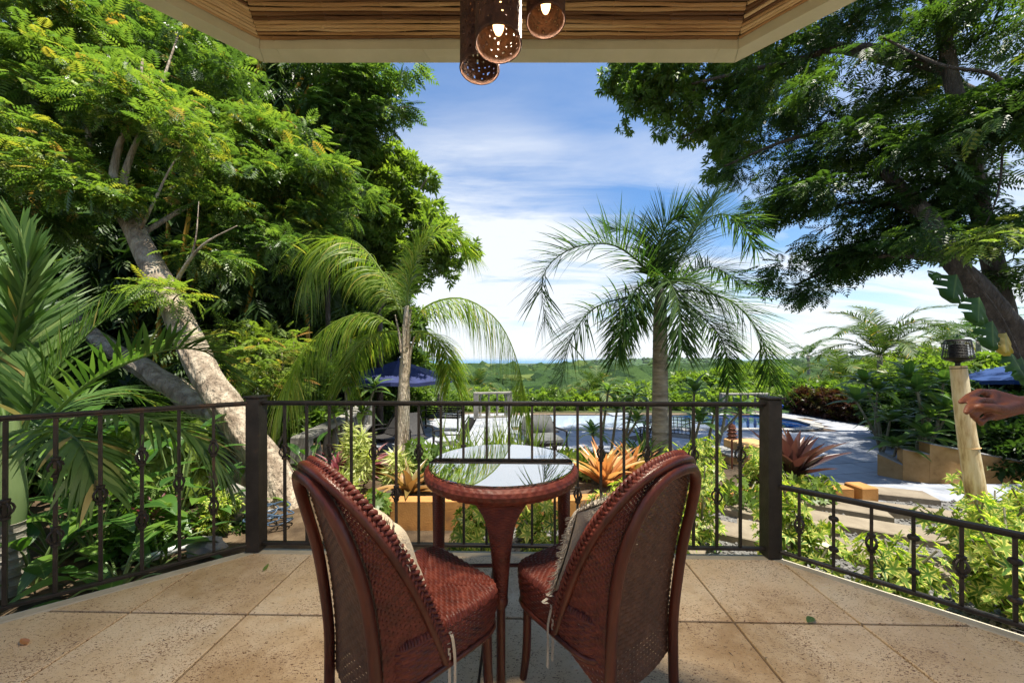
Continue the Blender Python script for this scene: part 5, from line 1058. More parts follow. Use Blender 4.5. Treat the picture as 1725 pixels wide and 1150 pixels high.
# ---- the near palm with broad fronds at the left edge
pa = thing('broad_leaf_palm', 'near palm with broad pleated fronds and green crownshaft at the left edge', 'palm', (-3.38, 2.4, -0.45))
tr = MB(); pr = [(-.45, .072), (-.40, .075)]; z = -.40
while z < 0.12: pr += [(z+.045, .064), (z+.052, .068), (z+.058, .064)]; z += .058
tr.lathe([(r, z) for z, r in pr], 20, (-3.38, 2.4, 0)); tr.build('trunk', M['greytrunk'], pa)
tr = MB(); tr.lathe([(.066, .115), (.074, .22), (.070, .36), (.056, .55), (.038, .80)], 20, (-3.38, 2.4, 0)); tr.build('crownshaft', M['crownshaft'], pa)
for pts, L_, kw in (
    ([(28, 760, 2.45), (42, 660, 2.5), (52, 560, 2.6), (60, 470, 2.7)], 0.50, dict(ang=38, vee=.1, droop=.25)),
    ([(30, 750, 2.4), (75, 650, 2.45), (150, 560, 2.6), (235, 500, 2.8)], 0.42, dict(ang=45, vee=.5, droop=.35)),
    ([(35, 755, 2.4), (150, 645, 2.35), (270, 592, 2.35), (345, 592, 2.4), (385, 630, 2.45)], 0.36, dict(ang=50, vee=.75, droop=.45)),
    ([(30, 765, 2.3), (140, 700, 2.2), (250, 705, 2.2), (340, 745, 2.25), (385, 810, 2.3)], 0.38, dict(ang=52, vee=.2, droop=.8)),
    ([(25, 770, 2.3), (70, 720, 2.1), (130, 740, 1.95), (165, 810, 1.9)], 0.36, dict(ang=52, vee=.1, droop=.9)),
    ([(20, 760, 2.4), (-10, 640, 2.5), (-60, 540, 2.6), (-130, 500, 2.7)], 0.45, dict(ang=45, vee=.4, droop=.35)),
    ([(20, 770, 2.3), (-30, 730, 2.2), (-110, 760, 2.1)], 0.4, dict(ang=50, vee=.1, droop=.8)),
    ([(25, 755, 2.45), (20, 600, 2.6), (0, 480, 2.9), (-40, 400, 3.2)], 0.45, dict(ang=42, vee=.3, droop=.3)),
    ([(30, 760, 2.5), (110, 680, 2.9), (200, 660, 3.3), (280, 690, 3.6)], 0.42, dict(ang=50, vee=.3, droop=.6)),
    ([(10, 640, 2.55), (35, 520, 2.5), (45, 450, 2.5), (35, 385, 2.5)], 0.34, dict(ang=30, vee=.1, droop=.1))):
    frond(pp(pts, 2.4), n=58, llen=L_, lw=0.027, mat=K['palmbroad'], parent=pa, rr=.014, tint=(.5, .2), taper=.35, start=.14, seg=5, jit=.14, **kw)
# ---- the sunlit feathery palm left of the table
pl_ = thing('feathery_palm', 'sunlit feathery palm with a pale trunk and long hanging leaflets', 'palm', (P(678, 770, 5.0).x, 5.0, -0.22), 'the two feathery palms in the bed before the deck')
limb('trunk', [P(676, 782, 5.0), P(679, 720, 5.0), P(681, 640, 5.0), P(683, 590, 5.0), P(684, 545, 5.0), P(685, 515, 5.0)], .108, .030, M['palmtrunk'], pl_, 16, 40, 0.10, .05, 6)
for k in range(7):
    a = k*2.4; c = P(682, 600-k*9, 5.0); mb = MB(); q = c+Vector((math.cos(a)*.07, math.sin(a)*.07, 0)); mb.tube([c+Vector((math.cos(a)*.05, math.sin(a)*.05, -.25)), q, q+Vector((math.cos(a)*.06, math.sin(a)*.06, .28))], [.045, .035, .014], 6, flat=.5); mb.build('leaf_base', M['palmtrunk'], pl_)
for pts, L_, kw in (
    ([(686, 560), (720, 515, 4.9), (780, 503, 4.8), (838, 540, 4.7), (872, 610, 4.7), (885, 690, 4.75)], .78, dict(droop=2.6, vee=-.35)),
    ([(682, 555), (650, 470, 5.0), (600, 408, 5.1), (548, 405, 5.2), (520, 460, 5.2)], .80, dict(droop=2.4, vee=-.3)),
    ([(680, 560), (625, 528, 4.9), (560, 545, 4.7), (505, 600, 4.6), (475, 670, 4.6)], .85, dict(droop=2.6, vee=-.35)),
    ([(685, 550), (690, 460, 5.1), (715, 405, 5.2), (760, 392, 5.3), (790, 425, 5.4)], .52, dict(droop=1.2, vee=.3)),
    ([(682, 550), (668, 490, 5.2), (640, 455, 5.4), (600, 455, 5.6)], .55, dict(droop=2.0, vee=-.2)),
    ([(687, 560), (720, 560, 5.3), (748, 590, 5.6), (760, 640, 5.8)], .6, dict(droop=1.5, vee=.1)),
    ([(680, 560), (640, 560, 5.3), (600, 590, 5.6), (580, 650, 5.8)], .6, dict(droop=1.5, vee=.1)),
    ([(684, 545), (688, 490, 5.0), (700, 440, 5.0), (722, 405, 5.05)], .34, dict(droop=.7, vee=.3))):
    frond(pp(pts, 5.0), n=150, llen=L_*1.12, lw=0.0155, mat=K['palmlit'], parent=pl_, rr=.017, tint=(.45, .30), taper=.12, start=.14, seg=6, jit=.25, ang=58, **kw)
# ---- the shaded feathery palm right of the table
pr_ = thing('feathery_palm', 'shaded dark green feathery palm with a smooth grey trunk and curling fronds', 'palm', (P(1113, 780, 5.0).x, 5.0, -0.22), 'the two feathery palms in the bed before the deck')
tr = MB(); cx_ = P(1112, 700, 5.0).x; pr = [(-.25, .135), (-.1, .118)]; z = -.1
while z < 1.6: pr += [(z+.085, .112-z*.012), (z+.095, .117-z*.012), (z+.105, .112-z*.012)]; z += .105
pr += [(1.95, .086), (2.2, .05)]
tr.lathe([(r, z) for z, r in pr], 20, (cx_, 5.0, 0)); tr.build('trunk', M['greytrunk'], pr_)
for pts, L_, kw in (
    ([(1106, 490), (1085, 450, 4.95), (1030, 412, 4.8), (960, 420, 4.7), (915, 465, 4.6), (918, 545, 4.6)], .50, dict(droop=.35, vee=.35, plume=.5)),
    ([(1104, 495), (1060, 500, 4.8), (1000, 520, 4.6), (960, 575, 4.5), (945, 650, 4.5)], .50, dict(droop=.5, vee=.2, plume=.45)),
    ([(1110, 485), (1140, 430, 5.0), (1185, 372, 5.1), (1235, 365, 5.2), (1275, 420, 5.3)], .46, dict(droop=.5, vee=.3, plume=.4)),
    ([(1114, 495), (1170, 490, 4.9), (1235, 510, 4.8), (1280, 565, 4.7), (1300, 640, 4.7)], .50, dict(droop=.55, vee=.2, plume=.45)),
    ([(1106, 485), (1098, 440, 5.1), (1070, 395, 5.3), (1025, 385, 5.5)], .42, dict(droop=.3, vee=.5, plume=.4)),
    ([(1110, 490), (1122, 470, 4.6), (1142, 510, 4.3), (1150, 590, 4.2)], .42, dict(droop=.7, vee=.2, plume=.4)),
    ([(1112, 485), (1140, 445, 5.2), (1175, 380, 5.4), (1200, 338, 5.6)], .44, dict(droop=.25, vee=.5, plume=.4)),
    ([(1112, 490), (1165, 520, 5.4), (1215, 570, 5.7), (1230, 640, 5.8)], .45, dict(droop=.6, vee=.2, plume=.3)),
    ([(1106, 490), (1070, 540, 5.4), (1040, 600, 5.7)], .4, dict(droop=.6, vee=.2, plume=.3)),
    ([(1108, 485), (1108, 440, 4.9), (1120, 385, 4.8), (1150, 360, 4.7)], .42, dict(droop=.3, vee=.5, plume=.4)),
    ([(1108, 490), (1082, 478, 4.7), (1055, 520, 4.5), (1040, 595, 4.4)], .42, dict(droop=.6, vee=.3, plume=.4)),
    ([(1110, 488), (1150, 470, 4.8), (1205, 500, 4.6), (1235, 580, 4.5)], .42, dict(droop=.6, vee=.3, plume=.4)),
    ([(1110, 488), (1150, 470, 5.2), (1200, 450, 5.4), (1250, 480, 5.6)], .42, dict(droop=.4, vee=.4, plume=.4))):
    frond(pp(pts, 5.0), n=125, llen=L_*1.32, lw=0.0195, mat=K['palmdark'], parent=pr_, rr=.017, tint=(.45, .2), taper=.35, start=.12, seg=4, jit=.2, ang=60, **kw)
# ---- palms farther off
def palm_radial(label, base, crown, n, R, mat, llen, lw, name='coconut_palm', grp='palms beyond the pool deck', trunk_r=.14, seed=1, tint=(.45, .2), up0=(0.1, 1.25), nl=34, droop=.6, lean=0.0):
    nl = int(nl*1.3); lw *= 1.15; llen *= 1.1
    random.seed(seed); root = thing(name, label, 'palm', base, grp); b, c = Vector(base), Vector(crown)
    limb('trunk', [b, b.lerp(c, .5)+Vector((lean, 0, 0)), c], trunk_r*1.2, trunk_r*.8, M['greytrunk'], root, 10, 16, .06, .06, 2)
    for k in range(n):
        az = k*2.399+random.uniform(-.2, .2); el = up0[0]+(up0[1]-up0[0])*((k+.5)/n)+random.uniform(-.1, .1); L_ = R*random.uniform(.85, 1.1)
        h = Vector((math.cos(az), math.sin(az), 0)); p = [c, c+(h*math.cos(el)+Vector((0, 0, math.sin(el))))*L_*.38]
        sag = .55 if el < .8 else .28
        p.append(p[1]+(h*math.cos(el-.45)+Vector((0, 0, math.sin(el-.45)-.05)))*L_*.34); p.append(p[2]+(h*math.cos(el-1.05)+Vector((0, 0, math.sin(el-1.05)-sag*.25)))*L_*.30)
        old = k < n*0.12
        frond(p, n=nl, llen=llen, lw=lw, mat=mat, parent=root, rr=.02*R/3, tint=(.97, .02) if old else tint, seg=3, droop=droop, vee=.25, ang=58, start=.12, taper=.5)
    return root
def pbase(px, Y, z): return (P(px, 600, Y).x, Y, z)
palm_radial('tall coconut palm right of the pool, broad crown above the hedge', pbase(1484, 20, -1.6), P(1482, 598, 20), 20, 3.8, K['coco'], .72, .05, seed=3, up0=(-.15, 1.45), nl=52)
palm_radial('slim palm far behind the hedge with a crown just clear of the trees', pbase(1362, 34, -2.2), P(1362, 600, 34), 11, 2.4, K['dark'], .55, .06, seed=5, nl=22)
palm_radial('palm half hidden behind the torch burner, crown left of it', pbase(1588, 30, -1.8), P(1588, 580, 30), 14, 3.4, K['coco'], .7, .06, seed=8, nl=28)
palm_radial('palm crown right of the torch burner with grey green fronds', pbase(1648, 24, -1.6), P(1648, 575, 24), 14, 3.2, K['palmdark'], .7, .055, seed=12, nl=30)
palm_radial('young palm with upright yellow green fronds beyond the pool edge left of the right palm', pbase(1002, 19, -2.2), P(1004, 668, 19), 13, 2.3, K['coco'], .5, .05, seed=15, up0=(.3, 1.4), nl=28)
palm_radial('young dark palm just right of the navy parasol', pbase(742, 15, -2.0), P(742, 645, 15), 13, 1.5, K['dark'], .40, .035, seed=18, nl=26)
palm_radial('small yellowish palm in the valley bushes between the parasol and the hanging frond', pbase(804, 22, -2.4), P(806, 655, 22), 12, 2.0, K['coco'], .45, .05, seed=21, up0=(0, 1.4), nl=24)
palm_radial('small palm in front of the bright bushes left of the right railing post', pbase(1250, 26, -2.4), P(1252, 640, 26), 11, 2.0, K['coco'], .45, .05, seed=23, nl=22)
palm_radial('pale green palm at the near end of the hedge by the coconut palm', pbase(1415, 18, -1.8), P(1415, 640, 18), 13, 2.5, K['coco'], .55, .05, seed=27, up0=(-.1, 1.3), nl=30)
palm_radial('dark palm standing among the trees behind the navy parasol', pbase(655, 14, -1.4), P(655, 600, 14), 14, 1.8, K['dark'], .45, .04, seed=31, nl=28)
random.seed(11)
# ------------------------------------------------------------------ the leaning tree on the left
lt_ = thing('leaning_tree', 'big pale barked tree leaning left over the railing, feathery sunlit crown', 'tree', (P(470, 842, 4.0).x, 4.0, -0.4))
limb('trunk', [P(488, 880, 3.9), P(462, 800, 3.95), P(400, 712, 4.05), P(345, 630, 4.2), P(292, 520, 4.45), P(248, 430, 4.7), P(205, 345, 4.95)], .182, .115, M['bark'], lt_, 56, 190, 0.11, .085, 2.6)
limb('trunk', [P(440, 830, 4.2), P(395, 725, 4.35), P(330, 680, 4.5), P(250, 625, 4.7), P(190, 590, 4.9), P(60, 500, 5.2)], .155, .10, M['bark'], lt_, 40, 120, 0.16, .06, 3)
BR = [([(208, 350, 4.95), (192, 300, 5.0), (205, 235, 5.05), (232, 190, 5.1), (240, 100, 5.3)], .085, .04), ([(206, 352, 4.95), (212, 290, 5.0), (232, 235, 5.1), (262, 170, 5.3), (300, 60, 5.8)], .07, .03),
      ([(200, 350, 4.95), (165, 290, 5.1), (148, 220, 5.2), (145, 120, 5.4), (120, 20, 5.6)], .075, .035), ([(205, 345, 4.95), (120, 270, 4.9), (60, 215, 4.9), (-20, 150, 4.9)], .09, .05),
      ([(238, 385, 4.75), (262, 335, 4.7), (292, 275, 4.8), (330, 230, 5.0)], .028, .012), ([(295, 478, 4.55), (318, 440, 4.45), (348, 408, 4.4), (400, 380, 4.5)], .035, .014), ([(320, 440, 4.45), (330, 400, 4.4), (335, 340, 4.5)], .018, .008),
      ([(230, 400, 4.8), (330, 340, 5.4), (420, 300, 6.0), (500, 270, 6.6)], .05, .02)]
for pts, a, b in BR: limb('branch', pp(pts, 5), a*.72, b*.35, M['bark'], lt_, 10, 26, .1, 0, 5)
lit = blobs_px([(50, 110, 5.0, 85), (150, 160, 4.9, 85), (235, 175, 4.8, 75), (300, 225, 4.7, 55), (20, 230, 4.7, 90), (95, 290, 4.6, 75), (165, 330, 4.5, 55), (120, 50, 5.4, 70), (30, 20, 5.2, 80), (210, 120, 5.4, 60), (-70, 150, 4.8, 100), (215, 355, 4.5, 30)], .42)
foliage('foliage', clumps(lit, 230, (.13, .30)), 4200, PINN, .20, K['feather'], lt_, droop=.2, flatten=.3, shell=.7, tint=(.62, .2), jit=.4, young=.02, lean=(.45, -.25, 0))
lit2 = blobs_px([(400, 290, 6.0, 75), (470, 330, 6.2, 85), (380, 370, 5.6, 60), (440, 420, 5.8, 70), (345, 330, 5.4, 55), (520, 300, 6.6, 75), (510, 390, 6.6, 60), (420, 220, 6.4, 70), (330, 430, 5.0, 45), (480, 240, 6.8, 70)], .45)
foliage('foliage', clumps(lit2, 200, (.15, .34)), 3800, PINN, .22, K['feather'], lt_, droop=.2, flatten=.3, shell=.7, tint=(.52, .22), jit=.42, young=.02, lean=(.3, -.3, 0))
hi = blobs_px([(60, 60, 5.8, 130), (220, 60, 6.2, 110), (330, 130, 6.6, 100), (130, 220, 5.6, 110), (20, 330, 5.4, 110), (-100, 100, 5.5, 150), (270, 290, 5.8, 80), (560, 330, 7.2, 70)], .5)
foliage('foliage', clumps(hi, 210, (.18, .42)), 4200, PINN, .25, K['feather'], lt_, droop=.2, flatten=.3, shell=.7, tint=(.42, .2), jit=.45, young=.02, lean=(.3, -.2, 0))
# bushy regrowth of the same feathery kind, low by the railing post
sh = thing('feathery_shrub', 'low feathery yellow green shrub right of the leaning trunk', 'shrub', (P(430, 700, 5.6).x, 5.6, -0.4))
for k in range(7): limb('stem', [P(430+k*6-20, 800, 5.6), P(400+k*15, 690, 5.6), P(375+k*20, 575+random.randint(-25, 30), 5.5)], .018, .006, M['bark'], sh, 7, 14, .05)
foliage('foliage', blobs_px([(400, 570, 5.4, 45), (440, 600, 5.3, 55), (420, 645, 5.3, 55), (470, 575, 5.8, 45), (385, 620, 5.5, 40), (465, 650, 5.6, 45)], .6), 900, PINN, .17, K['feather'], sh, droop=.2, flatten=.35, tint=(.80, .07), jit=.4, young=.05, lean=(.2, -.3, .1))
sh = thing('feathery_shrub', 'small feathery sprig growing out across the leaning trunk', 'shrub', P(288, 500, 4.35))
foliage('foliage', blobs_px([(300, 495, 4.25, 32), (262, 485, 4.25, 25)], .5), 60, PINN, .20, K['feather'], sh, droop=.2, flatten=.35, tint=(.84, .04), jit=.3, lean=(.1, -.3, 0))
limb('stem', [P(288, 512, 4.42), P(296, 500, 4.3), P(310, 492, 4.2)], .012, .004, M['bark'], sh, 6, 8)
# ------------------------------------------------------------------ bamboo grove behind
gv = thing('bamboo_clump', 'dense bamboo clump with yellow culms behind the leaning tree', 'bamboo', (-5.5, 9.0, 0.0))
for k, (x0, y0, x1, y1, Y) in enumerate([(62, 420, 70, 300, 7.5), (300, 500, 340, 300, 8.4), (275, 520, 300, 330, 8.6), (470, 260, 560, 90, 8.8), (330, 480, 420, 200, 8.8), (420, 520, 470, 300, 9.2), (235, 520, 250, 380, 8.6), (170, 560, 130, 200, 9.0), (520, 520, 520, 300, 9.6), (380, 540, 365, 200, 9.2), (100, 560, 60, 100, 9.2), (450, 250, 500, 170, 8.7)]):
    a, b = P(x0, y0, Y), P(x1, y1, Y); a2 = a+(a-b)*.6; b2 = b+(b-a)*.35+Vector((0, -.2, 0)); n = 26; c = [a2.lerp(b2, q/n) for q in range(n+1)]; mb = MB(); mb.tube(c, [.055*(1.10 if q % 3 == 0 else 1)*(1-.35*q/n) for q in range(n+1)], 10); mb.build('culm', M['culm'], gv)
grove = blobs_px([(70, 180, 9.5, 170), (300, 90, 9.5, 110), (420, 150, 9.5, 130), (540, 190, 9.5, 95), (100, 430, 9.0, 150), (290, 480, 9.6, 140), (440, 480, 9.8, 110), (555, 440, 10, 90), (60, 620, 8.5, 130), (230, 640, 9.0, 110), (380, 640, 9.4, 100), (500, 620, 9.8, 90), (-100, 300, 9.2, 200), (-150, 600, 8.5, 200), (350, 300, 10, 150), (480, 60, 9.8, 110), (130, -110, 9.6, 110), (400, -80, 9.8, 170), (585, 130, 9.6, 60), (600, 90, 9.4, 50)], .95)
foliage('foliage', grove, 11500, BAMB, .55, K['bamboo'], gv, droop=.5, flatten=.5, shell=.7, tint=(.42, .2), jit=.5, young=.015)
dk_ = blobs_px([(60, 350, 11.5, 200), (400, 210, 11.5, 190), (300, 450, 11.5, 230), (500, 400, 12, 160), (60, 560, 10.5, 200), (-200, 400, 10.5, 300), (450, 620, 11.5, 130)], .9)
bt_ = thing('shade_tree', 'dark leafy tree filling the back of the left side behind the bamboo', 'tree', (-7, 11.5, -0.5)); limb('trunk', [(-7, 11.5, -.5), (-7, 11.5, 4), (-6.4, 11.8, 9)], .3, .15, M['barkdark'], bt_, 12, 20)
limb('branch', pp([(345, 440, 9.0), (358, 480, 9.0), (372, 540, 9.0), (385, 640, 9.0)], 9), .06, .08, M['barkdark'], bt_, 10, 20, .12)
foliage('foliage', dk_, 7000, CLUS, .62, K['dark'], bt_, droop=.1, flatten=.8, shell=.8, tint=(.3, .2), jit=.5)
# ------------------------------------------------------------------ bright leafy tree in the left middle
mt = thing('leafy_tree', 'bright leafy tree with rounded clumps reaching into the open sky', 'tree', (P(640, 700, 10.5).x, 10.5, -1.1))
limb('trunk', [P(640, 720, 10.5), P(640, 560, 10.5), P(630, 440, 10.4), P(640, 330, 10.3)], .10, .05, M['barkdark'], mt, 12, 26)
for q in ([(638, 520), (690, 440), (740, 410), (780, 415)], [(632, 450), (680, 360), (720, 300)], [(630, 420), (590, 330), (600, 250)], [(636, 480), (600, 420), (560, 380)]): limb('branch', pp(q, 10.3), .07, .02, M['bark'], mt, 8, 18)
foliage('foliage', (lambda q: clumps(q, 190, (.2, .42), .7))(blobs_px([(620, 290, 10.2, 52), (665, 275, 10.2, 40), (695, 305, 10.2, 32), (655, 335, 10, 48), (610, 350, 10, 55), (700, 360, 10.2, 30), (645, 395, 10, 45), (700, 405, 10, 36), (745, 395, 10.2, 30), (772, 420, 10.3, 22), (600, 420, 10, 50), (670, 440, 10, 36), (730, 435, 10.3, 26), (560, 330, 9.8, 60), (560, 250, 9.6, 45), (765, 460, 10.5, 14), (700, 470, 10.4, 25)], .8)), 5200, CLUS, .20, K['bright'], mt, droop=-.1, flatten=.8, shell=.4, tint=(.6, .2), jit=.7, svar=.5)
ft = thing('feathery_tree', 'tall feathery tree under the porch eave with fringed twigs into the sky', 'tree', (P(560, 700, 9).x, 9.0, -1.0))
limb('trunk', [P(560, 740, 9), P(552, 500, 9), P(560, 250, 8.8), P(585, 120, 8.6)], .07, .03, M['barkdark'], ft, 10, 24)
for q in ([(560, 260), (610, 190), (690, 180)], [(565, 220), (620, 130), (650, 100)]): limb('branch', pp(q, 8.6), .04, .012, M['bark'], ft, 7, 14)
foliage('foliage', blobs_px([(590, 150, 8.7, 45), (625, 130, 8.6, 35), (600, 205, 8.7, 38), (655, 185, 8.6, 20), (680, 180, 8.6, 16), (560, 190, 8.8, 55), (545, 260, 8.8, 55), (600, 240, 8.8, 25), (570, 110, 8.6, 50), (690, 110, 8.3, 16), (640, 215, 8.8, 20)], .5), 1500, PINN, .36, K['feather'], ft, droop=.3, flatten=.3, tint=(.45, .16), jit=.35, lean=(.6, 0, 0))
bk = thing('leafy_tree', 'mid green tree behind the left palm and navy parasol', 'tree', (P(600, 700, 13).x, 13, -1.2)); limb('trunk', [P(600, 720, 13), P(605, 600, 13), P(610, 520, 13)], .16, .08, M['bark'], bk, 10, 16)
foliage('foliage', blobs_px([(600, 540, 13, 55), (560, 590, 12.5, 60), (650, 560, 13.5, 40), (620, 620, 13.5, 45), (530, 550, 12, 55), (690, 620, 14, 30), (540, 660, 12, 50), (600, 670, 13, 40), (690, 545, 14, 25), (650, 480, 13.2, 35)], .9), 3200, CLUS, .42, K['bright'], bk, droop=0, flatten=.8, shell=.5, tint=(.32, .2), jit=.5)
# ------------------------------------------------------------------ the great shade tree on the right
rt = thing('spreading_tree', 'great dark spreading tree overhanging the deck from the right', 'tree', (8.7, 5.6, -0.6))
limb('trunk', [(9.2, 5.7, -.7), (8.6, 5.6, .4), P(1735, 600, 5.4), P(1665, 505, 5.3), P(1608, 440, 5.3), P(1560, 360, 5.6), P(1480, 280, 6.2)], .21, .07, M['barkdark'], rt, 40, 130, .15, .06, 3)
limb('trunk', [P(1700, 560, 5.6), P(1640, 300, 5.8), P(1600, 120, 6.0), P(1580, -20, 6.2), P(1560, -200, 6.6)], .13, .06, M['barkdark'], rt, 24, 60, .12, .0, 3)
for pts, a, b in (([(1608, 440, 5.3), (1520, 430, 5.8), (1430, 440, 6.4), (1340, 480, 7.0)], .06, .02), ([(1725, 170, 5.0), (1690, 140, 5.1), (1660, 122, 5.2), (1580, 108, 5.5), (1480, 60, 6)], .035, .015), ([(1640, 300, 5.8), (1500, 230, 6.4), (1350, 230, 7.2), (1220, 280, 8)], .08, .02), ([(1600, 120, 6), (1450, 80, 7), (1300, 110, 8), (1130, 150, 9.2)], .09, .025), ([(1560, 360, 5.6), (1460, 340, 6.4), (1330, 360, 7.2)], .05, .015), ([(1580, 0, 6.2), (1400, -60, 7.2), (1250, -40, 8.6)], .09, .03), ([(1690, 240, 5.4), (1680, 330, 5.2), (1640, 420, 5.1)], .015, .006)): limb('branch', pp(pts, 6), a, b, M['barkdark'], rt, 9, 26, .1)
rb = [(1250, 150, 8.5, 70), (1330, 90, 8, 90), (1300, 220, 8, 75), (1400, 50, 7.6, 100), (1420, 180, 7, 100), (1350, 300, 7.4, 70), (1290, 320, 7.8, 45), (1235, 300, 8.2, 40), (1450, 310, 6.8, 90), (1540, 100, 6.8, 120), (1560, 250, 6.4, 110), (1650, 90, 6.2, 120), (1670, 260, 6, 110), (1390, 400, 7, 60), (1320, 440, 7, 35), (1470, 400, 6.6, 70), (1550, 380, 6.2, 75), (1640, 380, 5.8, 75), (1700, 470, 5.7, 50), (1300, -60, 8, 130), (1500, -80, 7.6, 150), (1700, -100, 7, 180), (1880, 60, 7, 200), (1900, 330, 7, 160), (1200, -120, 9.5, 130), (1450, -280, 8.5, 240), (1750, -330, 8, 260), (1430, 460, 6.9, 45), (1300, 490, 7.0, 22), (1360, 490, 7.0, 26), (1730, 380, 5.6, 70), (1330, 380, 7.3, 40), (1560, 330, 5.2, 55), (1600, 250, 5.1, 65), (1650, 170, 5.0, 70), (1585, 395, 5.0, 38), (1540, 250, 5.4, 50), (1850, 100, 4.6, 120), (1780, -120, 4.8, 150)]  # last two clumps, out of view, added to shade the steps
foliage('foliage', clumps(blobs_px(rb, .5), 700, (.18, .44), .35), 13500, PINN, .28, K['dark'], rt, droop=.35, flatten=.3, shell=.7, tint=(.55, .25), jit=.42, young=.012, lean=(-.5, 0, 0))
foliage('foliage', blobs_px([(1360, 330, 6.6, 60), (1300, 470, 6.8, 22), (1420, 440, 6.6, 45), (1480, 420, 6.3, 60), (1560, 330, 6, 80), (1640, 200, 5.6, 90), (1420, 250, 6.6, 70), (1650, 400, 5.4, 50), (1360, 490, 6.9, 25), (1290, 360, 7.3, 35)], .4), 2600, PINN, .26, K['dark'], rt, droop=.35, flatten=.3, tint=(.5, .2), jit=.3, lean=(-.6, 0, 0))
foliage('foliage', blobs_px([(1655, 405, 4.6, 28), (1700, 380, 4.6, 24)], .4), 44, PINN, .22, K['feather'], rt, droop=.2, flatten=.3, tint=(.84, .04), jit=.25, lean=(-.6, 0, 0))
lf = thing('broadleaf_tree', 'leafy tree hanging ragged clumps of small leaves under the right eave', 'tree', (17.5, 10.5, -1.1))
limb('trunk', [(17.5, 10.5, -1.2), (17.2, 10.4, 4), (13.5, 10.2, 8.6), P(1320, 60, 9.8), P(1230, 70, 9.2)], .2, .08, M['barkdark'], lf, 12, 26)
for q in ([(1300, 150), (1180, 150), (1060, 170)], [(1280, 140), (1200, 200), (1140, 240)], [(1230, 90), (1120, 100), (1040, 130)]): limb('branch', pp(q, 9.2), .05, .012, M['barkdark'], lf, 7, 16)
foliage('foliage', (lambda q: clumps(q, 190, (.16, .36), .8))(blobs_px([(1050, 130, 9.2, 32), (1085, 150, 9.2, 38), (1060, 190, 9.2, 24), (1045, 222, 9.2, 10), (1130, 160, 9.2, 42), (1120, 215, 9.2, 18), (1170, 200, 9.3, 32), (1190, 140, 9.3, 45), (1225, 210, 9.4, 40), (1140, 238, 9.2, 12), (1110, 120, 9, 40), (1240, 255, 9.4, 26), (1260, 120, 9.4, 55), (1090, 60, 9.4, 60), (1200, 40, 9.5, 80), (1320, 160, 9.6, 60), (1030, 120, 9.2, 16), (1215, 275, 9.4, 16)], .85)), 3300, CLUS, .19, K['bright'], lf, droop=.2, flatten=.8, shell=.6, tint=(.30, .2), jit=.5, young=.01)
# ------------------------------------------------------------------ leaves as separate pieces
def leaf_mesh(name, L, w, mat, bend=0.3, fold=0.15, n=7, tint=0.5, shape=0.75, tipw=0.0, wave=0.0):
    mb = MB(); vs = []; uv = []
    for i in range(n+1):
        t = i/n; ww = w*(math.sin(PI*min(1, t**shape))**0.8)*(1-.0*t)+w*tipw*(1-t)+0.002; z = L*bend*(0.5*t-1.4*t*t); y = L*t*(1-0.12*bend*t)
        wv = wave*w*math.sin(t*17)
        for s in (-1, 0, 1): vs.append((s*ww/2, y, z+abs(s)*fold*ww+(wv if s else 0)*s)); uv.append(((s+1)/2, t))
    fs = [(i*3+k, i*3+k+1, i*3+k+4, i*3+k+3) for i in range(n) for k in (0, 1)]
    mb.add(vs, fs, uv, tint); return mb.mesh(name, mat, True, 0)
def put(name, me, parent, p, d, up=(0, 0, 1), s=1.0):
    d = Vector(d).normalized(); up = Vector(up); S = d.cross(up); S = S.normalized() if S.length > .02 else d.orthogonal().normalized(); Z = S.cross(d)
    o = bpy.data.objects.new(name, me); COL.objects.link(o); o.parent = parent
    W = wloc(parent); Mx = Matrix((S, d, Z)).transposed().to_4x4(); o.matrix_parent_inverse = Matrix.Translation(-W)
    o.location = p; o.rotation_euler = Mx.to_euler(); o.scale = (s, s, s); return o
PL = [leaf_mesh('leaf', .27, .085, K['plum'], .25+.1*k, .16, 7, .25+.2*k, .8) for k in range(4)]
def plumeria(label, base, heads, ll=1.0, nleaf=13, grp='plumeria bushes round the deck'):
    root = thing('plumeria', label, 'shrub', base, grp); b = Vector(base)
    for hx, hy, hY in heads:
        h = P(hx, hy, hY); mid = b.lerp(h, .5)+Vector((random.uniform(-.15, .15), random.uniform(-.15, .15), -.1)); d = (h-mid).normalized()
        mb = MB(); mb.tube(spline([b, mid, h], 12), [.032-.014*q/11 for q in range(12)], 7); mb.build('stem', M['stem'], root)
        for k in range(nleaf):
            a = k*2.4+random.random()*.3; t = k/nleaf; el = 1.15-1.05*(1-t)+random.uniform(-.15, .15); dr = Vector((math.cos(a)*math.cos(el), math.sin(a)*math.cos(el), math.sin(el)))
            put('leaf', random.choice(PL), root, h-d*(.10*(1-t)), dr, (0, 0, 1), ll*random.uniform(.75, 1.15)*(1-.25*t))
    return root
plumeria('plumeria with whorled leaves over the deck edge right of the pool', (8.2, 7.9, -.9), [(1440, 672, 7.4), (1478, 655, 7.6), (1500, 705, 7.2), (1455, 640, 7.9), (1510, 752, 6.9)], 2.1, 15)
plumeria('plumeria spreading just left of the bamboo torch pole', (8.4, 7.3, -.9), [(1545, 655, 6.9), (1590, 640, 7.0), (1570, 700, 6.8), (1530, 632, 7.2), (1600, 690, 6.8), (1560, 735, 6.75)], 2.1, 15)
plumeria('plumeria bush right of the shaded palm trunk by the right railing post', (2.7, 5.75, -1.0), [(1170, 655, 5.9), (1205, 690, 5.75), (1228, 645, 6.0), (1180, 705, 5.7), (1250, 690, 5.9)], 1.55, 14)
plumeria('plumeria bush left of the shaded palm trunk above the orange bromeliad', (1.5, 5.75, -1.0), [(998, 725, 5.6), (1040, 685, 5.8), (1075, 705, 5.7), (1025, 655, 6.0), (1070, 662, 5.9)], 1.35, 14)
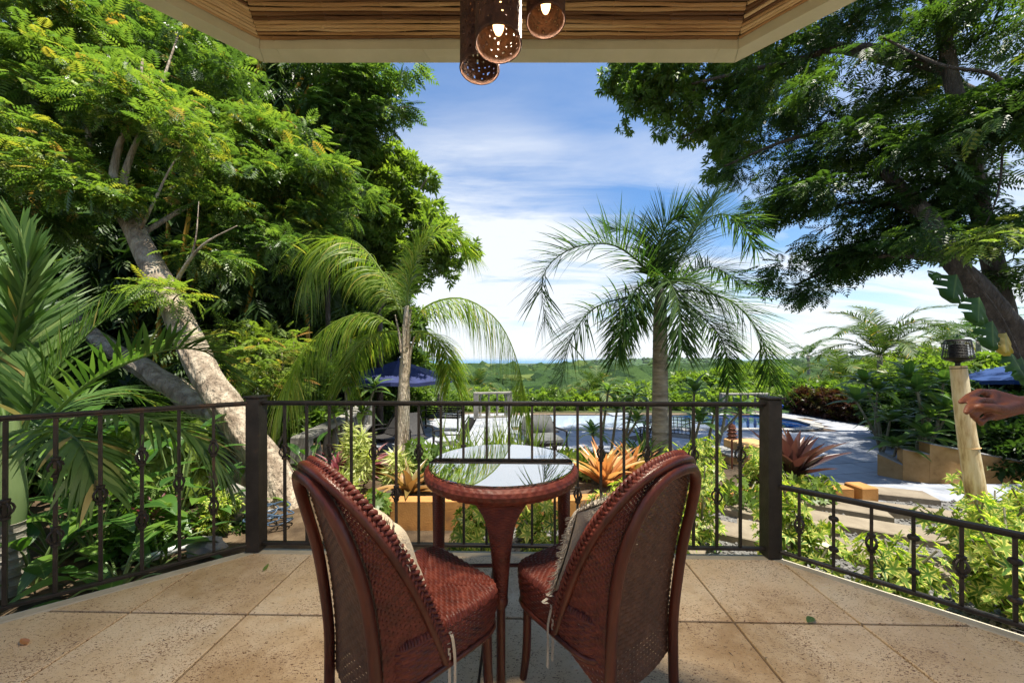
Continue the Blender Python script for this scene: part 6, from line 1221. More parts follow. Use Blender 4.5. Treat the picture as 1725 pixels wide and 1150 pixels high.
plumeria('sunlit plumeria on pale stems left of the left palm trunk', (-2.45, 5.8, -.5), [(582, 645, 5.9), (632, 650, 5.9), (560, 690, 5.7), (610, 690, 5.7)], 1.35)
# bromeliads
def bromeliad(label, base, n, L, w, mat, el=(.35, 1.35), bend=.45, grp='bromeliads in the planted bed', name='bromeliad', shape=.55, seed=0, tints=(.3, .5, .75)):
    rnd = random.Random(seed); root = thing(name, label, 'bromeliad', base, grp); ms = [leaf_mesh('leaf', L, w, mat, bend*(.6+.4*k), .35, 9, tt, shape, .35) for k, tt in enumerate(tints)]
    for k in range(n):
        a = k*2.4+rnd.uniform(-.2, .2); e = el[0]+(el[1]-el[0])*(k/n)+rnd.uniform(-.12, .12); d = (math.cos(a)*math.cos(e), math.sin(a)*math.cos(e), math.sin(e)); put('leaf', rnd.choice(ms), root, Vector(base)+Vector((d[0], d[1], 0))*.03, d, (0, 0, 1), rnd.uniform(.75, 1.1))
    return root
def gb(px, py, z, Y): return (P(px, py, Y).x, Y, z)
bromeliad('large sunlit orange bromeliad behind the table right of centre', gb(1018, 0, -.2, 3.95), 36, .58, .062, K['orange'], (.55, 1.45), .22, seed=1, tints=(.3, .5, .8))
bromeliad('second orange bromeliad tucked against the right chair back', gb(1065, 0, -.2, 4.25), 20, .5, .058, K['orange'], (.55, 1.45), .22, seed=2, tints=(.2, .4, 1))
bromeliad('big dark purple bromeliad behind the right railing post', gb(1335, 0, -.2, 4.25), 36, .66, .12, K['purple'], (.60, 1.45), .16, seed=3, shape=.5)
bromeliad('copper and green bromeliad behind the kerb left of the table', gb(690, 0, -.2, 3.75), 16, .50, .07, K['brown'], (.3, 1.3), .4, seed=4)
bromeliad('maroon striped bromeliad beside the left chair top', gb(570, 0, -.2, 4.3), 24, .46, .045, K['pink'], (.2, 1.35), .3, seed=5)
bromeliad('small maroon bromeliad half hidden at the left bed corner', gb(625, 0, -.2, 4.7), 18, .38, .04, K['pink'], (.2, 1.35), .3, seed=6)
bromeliad('pink cordyline shoot in the shade below the left railing', (P(258, 0, 2.95).x, 2.95, -.1), 11, .26, .035, K['pink'], (.4, 1.4), .25, seed=8, grp=None, name='cordyline')
bromeliad('green strap leaved clump behind the orange bromeliad', gb(1085, 0, -.2, 4.7), 26, .55, .045, K['grassy'], (.5, 1.4), .3, seed=9, tints=(.1, .25, .4))
bromeliad('brown leaved clump under the grey lounge chair', gb(900, 0, -.2, 4.9), 22, .42, .045, K['purple'], (.4, 1.35), .25, seed=10, tints=(.2, .4, .6))
# cream striped dracaenas, variegated scheffleras
def whorl_shrub(name, label, cat, stems, mat, size, dens, tmpl=None, grp=None, tint=(.5, .25), smat='stem', droop=.35, along=.6, rad=.05):
    """stems: list of (base, top); whorls of leaves up each stem"""
    root = thing(name, label, cat, stems[0][0], grp); pos = []; dr = []
    for a, b in stems:
        a, b = Vector(a), Vector(b); m_ = a.lerp(b, .5)+Vector((random.uniform(-.05, .05), random.uniform(-.05, .05), 0)); c = spline([a, m_, b], 20); mb = MB(); mb.tube(c, [.012-.007*q/19 for q in range(20)], 6); mb.build('stem', M[smat], root)
        for k in range(dens):
            t = 1-along*(k/dens); p = c[min(19, int(t*19))]; an = k*2.4; r = rad*(0.2+.8*math.sqrt(k/dens)); q = p+Vector((math.cos(an)*r, math.sin(an)*r, 0)); pos.append(q[:]); d = Vector((math.cos(an)*.8, math.sin(an)*.8, .5 if k else 1)); dr.append(d[:])
    pos, dr = np.array(pos), np.array(dr); n = len(pos); o = scatter('foliage', tmpl or WHOR, pos, dr+RNG.normal(0, .2, (n, 3)), RNG.normal(size=(n, 3)), size*RNG.uniform(.45, 1.35, n), np.clip(RNG.normal(*tint, n), 0, 1), mat, root)
    return root
SPK = tm([leaf_q(.13, 1.0, (0, 0, 0), (math.sin(2.4*k)*.9, .5-.09*k+.25, math.cos(2.4*k)*.9), .15, up=(0, 1, 0)) for k in range(12)])
for px, top, Y, lb in ((598, 712, 4.3, 'cream striped dracaena standing tall behind the left chair'), (672, 758, 4.0, 'cream striped dracaena at the foot of the left palm trunk'), (575, 800, 4.0, 'cream striped dracaena low beside the left chair back'), (612, 742, 4.2, 'cream striped dracaena leaning over the left bed corner')):
    b = Vector(gb(px, 0, -.2, Y)); whorl_shrub('dracaena', lb, 'shrub', [(b, P(px-6, top+8, Y)), (b, P(px+10, top+22, Y-.05)), (b, P(px-16, top+40, Y-.05))], K['song'], .15, 22, SPK, 'cream striped dracaenas in the bed', (.6, .2), along=.75, rad=.03)
def scheff(label, cx, cy, z0, h, n, spread, dens=24, size=.064, mat='varieg', grp='variegated shrubs along the railing', tint=(.55, .25)):
    st_ = [((cx+random.uniform(-.08, .08), cy+random.uniform(-.08, .08), z0), (cx+random.uniform(-spread, spread), cy+random.uniform(-spread, spread)*.7, z0+h*random.uniform(.65, 1.05))) for _ in range(n)]
    return whorl_shrub('variegated_shrub', label, 'shrub', st_, K[mat], size, dens, None, grp, tint, 'stem', along=.85, rad=.15)
scheff('variegated shrub in front of the kerb between right chair and right post', 1.55, 3.05, -.36, .80, 8, .22)
scheff('variegated shrub just outside the right railing post', 2.02, 2.55, -.36, .62, 7, .18)
scheff('variegated shrub low under the middle of the low railing', 2.35, 2.18, -.36, .45, 7, .22)
scheff('variegated shrub tall in front of the bamboo torch', 2.95, 2.05, -.36, .66, 10, .30)
scheff('variegated shrub sprawling at the right edge of the gravel', 3.40, 2.5, -.36, .62, 11, .38)
scheff('variegated shrub filling the right corner below the torch', 2.85, 1.6, -.36, .55, 9, .28)
scheff('variegated shrub far right by the stone steps', 4.1, 2.75, -.36, .75, 10, .4)
scheff('variegated shrub at the foot of the railing behind the right chair', 1.12, 2.62, -.36, .60, 6, .18)
scheff('variegated shrub before the kerb beside the right rear table leg', .72, 3.0, -.36, .50, 6, .18)
scheff('variegated shrub before the kerb close to the right chair braid', 1.08, 3.2, -.36, .50, 6, .18)
scheff('variegated shrub on the ochre kerb behind the table leg', .22, 2.95, -.36, .42, 5, .14)
scheff('variegated shrub seen through the railing left of the front table leg', -.32, 2.85, -.36, .40, 5, .14)
scheff('green trailing shrub over the ochre kerb before the purple bromeliad', 2.35, 3.74, -.3, .26, 9, .32, 20, .06, 'bright', tint=(.5, .25))
scheff('green trailing shrub over the ochre kerb next to its square end block', 3.25, 3.86, -.3, .24, 9, .32, 20, .06, 'bright', tint=(.6, .25))
scheff('green trailing shrub over the left corner of the ochre kerb', -1.35, 3.3, -.34, .32, 9, .22, 20, .06, 'bright', tint=(.4, .25))
scheff('variegated shrub at the kerb beyond the right bed corner', 2.95, 4.1, -.2, .35, 8, .35, 20, .07)
scheff('light green shrub between the purple bromeliad and stair wall', 2.2, 4.3, -.2, .45, 7, .3, 20, .08)
scheff('bright shrub spilling along the bed in front of the deck', -.35, 4.5, -.2, .38, 12, .45, 22, .07, 'bright', tint=(.75, .15))
scheff('bright low shrub right of the grassy clump in the bed', .75, 4.3, -.2, .28, 10, .4, 22, .07, 'bright', tint=(.65, .2))
scheff('green shrub under the left palm trunk', -.95, 4.2, -.2, .45, 9, .3, 22, .09, 'bright', tint=(.35, .2))
scheff('lime green low shrub right of the lounge chair', .55, 4.6, -.2, .25, 8, .3, 20, .07, 'bright', tint=(.85, .1))
# grassy plume clump behind the glass table
gc = thing('grassy_clump', 'tall pale grassy clump behind the glass table', 'ornamental grass', gb(840, 0, -.2, 4.4)); n = 220
bp_ = np.array(gb(835, 0, -.2, 4.4))+RNG.normal(0, 1, (n, 3))*np.array((.30, .12, 0)); d = np.stack([RNG.normal(0, .28, n), RNG.normal(0, .28, n), np.ones(n)], 1)
BL = tm([leaf_q(.028, 1.0, (0, 0, 0), (0, 1, .0), .2)]); scatter('blades', BL, bp_, d, RNG.normal(size=(n, 3)), RNG.uniform(.35, .85, n), np.clip(RNG.normal(.7, .2, n), 0, 1), K['grassy'], gc)
# big leaved plants in the left bed
BLm = [leaf_mesh('leaf', .34, .15, K['broad'], .35+.15*k, .12, 8, tt, .85, 0, .02) for k, tt in enumerate((.2, .5, .8))]
NLm = [leaf_mesh('leaf', .46, .085, K['broad'], .30+.15*k, .14, 8, tt, .8) for k, tt in enumerate((.25, .5, .85))]
def bigleaf(label, base, n, h, ms, s=1.0, grp='broad leaved plants in the left bed', seed=0, el=(.1, 1.2), name='broad_leaf_plant'):
    rnd = random.Random(seed); root = thing(name, label, 'plant', base, grp); b = Vector(base)
    for k in range(n):
        a = k*2.4+rnd.uniform(-.3, .3); e = el[0]+(el[1]-el[0])*(k/n); r = .10+.22*(1-k/n); p = b+Vector((math.cos(a)*r, math.sin(a)*r, h*(.35+.65*k/n)*rnd.uniform(.8, 1.15)))
        mb = MB(); mb.tube(spline([b, b.lerp(p, .6)+Vector((0, 0, .05)), p], 8), [.009, .009, .008, .008, .007, .006, .006, .005], 5); mb.build('petiole', M['greenstem'], root)
        put('leaf', rnd.choice(ms), root, p, (math.cos(a)*math.cos(e), math.sin(a)*math.cos(e), math.sin(e)*.7), (0, 0, 1), s*rnd.uniform(.75, 1.15))
    return root
for k, (px, Y, z, nn, h, ms, s, lb) in enumerate([
    (95, 2.75, -.36, 14, .55, NLm, 1.0, 'dark strap leaved plant behind the near palm trunk'), (165, 2.75, -.36, 15, .60, BLm, 1.05, 'broad leaved plant in the sun left of the boulder'), (230, 3.1, -.36, 15, .75, BLm, .95, 'broad leaved plant below the bright hanging leaves'),
    (120, 3.4, -.30, 15, .95, BLm, 1.2, 'tall broad leaved plant under the near palm fronds'), (300, 3.5, -.36, 15, .85, NLm, 1.0, 'strap leaved ginger in the middle of the left bed'), (345, 3.3, -.36, 12, .40, BLm, .7, 'small broad leaved plant by the flat rock'),
    (55, 2.5, -.4, 12, .35, BLm, 1.0, 'low broad leaved plant at the foot of the near palm'), (200, 2.45, -.38, 12, .30, BLm, .75, 'low broad leaved plant just outside the left railing'), (400, 3.7, -.36, 10, .35, NLm, .6, 'small strap leaved plant at the foot of the leaning trunk'),
    (20, 3.2, -.3, 14, .9, NLm, 1.2, 'strap leaved plant behind the near palm at the left edge'), (520, 4.4, -.36, 12, .5, BLm, .8, 'broad leaved plant between the left post and the balustrade'), (270, 2.75, -.38, 10, .30, NLm, .5, 'low strap leaved plant beside the white pipe')]):
    bigleaf(lb, (P(px, 0, Y).x, Y, z), nn, h, ms, s, seed=k+30)
HEART = tm([leaf_q(.55, .9, (0, .1*k, -.1*k), (math.sin(2.2*k)*.6, .4, -.75), .1) for k in range(4)])
cl = thing('climbing_vine', 'curtain of bright hanging vine leaves behind the left railing', 'vine', (P(270, 0, 3.75).x, 3.75, -.35)); foliage('foliage', blobs_px([(230, 745, 3.8, 38), (275, 760, 3.8, 42), (320, 740, 3.9, 35), (255, 800, 3.7, 32), (305, 800, 3.8, 32)], 1.1), 620, HEART, .16, K['bright'], cl, droop=.8, flatten=.3, shell=.4, tint=(.88, .08), jit=.3, lean=(.2, -.5, 0))
for k in range(6): mb = MB(); x0 = 215+k*22; mb.tube(spline([P(x0, 890, 3.8), P(x0+8, 790, 3.85), P(x0-4, 715, 3.9)], 10), .008, 5); mb.build('stem', M['greenstem'], cl)
def mass(name, label, cat, blobs, n, tmpl, size, mat, grp=None, tint=(.5, .2), droop=.1, shell=.5, flatten=.8, base=None, young=0, stems=4, jit=.5):
    b0 = blobs[0]; root = thing(name, label, cat, base or (b0[0], b0[1], b0[2]-b0[5]), grp); zb = min(b[2]-b[5] for b in blobs)
    for k in range(stems):
        q = blobs[k % len(blobs)]; g = gz(q[0], q[1])-.05; mb = MB(); mb.tube([(q[0]*.98, q[1], min(g, q[2]-.1)), (q[0], q[1], q[2]+q[5]*.4)], [.03, .012], 6); mb.build('stem', M['stem'], root)
    foliage('foliage', blobs, n, tmpl, size, mat, root, droop=droop, flatten=flatten, shell=shell, tint=tint, jit=jit, young=young); return root
mass('undergrowth_bush', 'low dark leafy bush under the leaning trunk base', 'bush', blobs_px([(445, 905, 3.5, 30), (400, 900, 3.3, 25), (475, 890, 3.6, 25)], .6), 260, CLUS, .09, K['dark'], tint=(.35, .2))
mass('pale_shrub', 'small cream and green shrub beside the flat rock', 'shrub', blobs_px([(372, 850, 3.25, 20), (360, 875, 3.2, 18)], 1.0), 110, CLUS, .075, K['varieg'], tint=(.6, .2))
mass('fern_bush', 'fern like bush at the left bed centre behind the white pipe', 'fern', blobs_px([(255, 885, 2.95, 30), (220, 870, 3.0, 25)], .8), 90, PINN, .2, K['feather'], tint=(.5, .1), droop=.3)
mass('shade_bush', 'dark bush in shade at the left edge behind the railing', 'bush', blobs_px([(60, 820, 3.9, 60), (150, 800, 4.2, 60), (200, 700, 4.8, 60), (90, 720, 4.6, 60), (340, 720, 5.4, 60), (0, 760, 3.6, 70)], .9), 1500, CLUS, .16, K['dark'], tint=(.4, .2))
mass('shade_bush', 'dark green bush right of the left post behind the balustrade', 'bush', blobs_px([(500, 690, 7.5, 45), (540, 720, 7, 35), (470, 720, 6.5, 40), (520, 640, 8, 40)], .9), 1300, CLUS, .18, K['bright'], tint=(.3, .2))
mass('leafy_bush', 'leafy bush behind the black sling chairs at the deck edge', 'bush', blobs_px([(700, 680, 13, 30), (640, 690, 12, 35), (590, 700, 11, 35), (680, 650, 14, 25)], .9), 900, CLUS, .24, K['bright'], tint=(.4, .2))
# croton hedge and planting right of the pool
hb = [(11.9+k*.12-.0*k, 15.0-k*.62, -.68) for k in range(6)]; 
mass('croton_hedge', 'clipped croton hedge of dark red and green leaves right of the pool', 'hedge', [(12.3+.12*k, 15.0-.62*k, -.62, .55, .5, .55) for k in range(7)]+[(12.9-.25*k, 11.0-.7*k, -.6, .55, .5, .5) for k in range(4)], 3600, CLUS, .20, K['croton'], tint=(.4, .25), droop=-.2, shell=.35)
mass('green_hedge', 'green hedge behind the croton hedge', 'hedge', [(14.0-.05*k, 17.0-1.1*k, -.60, .9, .8, .75) for k in range(8)], 3600, CLUS, .30, K['bright'], tint=(.35, .2), droop=-.1)
mass('shade_bush', 'deep shaded bush under the great tree right of the torch', 'bush', [(9.6, 7.3, -.3, .9, .7, .6), (10.6, 6.9, -.2, 1, .8, .7), (9.2, 6.6, -.5, .7, .5, .5), (11.8, 7.2, 0, 1.1, .9, .9), (10.2, 8.2, -.1, .9, .8, .7)], 3000, CLUS, .2, K['dark'], tint=(.4, .22), droop=-.1)
mass('shade_bush', 'shaded bush behind the plumerias below the blue parasol', 'bush', [(11.3, 10.2, -.2, 1, .8, .7), (12.6, 9.6, .0, 1.1, .9, .8), (10.3, 9.2, -.5, .7, .6, .5)], 2200, CLUS, .22, K['dark'], tint=(.5, .22))
mass('leafy_tree', 'bright round tree behind the blue parasol', 'tree', [(20, 17, -.1, 1.8, 1.5, 1.4), (17.5, 18, -.7, 1.5, 1.4, 1.1), (22, 16, .2, 1.8, 1.4, 1.3)], 2600, CLUS, .36, K['bright'], tint=(.5, .2))
mass('leafy_tree', 'pale green tree left of the coconut palm behind the hedge', 'tree', [(14.6, 24, -.7, 2.0, 1.6, 1.3), (17.2, 25, -.6, 1.8, 1.6, 1.4), (12.5, 25, -.9, 1.6, 1.4, 1.1)], 3000, CLUS, .36, K['bright'], tint=(.55, .2))
mass('leafy_tree', 'yellow green tree right of the coconut palm trunk', 'tree', [(24.0, 24, -.4, 2.0, 1.6, 1.4), (27.5, 24, .3, 2.2, 1.8, 1.7)], 2200, CLUS, .38, K['bright'], tint=(.6, .2))
mass('shade_bush', 'broad dark bush on the bank left of the near palm', 'bush', [(-6.2, 3.2, .5, 1.2, 1.0, .9), (-7.6, 2.2, .6, 1.2, 1.2, 1.0), (-6.8, 4.6, .8, 1.2, 1, 1.1), (-6.5, 1.0, .2, 1.0, 1, .8)], 2600, CLUS, .26, K['dark'], tint=(.5, .25))
mass('shade_bush', 'green bush beyond the gravel right of the stone steps', 'bush', [(10.4, 3.6, .1, 1.2, 1.1, .9), (10.8, 1.8, .0, 1.2, 1.2, .8), (11.8, 4.8, .3, 1.3, 1.1, 1.0), (10.6, .2, 0, 1.2, 1.1, .8)], 2600, CLUS, .26, K['bright'], tint=(.35, .25))
# bushes beyond the pool's edge, each a clump of its own
LB = ['leafy bush past the deck end below the navy parasol', 'round bush beyond the deck left of the hanging frond', 'low bush straight beyond the deck behind the table', 'bright bush past the pool left of the young palm', 'bush past the pool behind the young palm', 'rounded lime green bush past the pool left of the shaded palm trunk', 'bush past the pool right of the shaded palm trunk', 'bush behind the far balustrade by the right railing post', 'bush at the far right pool corner by the blue pot']
for k, (px, py, Y, r) in enumerate([(745, 690, 17, 45), (800, 688, 17.5, 42), (870, 690, 17, 45), (925, 688, 17.5, 42), (985, 690, 18, 42), (1065, 676, 18.5, 42), (1140, 685, 18, 45), (1215, 684, 18, 42), (1290, 680, 18.5, 36)]):
    b = blobs_px([(px, py, Y, r), (px-r*.7, py+10, Y-.3, r*.65), (px+r*.7, py+8, Y+.3, r*.7), (px+5, py+45, Y-.4, r)], .8)
    mass('valley_bush', LB[k], 'bush', b, 1050, CLUS, .27, K['bright'], 'bushes beyond the pool deck', tint=(.35+.45*((k*37) % 10)/10, .16), stems=2)
# monstera climbing the right trunk
K['monst'] = leafmat('monstera_leaf', [(0.0, (0.018, 0.052, 0.012)), (0.5, (0.034, 0.085, 0.016)), (1.0, (0.09, 0.15, 0.03))], 0.42, rough=.55, spec=.25, vein=.3)
def monstera_mesh(L, W, nl=6, tint=.5):
    """heart outline, slits cut in from the margin between the side veins"""
    mb = MB(); nt_, nu = 6*nl, 7
    for s in (-1, 1):
        vs = []
        for j in range(nt_+1):
            t = j/nt_; w = W*(math.sin(PI*min(1, .10+.90*t))**.62)*(1-.25*t)
            for i in range(nu+1): u = i/nu; tc_ = (math.floor(j/6)+.42)/nl; t2 = tc_+(t-tc_)*(1-.42*max(0, (u-.35)/.65)**1.6) if 2 < j < nt_-3 else t; vs.append((s*w*u, L*(t2+.34*u*(1-t2)-.10*u*u*(1-t)**3*2), -.22*W*u*u+.012*math.sin(t*nl*2*PI)*u))
        fs = [(j*(nu+1)+i, j*(nu+1)+i+1, (j+1)*(nu+1)+i+1, (j+1)*(nu+1)+i) for j in range(nt_) for i in range(nu) if not (i >= 3 and j % 6 == 5 and 5 <= j < nt_-4)]
        fs = fs if s > 0 else [f[::-1] for f in fs]; mb.add(vs, fs, [(.5+s*.5*i/nu, j/nt_) for j in range(nt_+1) for i in range(nu+1)], tint)
    return mb.mesh('leaf', K['monst'], True, 0)
MM = [monstera_mesh(.42, .25, 3, tt) for tt in (.25, .45)]; my = monstera_mesh(.36, .2, 3, 1.0)
my.materials.clear(); K['yellowing'] = leafmat('yellowing_leaf', [(0, (.30, .20, .02)), (1, (.36, .24, .03))], .35, vein=.4); my.materials.append(K['yellowing'])
mo = thing('monstera', 'split leaved monstera climbing the dark trunk above the torch', 'climber', P(1668, 520, 5.0))
mb = MB(); mb.tube(spline([P(1735, 640, 5.1), P(1690, 540, 5.0), P(1640, 470, 5.0), P(1610, 430, 5.05)], 20), .012, 7); mb.build('stem', M['barkdark'], mo)
for k, (px, py, dx, dy, me, s) in enumerate([(1612, 462, -.55, -.8, MM[0], 1.1), (1585, 462, -.95, -.25, MM[1], .5), (1650, 500, -.5, -.85, MM[1], 1.05), (1672, 540, -.45, -.9, MM[0], 1.05), (1695, 560, -.5, -.8, my, 1.0), (1700, 590, .1, -1, MM[0], 1.0), (1720, 600, -.1, -.95, MM[1], 1.0)]):
    p = P(px, py, 4.85); o = put('leaf', me, mo, p, (dx, -.35, dy), (.3, -1, .5), s); mb = MB(); mb.tube([p, p+Vector((.08, .12, .06)), p+Vector((.14, .22, -.02))], .005, 5); mb.build('petiole', M['barkdark'], mo)
# ------------------------------------------------------------------ far woods: one mass of crowns down the valley to the ridge
M['wood'] = None
def wood_mat():
    m, nt, o = _mat('far_crowns'); N = nt.nodes.new; L = nt.links.new; b = N('ShaderNodeBsdfPrincipled'); b.inputs['Roughness'].default_value = .9; b.inputs['Specular IOR Level'].default_value = .1; L(b.outputs[0], o.inputs[0])
    a = N('ShaderNodeAttribute'); a.attribute_name = 'tint'; r = ramp(nt, [(0, (.014, .032, .012)), (.5, (.030, .060, .018)), (.85, (.055, .092, .026)), (1, (.09, .12, .032))]); L(a.outputs['Fac'], r.inputs[0]); L(r.outputs[0], b.inputs['Base Color'])
    tc = N('ShaderNodeTexCoord'); n = N('ShaderNodeTexNoise'); n.inputs['Scale'].default_value = .8; n.inputs['Detail'].default_value = 6; L(tc.outputs['Object'], n.inputs[0]); bp = N('ShaderNodeBump'); bp.inputs['Distance'].default_value = 1.2; bp.inputs['Strength'].default_value = 1; L(n.outputs[0], bp.inputs['Height']); L(bp.outputs[0], b.inputs['Normal']); return m
M['wood'] = wood_mat()
b_ = bmesh.new(); bmesh.ops.create_icosphere(b_, subdivisions=2, radius=1); b_.verts.ensure_lookup_table(); SV = np.array([v.co[:] for v in b_.verts]); SF = np.array([[v.index for v in f.verts] for f in b_.faces]); b_.free()
C_, R_, T_ = [], [], []
for _ in range(7600):
    r = math.exp(random.uniform(math.log(24), math.log(5200))); Yp = r; px = random.uniform(560, 1760) if r > 120 else random.uniform(640, 1760); x = (px-CX)/FP*Yp
    if Yp < 40 and 1330 < px < 1700: continue
    R = min(5.0, 1.2+r*.02)*random.choice((random.uniform(.35, .8), random.uniform(.6, 1.1), random.uniform(1.0, 1.6))); z = gz(x, Yp)
    R *= 1-.6*sst(1200, 3000, r)
    C_.append((x, Yp, z+R*(.15 if r > 60 else -.1))); R_.append(R); T_.append(min(1, max(0, random.gauss(.42, .22))))
C_, R_, T_ = np.array(C_), np.array(R_), np.array(T_); n = len(C_); nv = len(SV)
dis = 1+.28*RNG.normal(size=(12, nv)); V_ = SV[None]*dis[RNG.integers(0, 12, n)][:,:,None]; an = RNG.random(n)*6.28; c_, s_ = np.cos(an), np.sin(an)
V_ = np.stack([V_[:,:,0]*c_[:,None]-V_[:,:,1]*s_[:,None], V_[:,:,0]*s_[:,None]+V_[:,:,1]*c_[:,None], V_[:,:,2]*.75], 2)*R_[:,None,None]+C_[:,None,:]
fw = np_mesh('far_woods', V_.reshape(-1, 3), (SF[None]+(np.arange(n)*nv)[:,None,None]).reshape(-1, 3), np.zeros((n*nv, 2)), np.repeat(T_, nv), M['wood']); tag(fw, 'unbroken wood of rounded tree crowns down the valley to the far ridge', 'woods', kind='stuff')
hs_ = thing('far_house', 'small white walled house among the trees behind the coconut palm', 'house', P(1448, 640, 45)); 
mb = MB(); c = P(1448, 632, 45); mb.box((c.x, c.y, c.z-.6), (5, 4, 2.2)); o = mb.build('wall', M['wall'], hs_, smooth=False)
mb = MB(); mb.box((c.x, c.y, c.z+.65), (5.8, 4.8, .22)); mb.build('roof', M['coping'], hs_, smooth=False)
mb = MB(); mb.box((c.x-.9, c.y-2.02, c.z-.5), (1.1, .06, 1.0)); mb.box((c.x+1.1, c.y-2.02, c.z-.5), (1.1, .06, 1.0)); mb.build('window', M['blackmetal'], hs_, smooth=False)
# ------------------------------------------------------------------ leaves fallen on the terrace
for lb, p, rz, L_, w, mt_, t in (('single green leaf lying on the terrace at the right', G(1369, 1040, 0), 2.2, .075, .028, K['plum'], .4), ('dry orange leaf lying on the terrace at the lower left', G(46, 1086, 0), 1.2, .06, .022, K['orange'], .3), ('small green leaf lying near the left railing post', G(444, 962, 0), .2, .06, .02, K['plum'], .9)):
    me = leaf_mesh('fallen_leaf', L_, w, mt_, -.12, .22, 6, t); o = link(bpy.data.objects.new('fallen_leaf', me)); o.location = (p.x, p.y, .004); o.rotation_euler = (0, 0, rz); tag(o, lb, 'leaf', 'fallen leaves on the terrace')
# dust and crumbs of bark on the floor
n = 420; xy = np.stack([RNG.uniform(-2.2, 2.2, n), RNG.uniform(.95, 2.15, n), np.full(n, .003)], 1); xy = xy[(np.abs(xy[:,0]) < 4.0-xy[:,1]*1.05)]; n = len(xy); an = RNG.random(n)*6.28
scatter('bark_crumbs', tm([leaf_q(.16, 1, (0, 0, 0), (0, 1, 0), .2)]), xy, np.stack([np.cos(an), np.sin(an), np.zeros(n)], 1), np.tile((0, 0, 1.), (n, 1)), RNG.uniform(.006, .022, n), RNG.random(n)*.5, M['barkdark']); o = bpy.data.objects['bark_crumbs']; tag(o, 'crumbs of bark and dry leaf scattered over the terrace floor', 'litter', kind='stuff')
# ------------------------------------------------------------------ person at the right edge, arm stretched into view
def skin_mat():
    m = surf('brown_skin', [(0.3, (0.095, 0.032, 0.016)), (0.55, (0.15, 0.052, 0.027)), (0.8, (0.20, 0.078, 0.042))], 0.5, 14, bump=0.2, bscale=120, spec=0.4); return m
M['skin'] = skin_mat(); M['cloth'] = surf('grey_shirt', [(.3, (.20, .21, .23)), (.7, (.28, .29, .31))], .9, 10, bump=.3, bscale=200); M['denim'] = surf('blue_trousers', [(.3, (.03, .04, .08)), (.7, (.06, .08, .14))], .9, 10, bump=.3, bscale=200); M['hair'] = surf('dark_hair', [(.3, (.008, .006, .005)), (.7, (.02, .015, .012))], .6, 40, bump=.5, bscale=200)
def caps(bm, a, b, ra, rb, n=10, flat=None):
    a, b = Vector(a), Vector(b); d = (b-a); L_ = d.length; d.normalize(); S = d.orthogonal().normalized(); B = d.cross(S); rows = []
    for k in range(4): t = -PI/2+k*PI/8; rows.append((math.sin(t)*ra, math.cos(t)*ra))
    rows += [(0, ra), (L_, rb)]+[(L_+math.sin(k*PI/8)*rb, math.cos(k*PI/8)*rb) for k in range(1, 5)]
    vs = [[bm.verts.new(a+d*z+S*math.cos(2*PI*k/n)*max(r, 1e-4)+B*math.sin(2*PI*k/n)*max(r, 1e-4)) for k in range(n)] for z, r in rows]
    for i in range(len(vs)-1):
        for k in range(n): bm.faces.new((vs[i][k], vs[i][(k+1) % n], vs[i+1][(k+1) % n], vs[i+1][k]))
    bm.faces.new(vs[0][::-1]); bm.faces.new(vs[-1])
def fuse(name, segs, voxel, mat, parent, smooth=6, ell=()):
    bm = bmesh.new()
    for a, b, ra, rb in segs: caps(bm, a, b, ra, rb)
    for c, r in ell:
        q = bmesh.ops.create_icosphere(bm, subdivisions=3, radius=1); 
        for v in q['verts']: v.co = Vector((v.co.x*r[0], v.co.y*r[1], v.co.z*r[2]))+Vector(c)
    me = bpy.data.meshes.new(name); bm.to_mesh(me); bm.free(); o = bpy.data.objects.new(name, me); COL.objects.link(o)
    md = o.modifiers.new('fuse', 'REMESH'); md.mode = 'VOXEL'; md.voxel_size = voxel; sm = o.modifiers.new('smooth', 'SMOOTH'); sm.factor = .5; sm.iterations = smooth
    dg_ = bpy.context.evaluated_depsgraph_get(); me2 = bpy.data.meshes.new_from_object(o.evaluated_get(dg_)); o.modifiers.clear(); o.data = me2; me2.name = name; me2.materials.clear(); me2.materials.append(mat); me2.polygons.foreach_set('use_smooth', [True]*len(me2.polygons)); me2.update()
    if parent is not None: o.parent = parent; o.matrix_parent_inverse = Matrix.Translation(-wloc(parent))
    return o
px_, py_ = 2.06, .98
YH = 1.0; hp_ = lambda a, b, Y=YH: P(a, b, Y)
wr = hp_(1718, 682); sh_ = Vector((px_-.17, py_+.02, 1.40)); el_ = Vector((px_-.30, py_+.10, 1.13))
el_ = wr+Vector((.255, .03, -.03))
segs = [(sh_, el_, .046, .038), (el_, wr+Vector((.03, 0, 0)), .040, .0265), (wr+Vector((.03, 0, 0)), wr, .0265, .026)]
kn = [hp_(1672, 662, 1.005), hp_(1668, 676, .99), hp_(1669, 689, .985), hp_(1675, 701, .99)]
for q in kn: segs.append((wr+(q-wr)*.15, q, .022, .0125))
segs += [(kn[i], kn[i+1], .0125, .0125) for i in range(3)]
fg = [[kn[0], hp_(1650, 659, 1.0), hp_(1632, 667, .99), hp_(1619, 677, .98)], [kn[1], hp_(1648, 674, .97), hp_(1634, 684, .955), hp_(1628, 694, .95)], [kn[2], hp_(1652, 690, .955), hp_(1640, 700, .95), hp_(1646, 707, .965)], [kn[3], hp_(1662, 704, .965), hp_(1651, 710, .955), hp_(1653, 715, .97)]]
for f, r in zip(fg, (.0092, .0095, .009, .0078)):
    for i in range(3): segs.append((f[i], f[i+1], r*(1.12-.1*i), r*(1.02-.12*i)))
th_ = [wr+Vector((-.02, -.012, .0)), hp_(1690, 690, .955), hp_(1668, 686, .94), hp_(1652, 684, .94)]
for i in range(3): segs.append((th_[i], th_[i+1], .0155-.0022*i, .013-.0017*i))
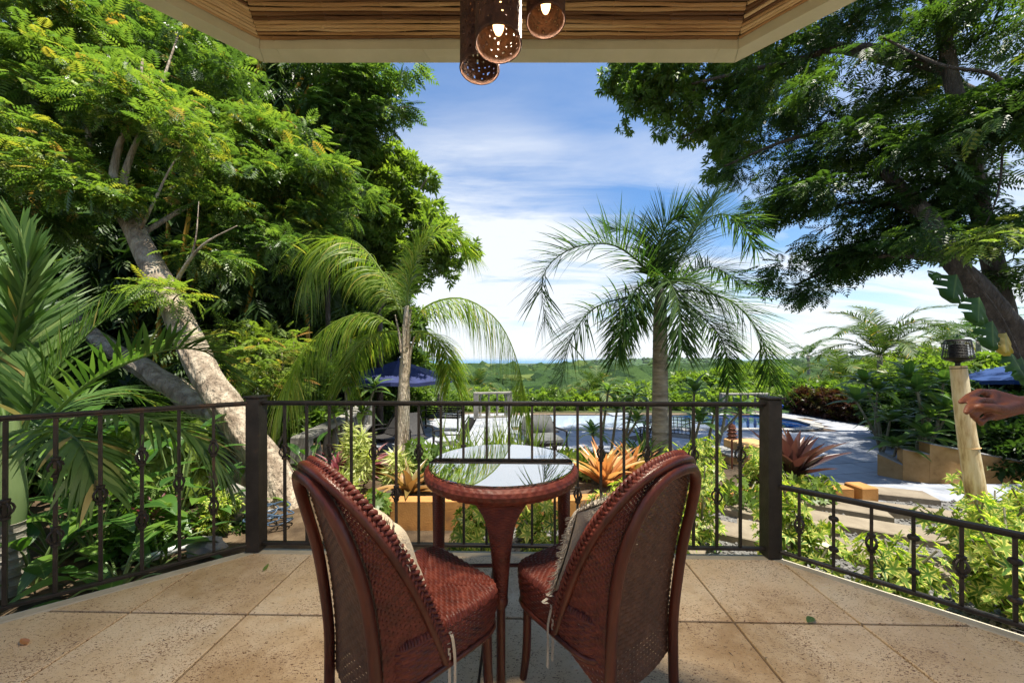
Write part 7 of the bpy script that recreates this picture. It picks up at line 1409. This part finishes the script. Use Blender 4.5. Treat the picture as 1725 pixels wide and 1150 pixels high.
foot = lambda s: Vector((px_, py_+s*.10, .045))
hipz, kneez = .93, .50; head = Vector((px_-.02, py_, 1.63))
for s in (-1, 1):
    hip = Vector((px_, py_+s*.09, hipz)); kn_ = Vector((px_-.02, py_+s*.10, kneez)); an_ = Vector((px_+.02, py_+s*.10, .09)); segs += [(hip, kn_, .082, .055), (kn_, an_, .052, .036), (an_, an_+Vector((-.02, 0, -.045)), .036, .03), (an_+Vector((-.0, 0, -.045)), an_+Vector((-.17, s*.02, -.055)), .038, .026)]
segs += [((px_, py_-.09, .95), (px_, py_+.09, .95), .11, .11), ((px_, py_, .98), (px_, py_, 1.15), .125, .115), ((px_, py_-.09, 1.30), (px_, py_+.09, 1.30), .11, .11), ((px_, py_, 1.15), (px_, py_, 1.30), .125, .12), ((px_, py_-.15, 1.385), (px_, py_+.15, 1.385), .06, .06), ((px_, py_, 1.38), head-Vector((0, 0, .06)), .055, .05), ((px_, py_+.15, 1.385), sh_+Vector((.0, .0, 0)), .06, .05),
         ((px_, py_-.18, 1.38), (px_+.02, py_-.24, 1.10), .048, .038), ((px_+.02, py_-.24, 1.10), (px_-.04, py_-.25, .86), .036, .026), ((px_-.04, py_-.25, .86), (px_-.06, py_-.24, .77), .03, .022)]
for k in range(4): segs.append(((px_-.075+k*.022, py_-.245, .79), (px_-.08+k*.022, py_-.24, .69+.008*abs(k-1.5)), .009, .007))
ell = [(head, (.098, .078, .122)), (head+Vector((-.03, 0, -.06)), (.065, .055, .07)), (head+Vector((-.102, 0, -.015)), (.018, .014, .026)), (head+Vector((-.085, .0, -.065)), (.018, .028, .010)), (head+Vector((.005, .08, -.01)), (.022, .010, .032)), (head+Vector((.005, -.08, -.01)), (.022, .010, .032)), (head+Vector((-.092, .03, .008)), (.010, .013, .009)), (head+Vector((-.092, -.03, .008)), (.010, .013, .009))]
pe = fuse('person', segs, .0042, M['skin'], None, 5, ell)
tag(pe, 'bare forearm and hand of a person reaching in front of the bamboo torch', 'person')
fuse('shirt', [((px_, py_-.09, .97), (px_, py_+.09, .97), .128, .128), ((px_, py_, .98), (px_, py_, 1.30), .138, .132), ((px_, py_-.10, 1.30), (px_, py_+.10, 1.30), .122, .122), ((px_, py_-.16, 1.375), (px_, py_+.16, 1.375), .072, .072), ((px_, py_+.15, 1.38), sh_.lerp(el_, .45), .066, .06), ((px_, py_-.17, 1.37), (px_+.01, py_-.22, 1.20), .064, .056)], .012, M['cloth'], pe)
fuse('trousers', [((px_, py_-.09, .93), (px_, py_+.09, .93), .122, .122)]+[q for s in (-1, 1) for q in (((px_, py_+s*.09, .92), (px_-.02, py_+s*.10, .5), .095, .07), ((px_-.02, py_+s*.10, .5), (px_+.02, py_+s*.10, .12), .07, .056))], .012, M['denim'], pe)
fuse('hair', [], .008, M['hair'], pe, 4, [(head+Vector((.018, 0, .03)), (.098, .084, .108)), (head+Vector((.045, 0, -.02)), (.07, .078, .08))])
# ------------------------------------------------------------------ air: thin haze over the whole valley
def haze():
    m, nt, o = _mat('valley_air'); v = nt.nodes.new('ShaderNodeVolumePrincipled'); v.inputs['Color'].default_value = (0.80, 0.90, 1.0, 1); v.inputs['Density'].default_value = 0.00005; v.inputs['Anisotropy'].default_value = 0.2
    nt.links.new(v.outputs[0], o.inputs['Volume']); mb = MB(); z0, z1 = -200.0, 32.0; mb.box((0, 27000, (z0+z1)/2), (140000, 84000, z1-z0)); ob = mb.build('haze', m, smooth=False); tag(ob, kind='stuff')
haze()
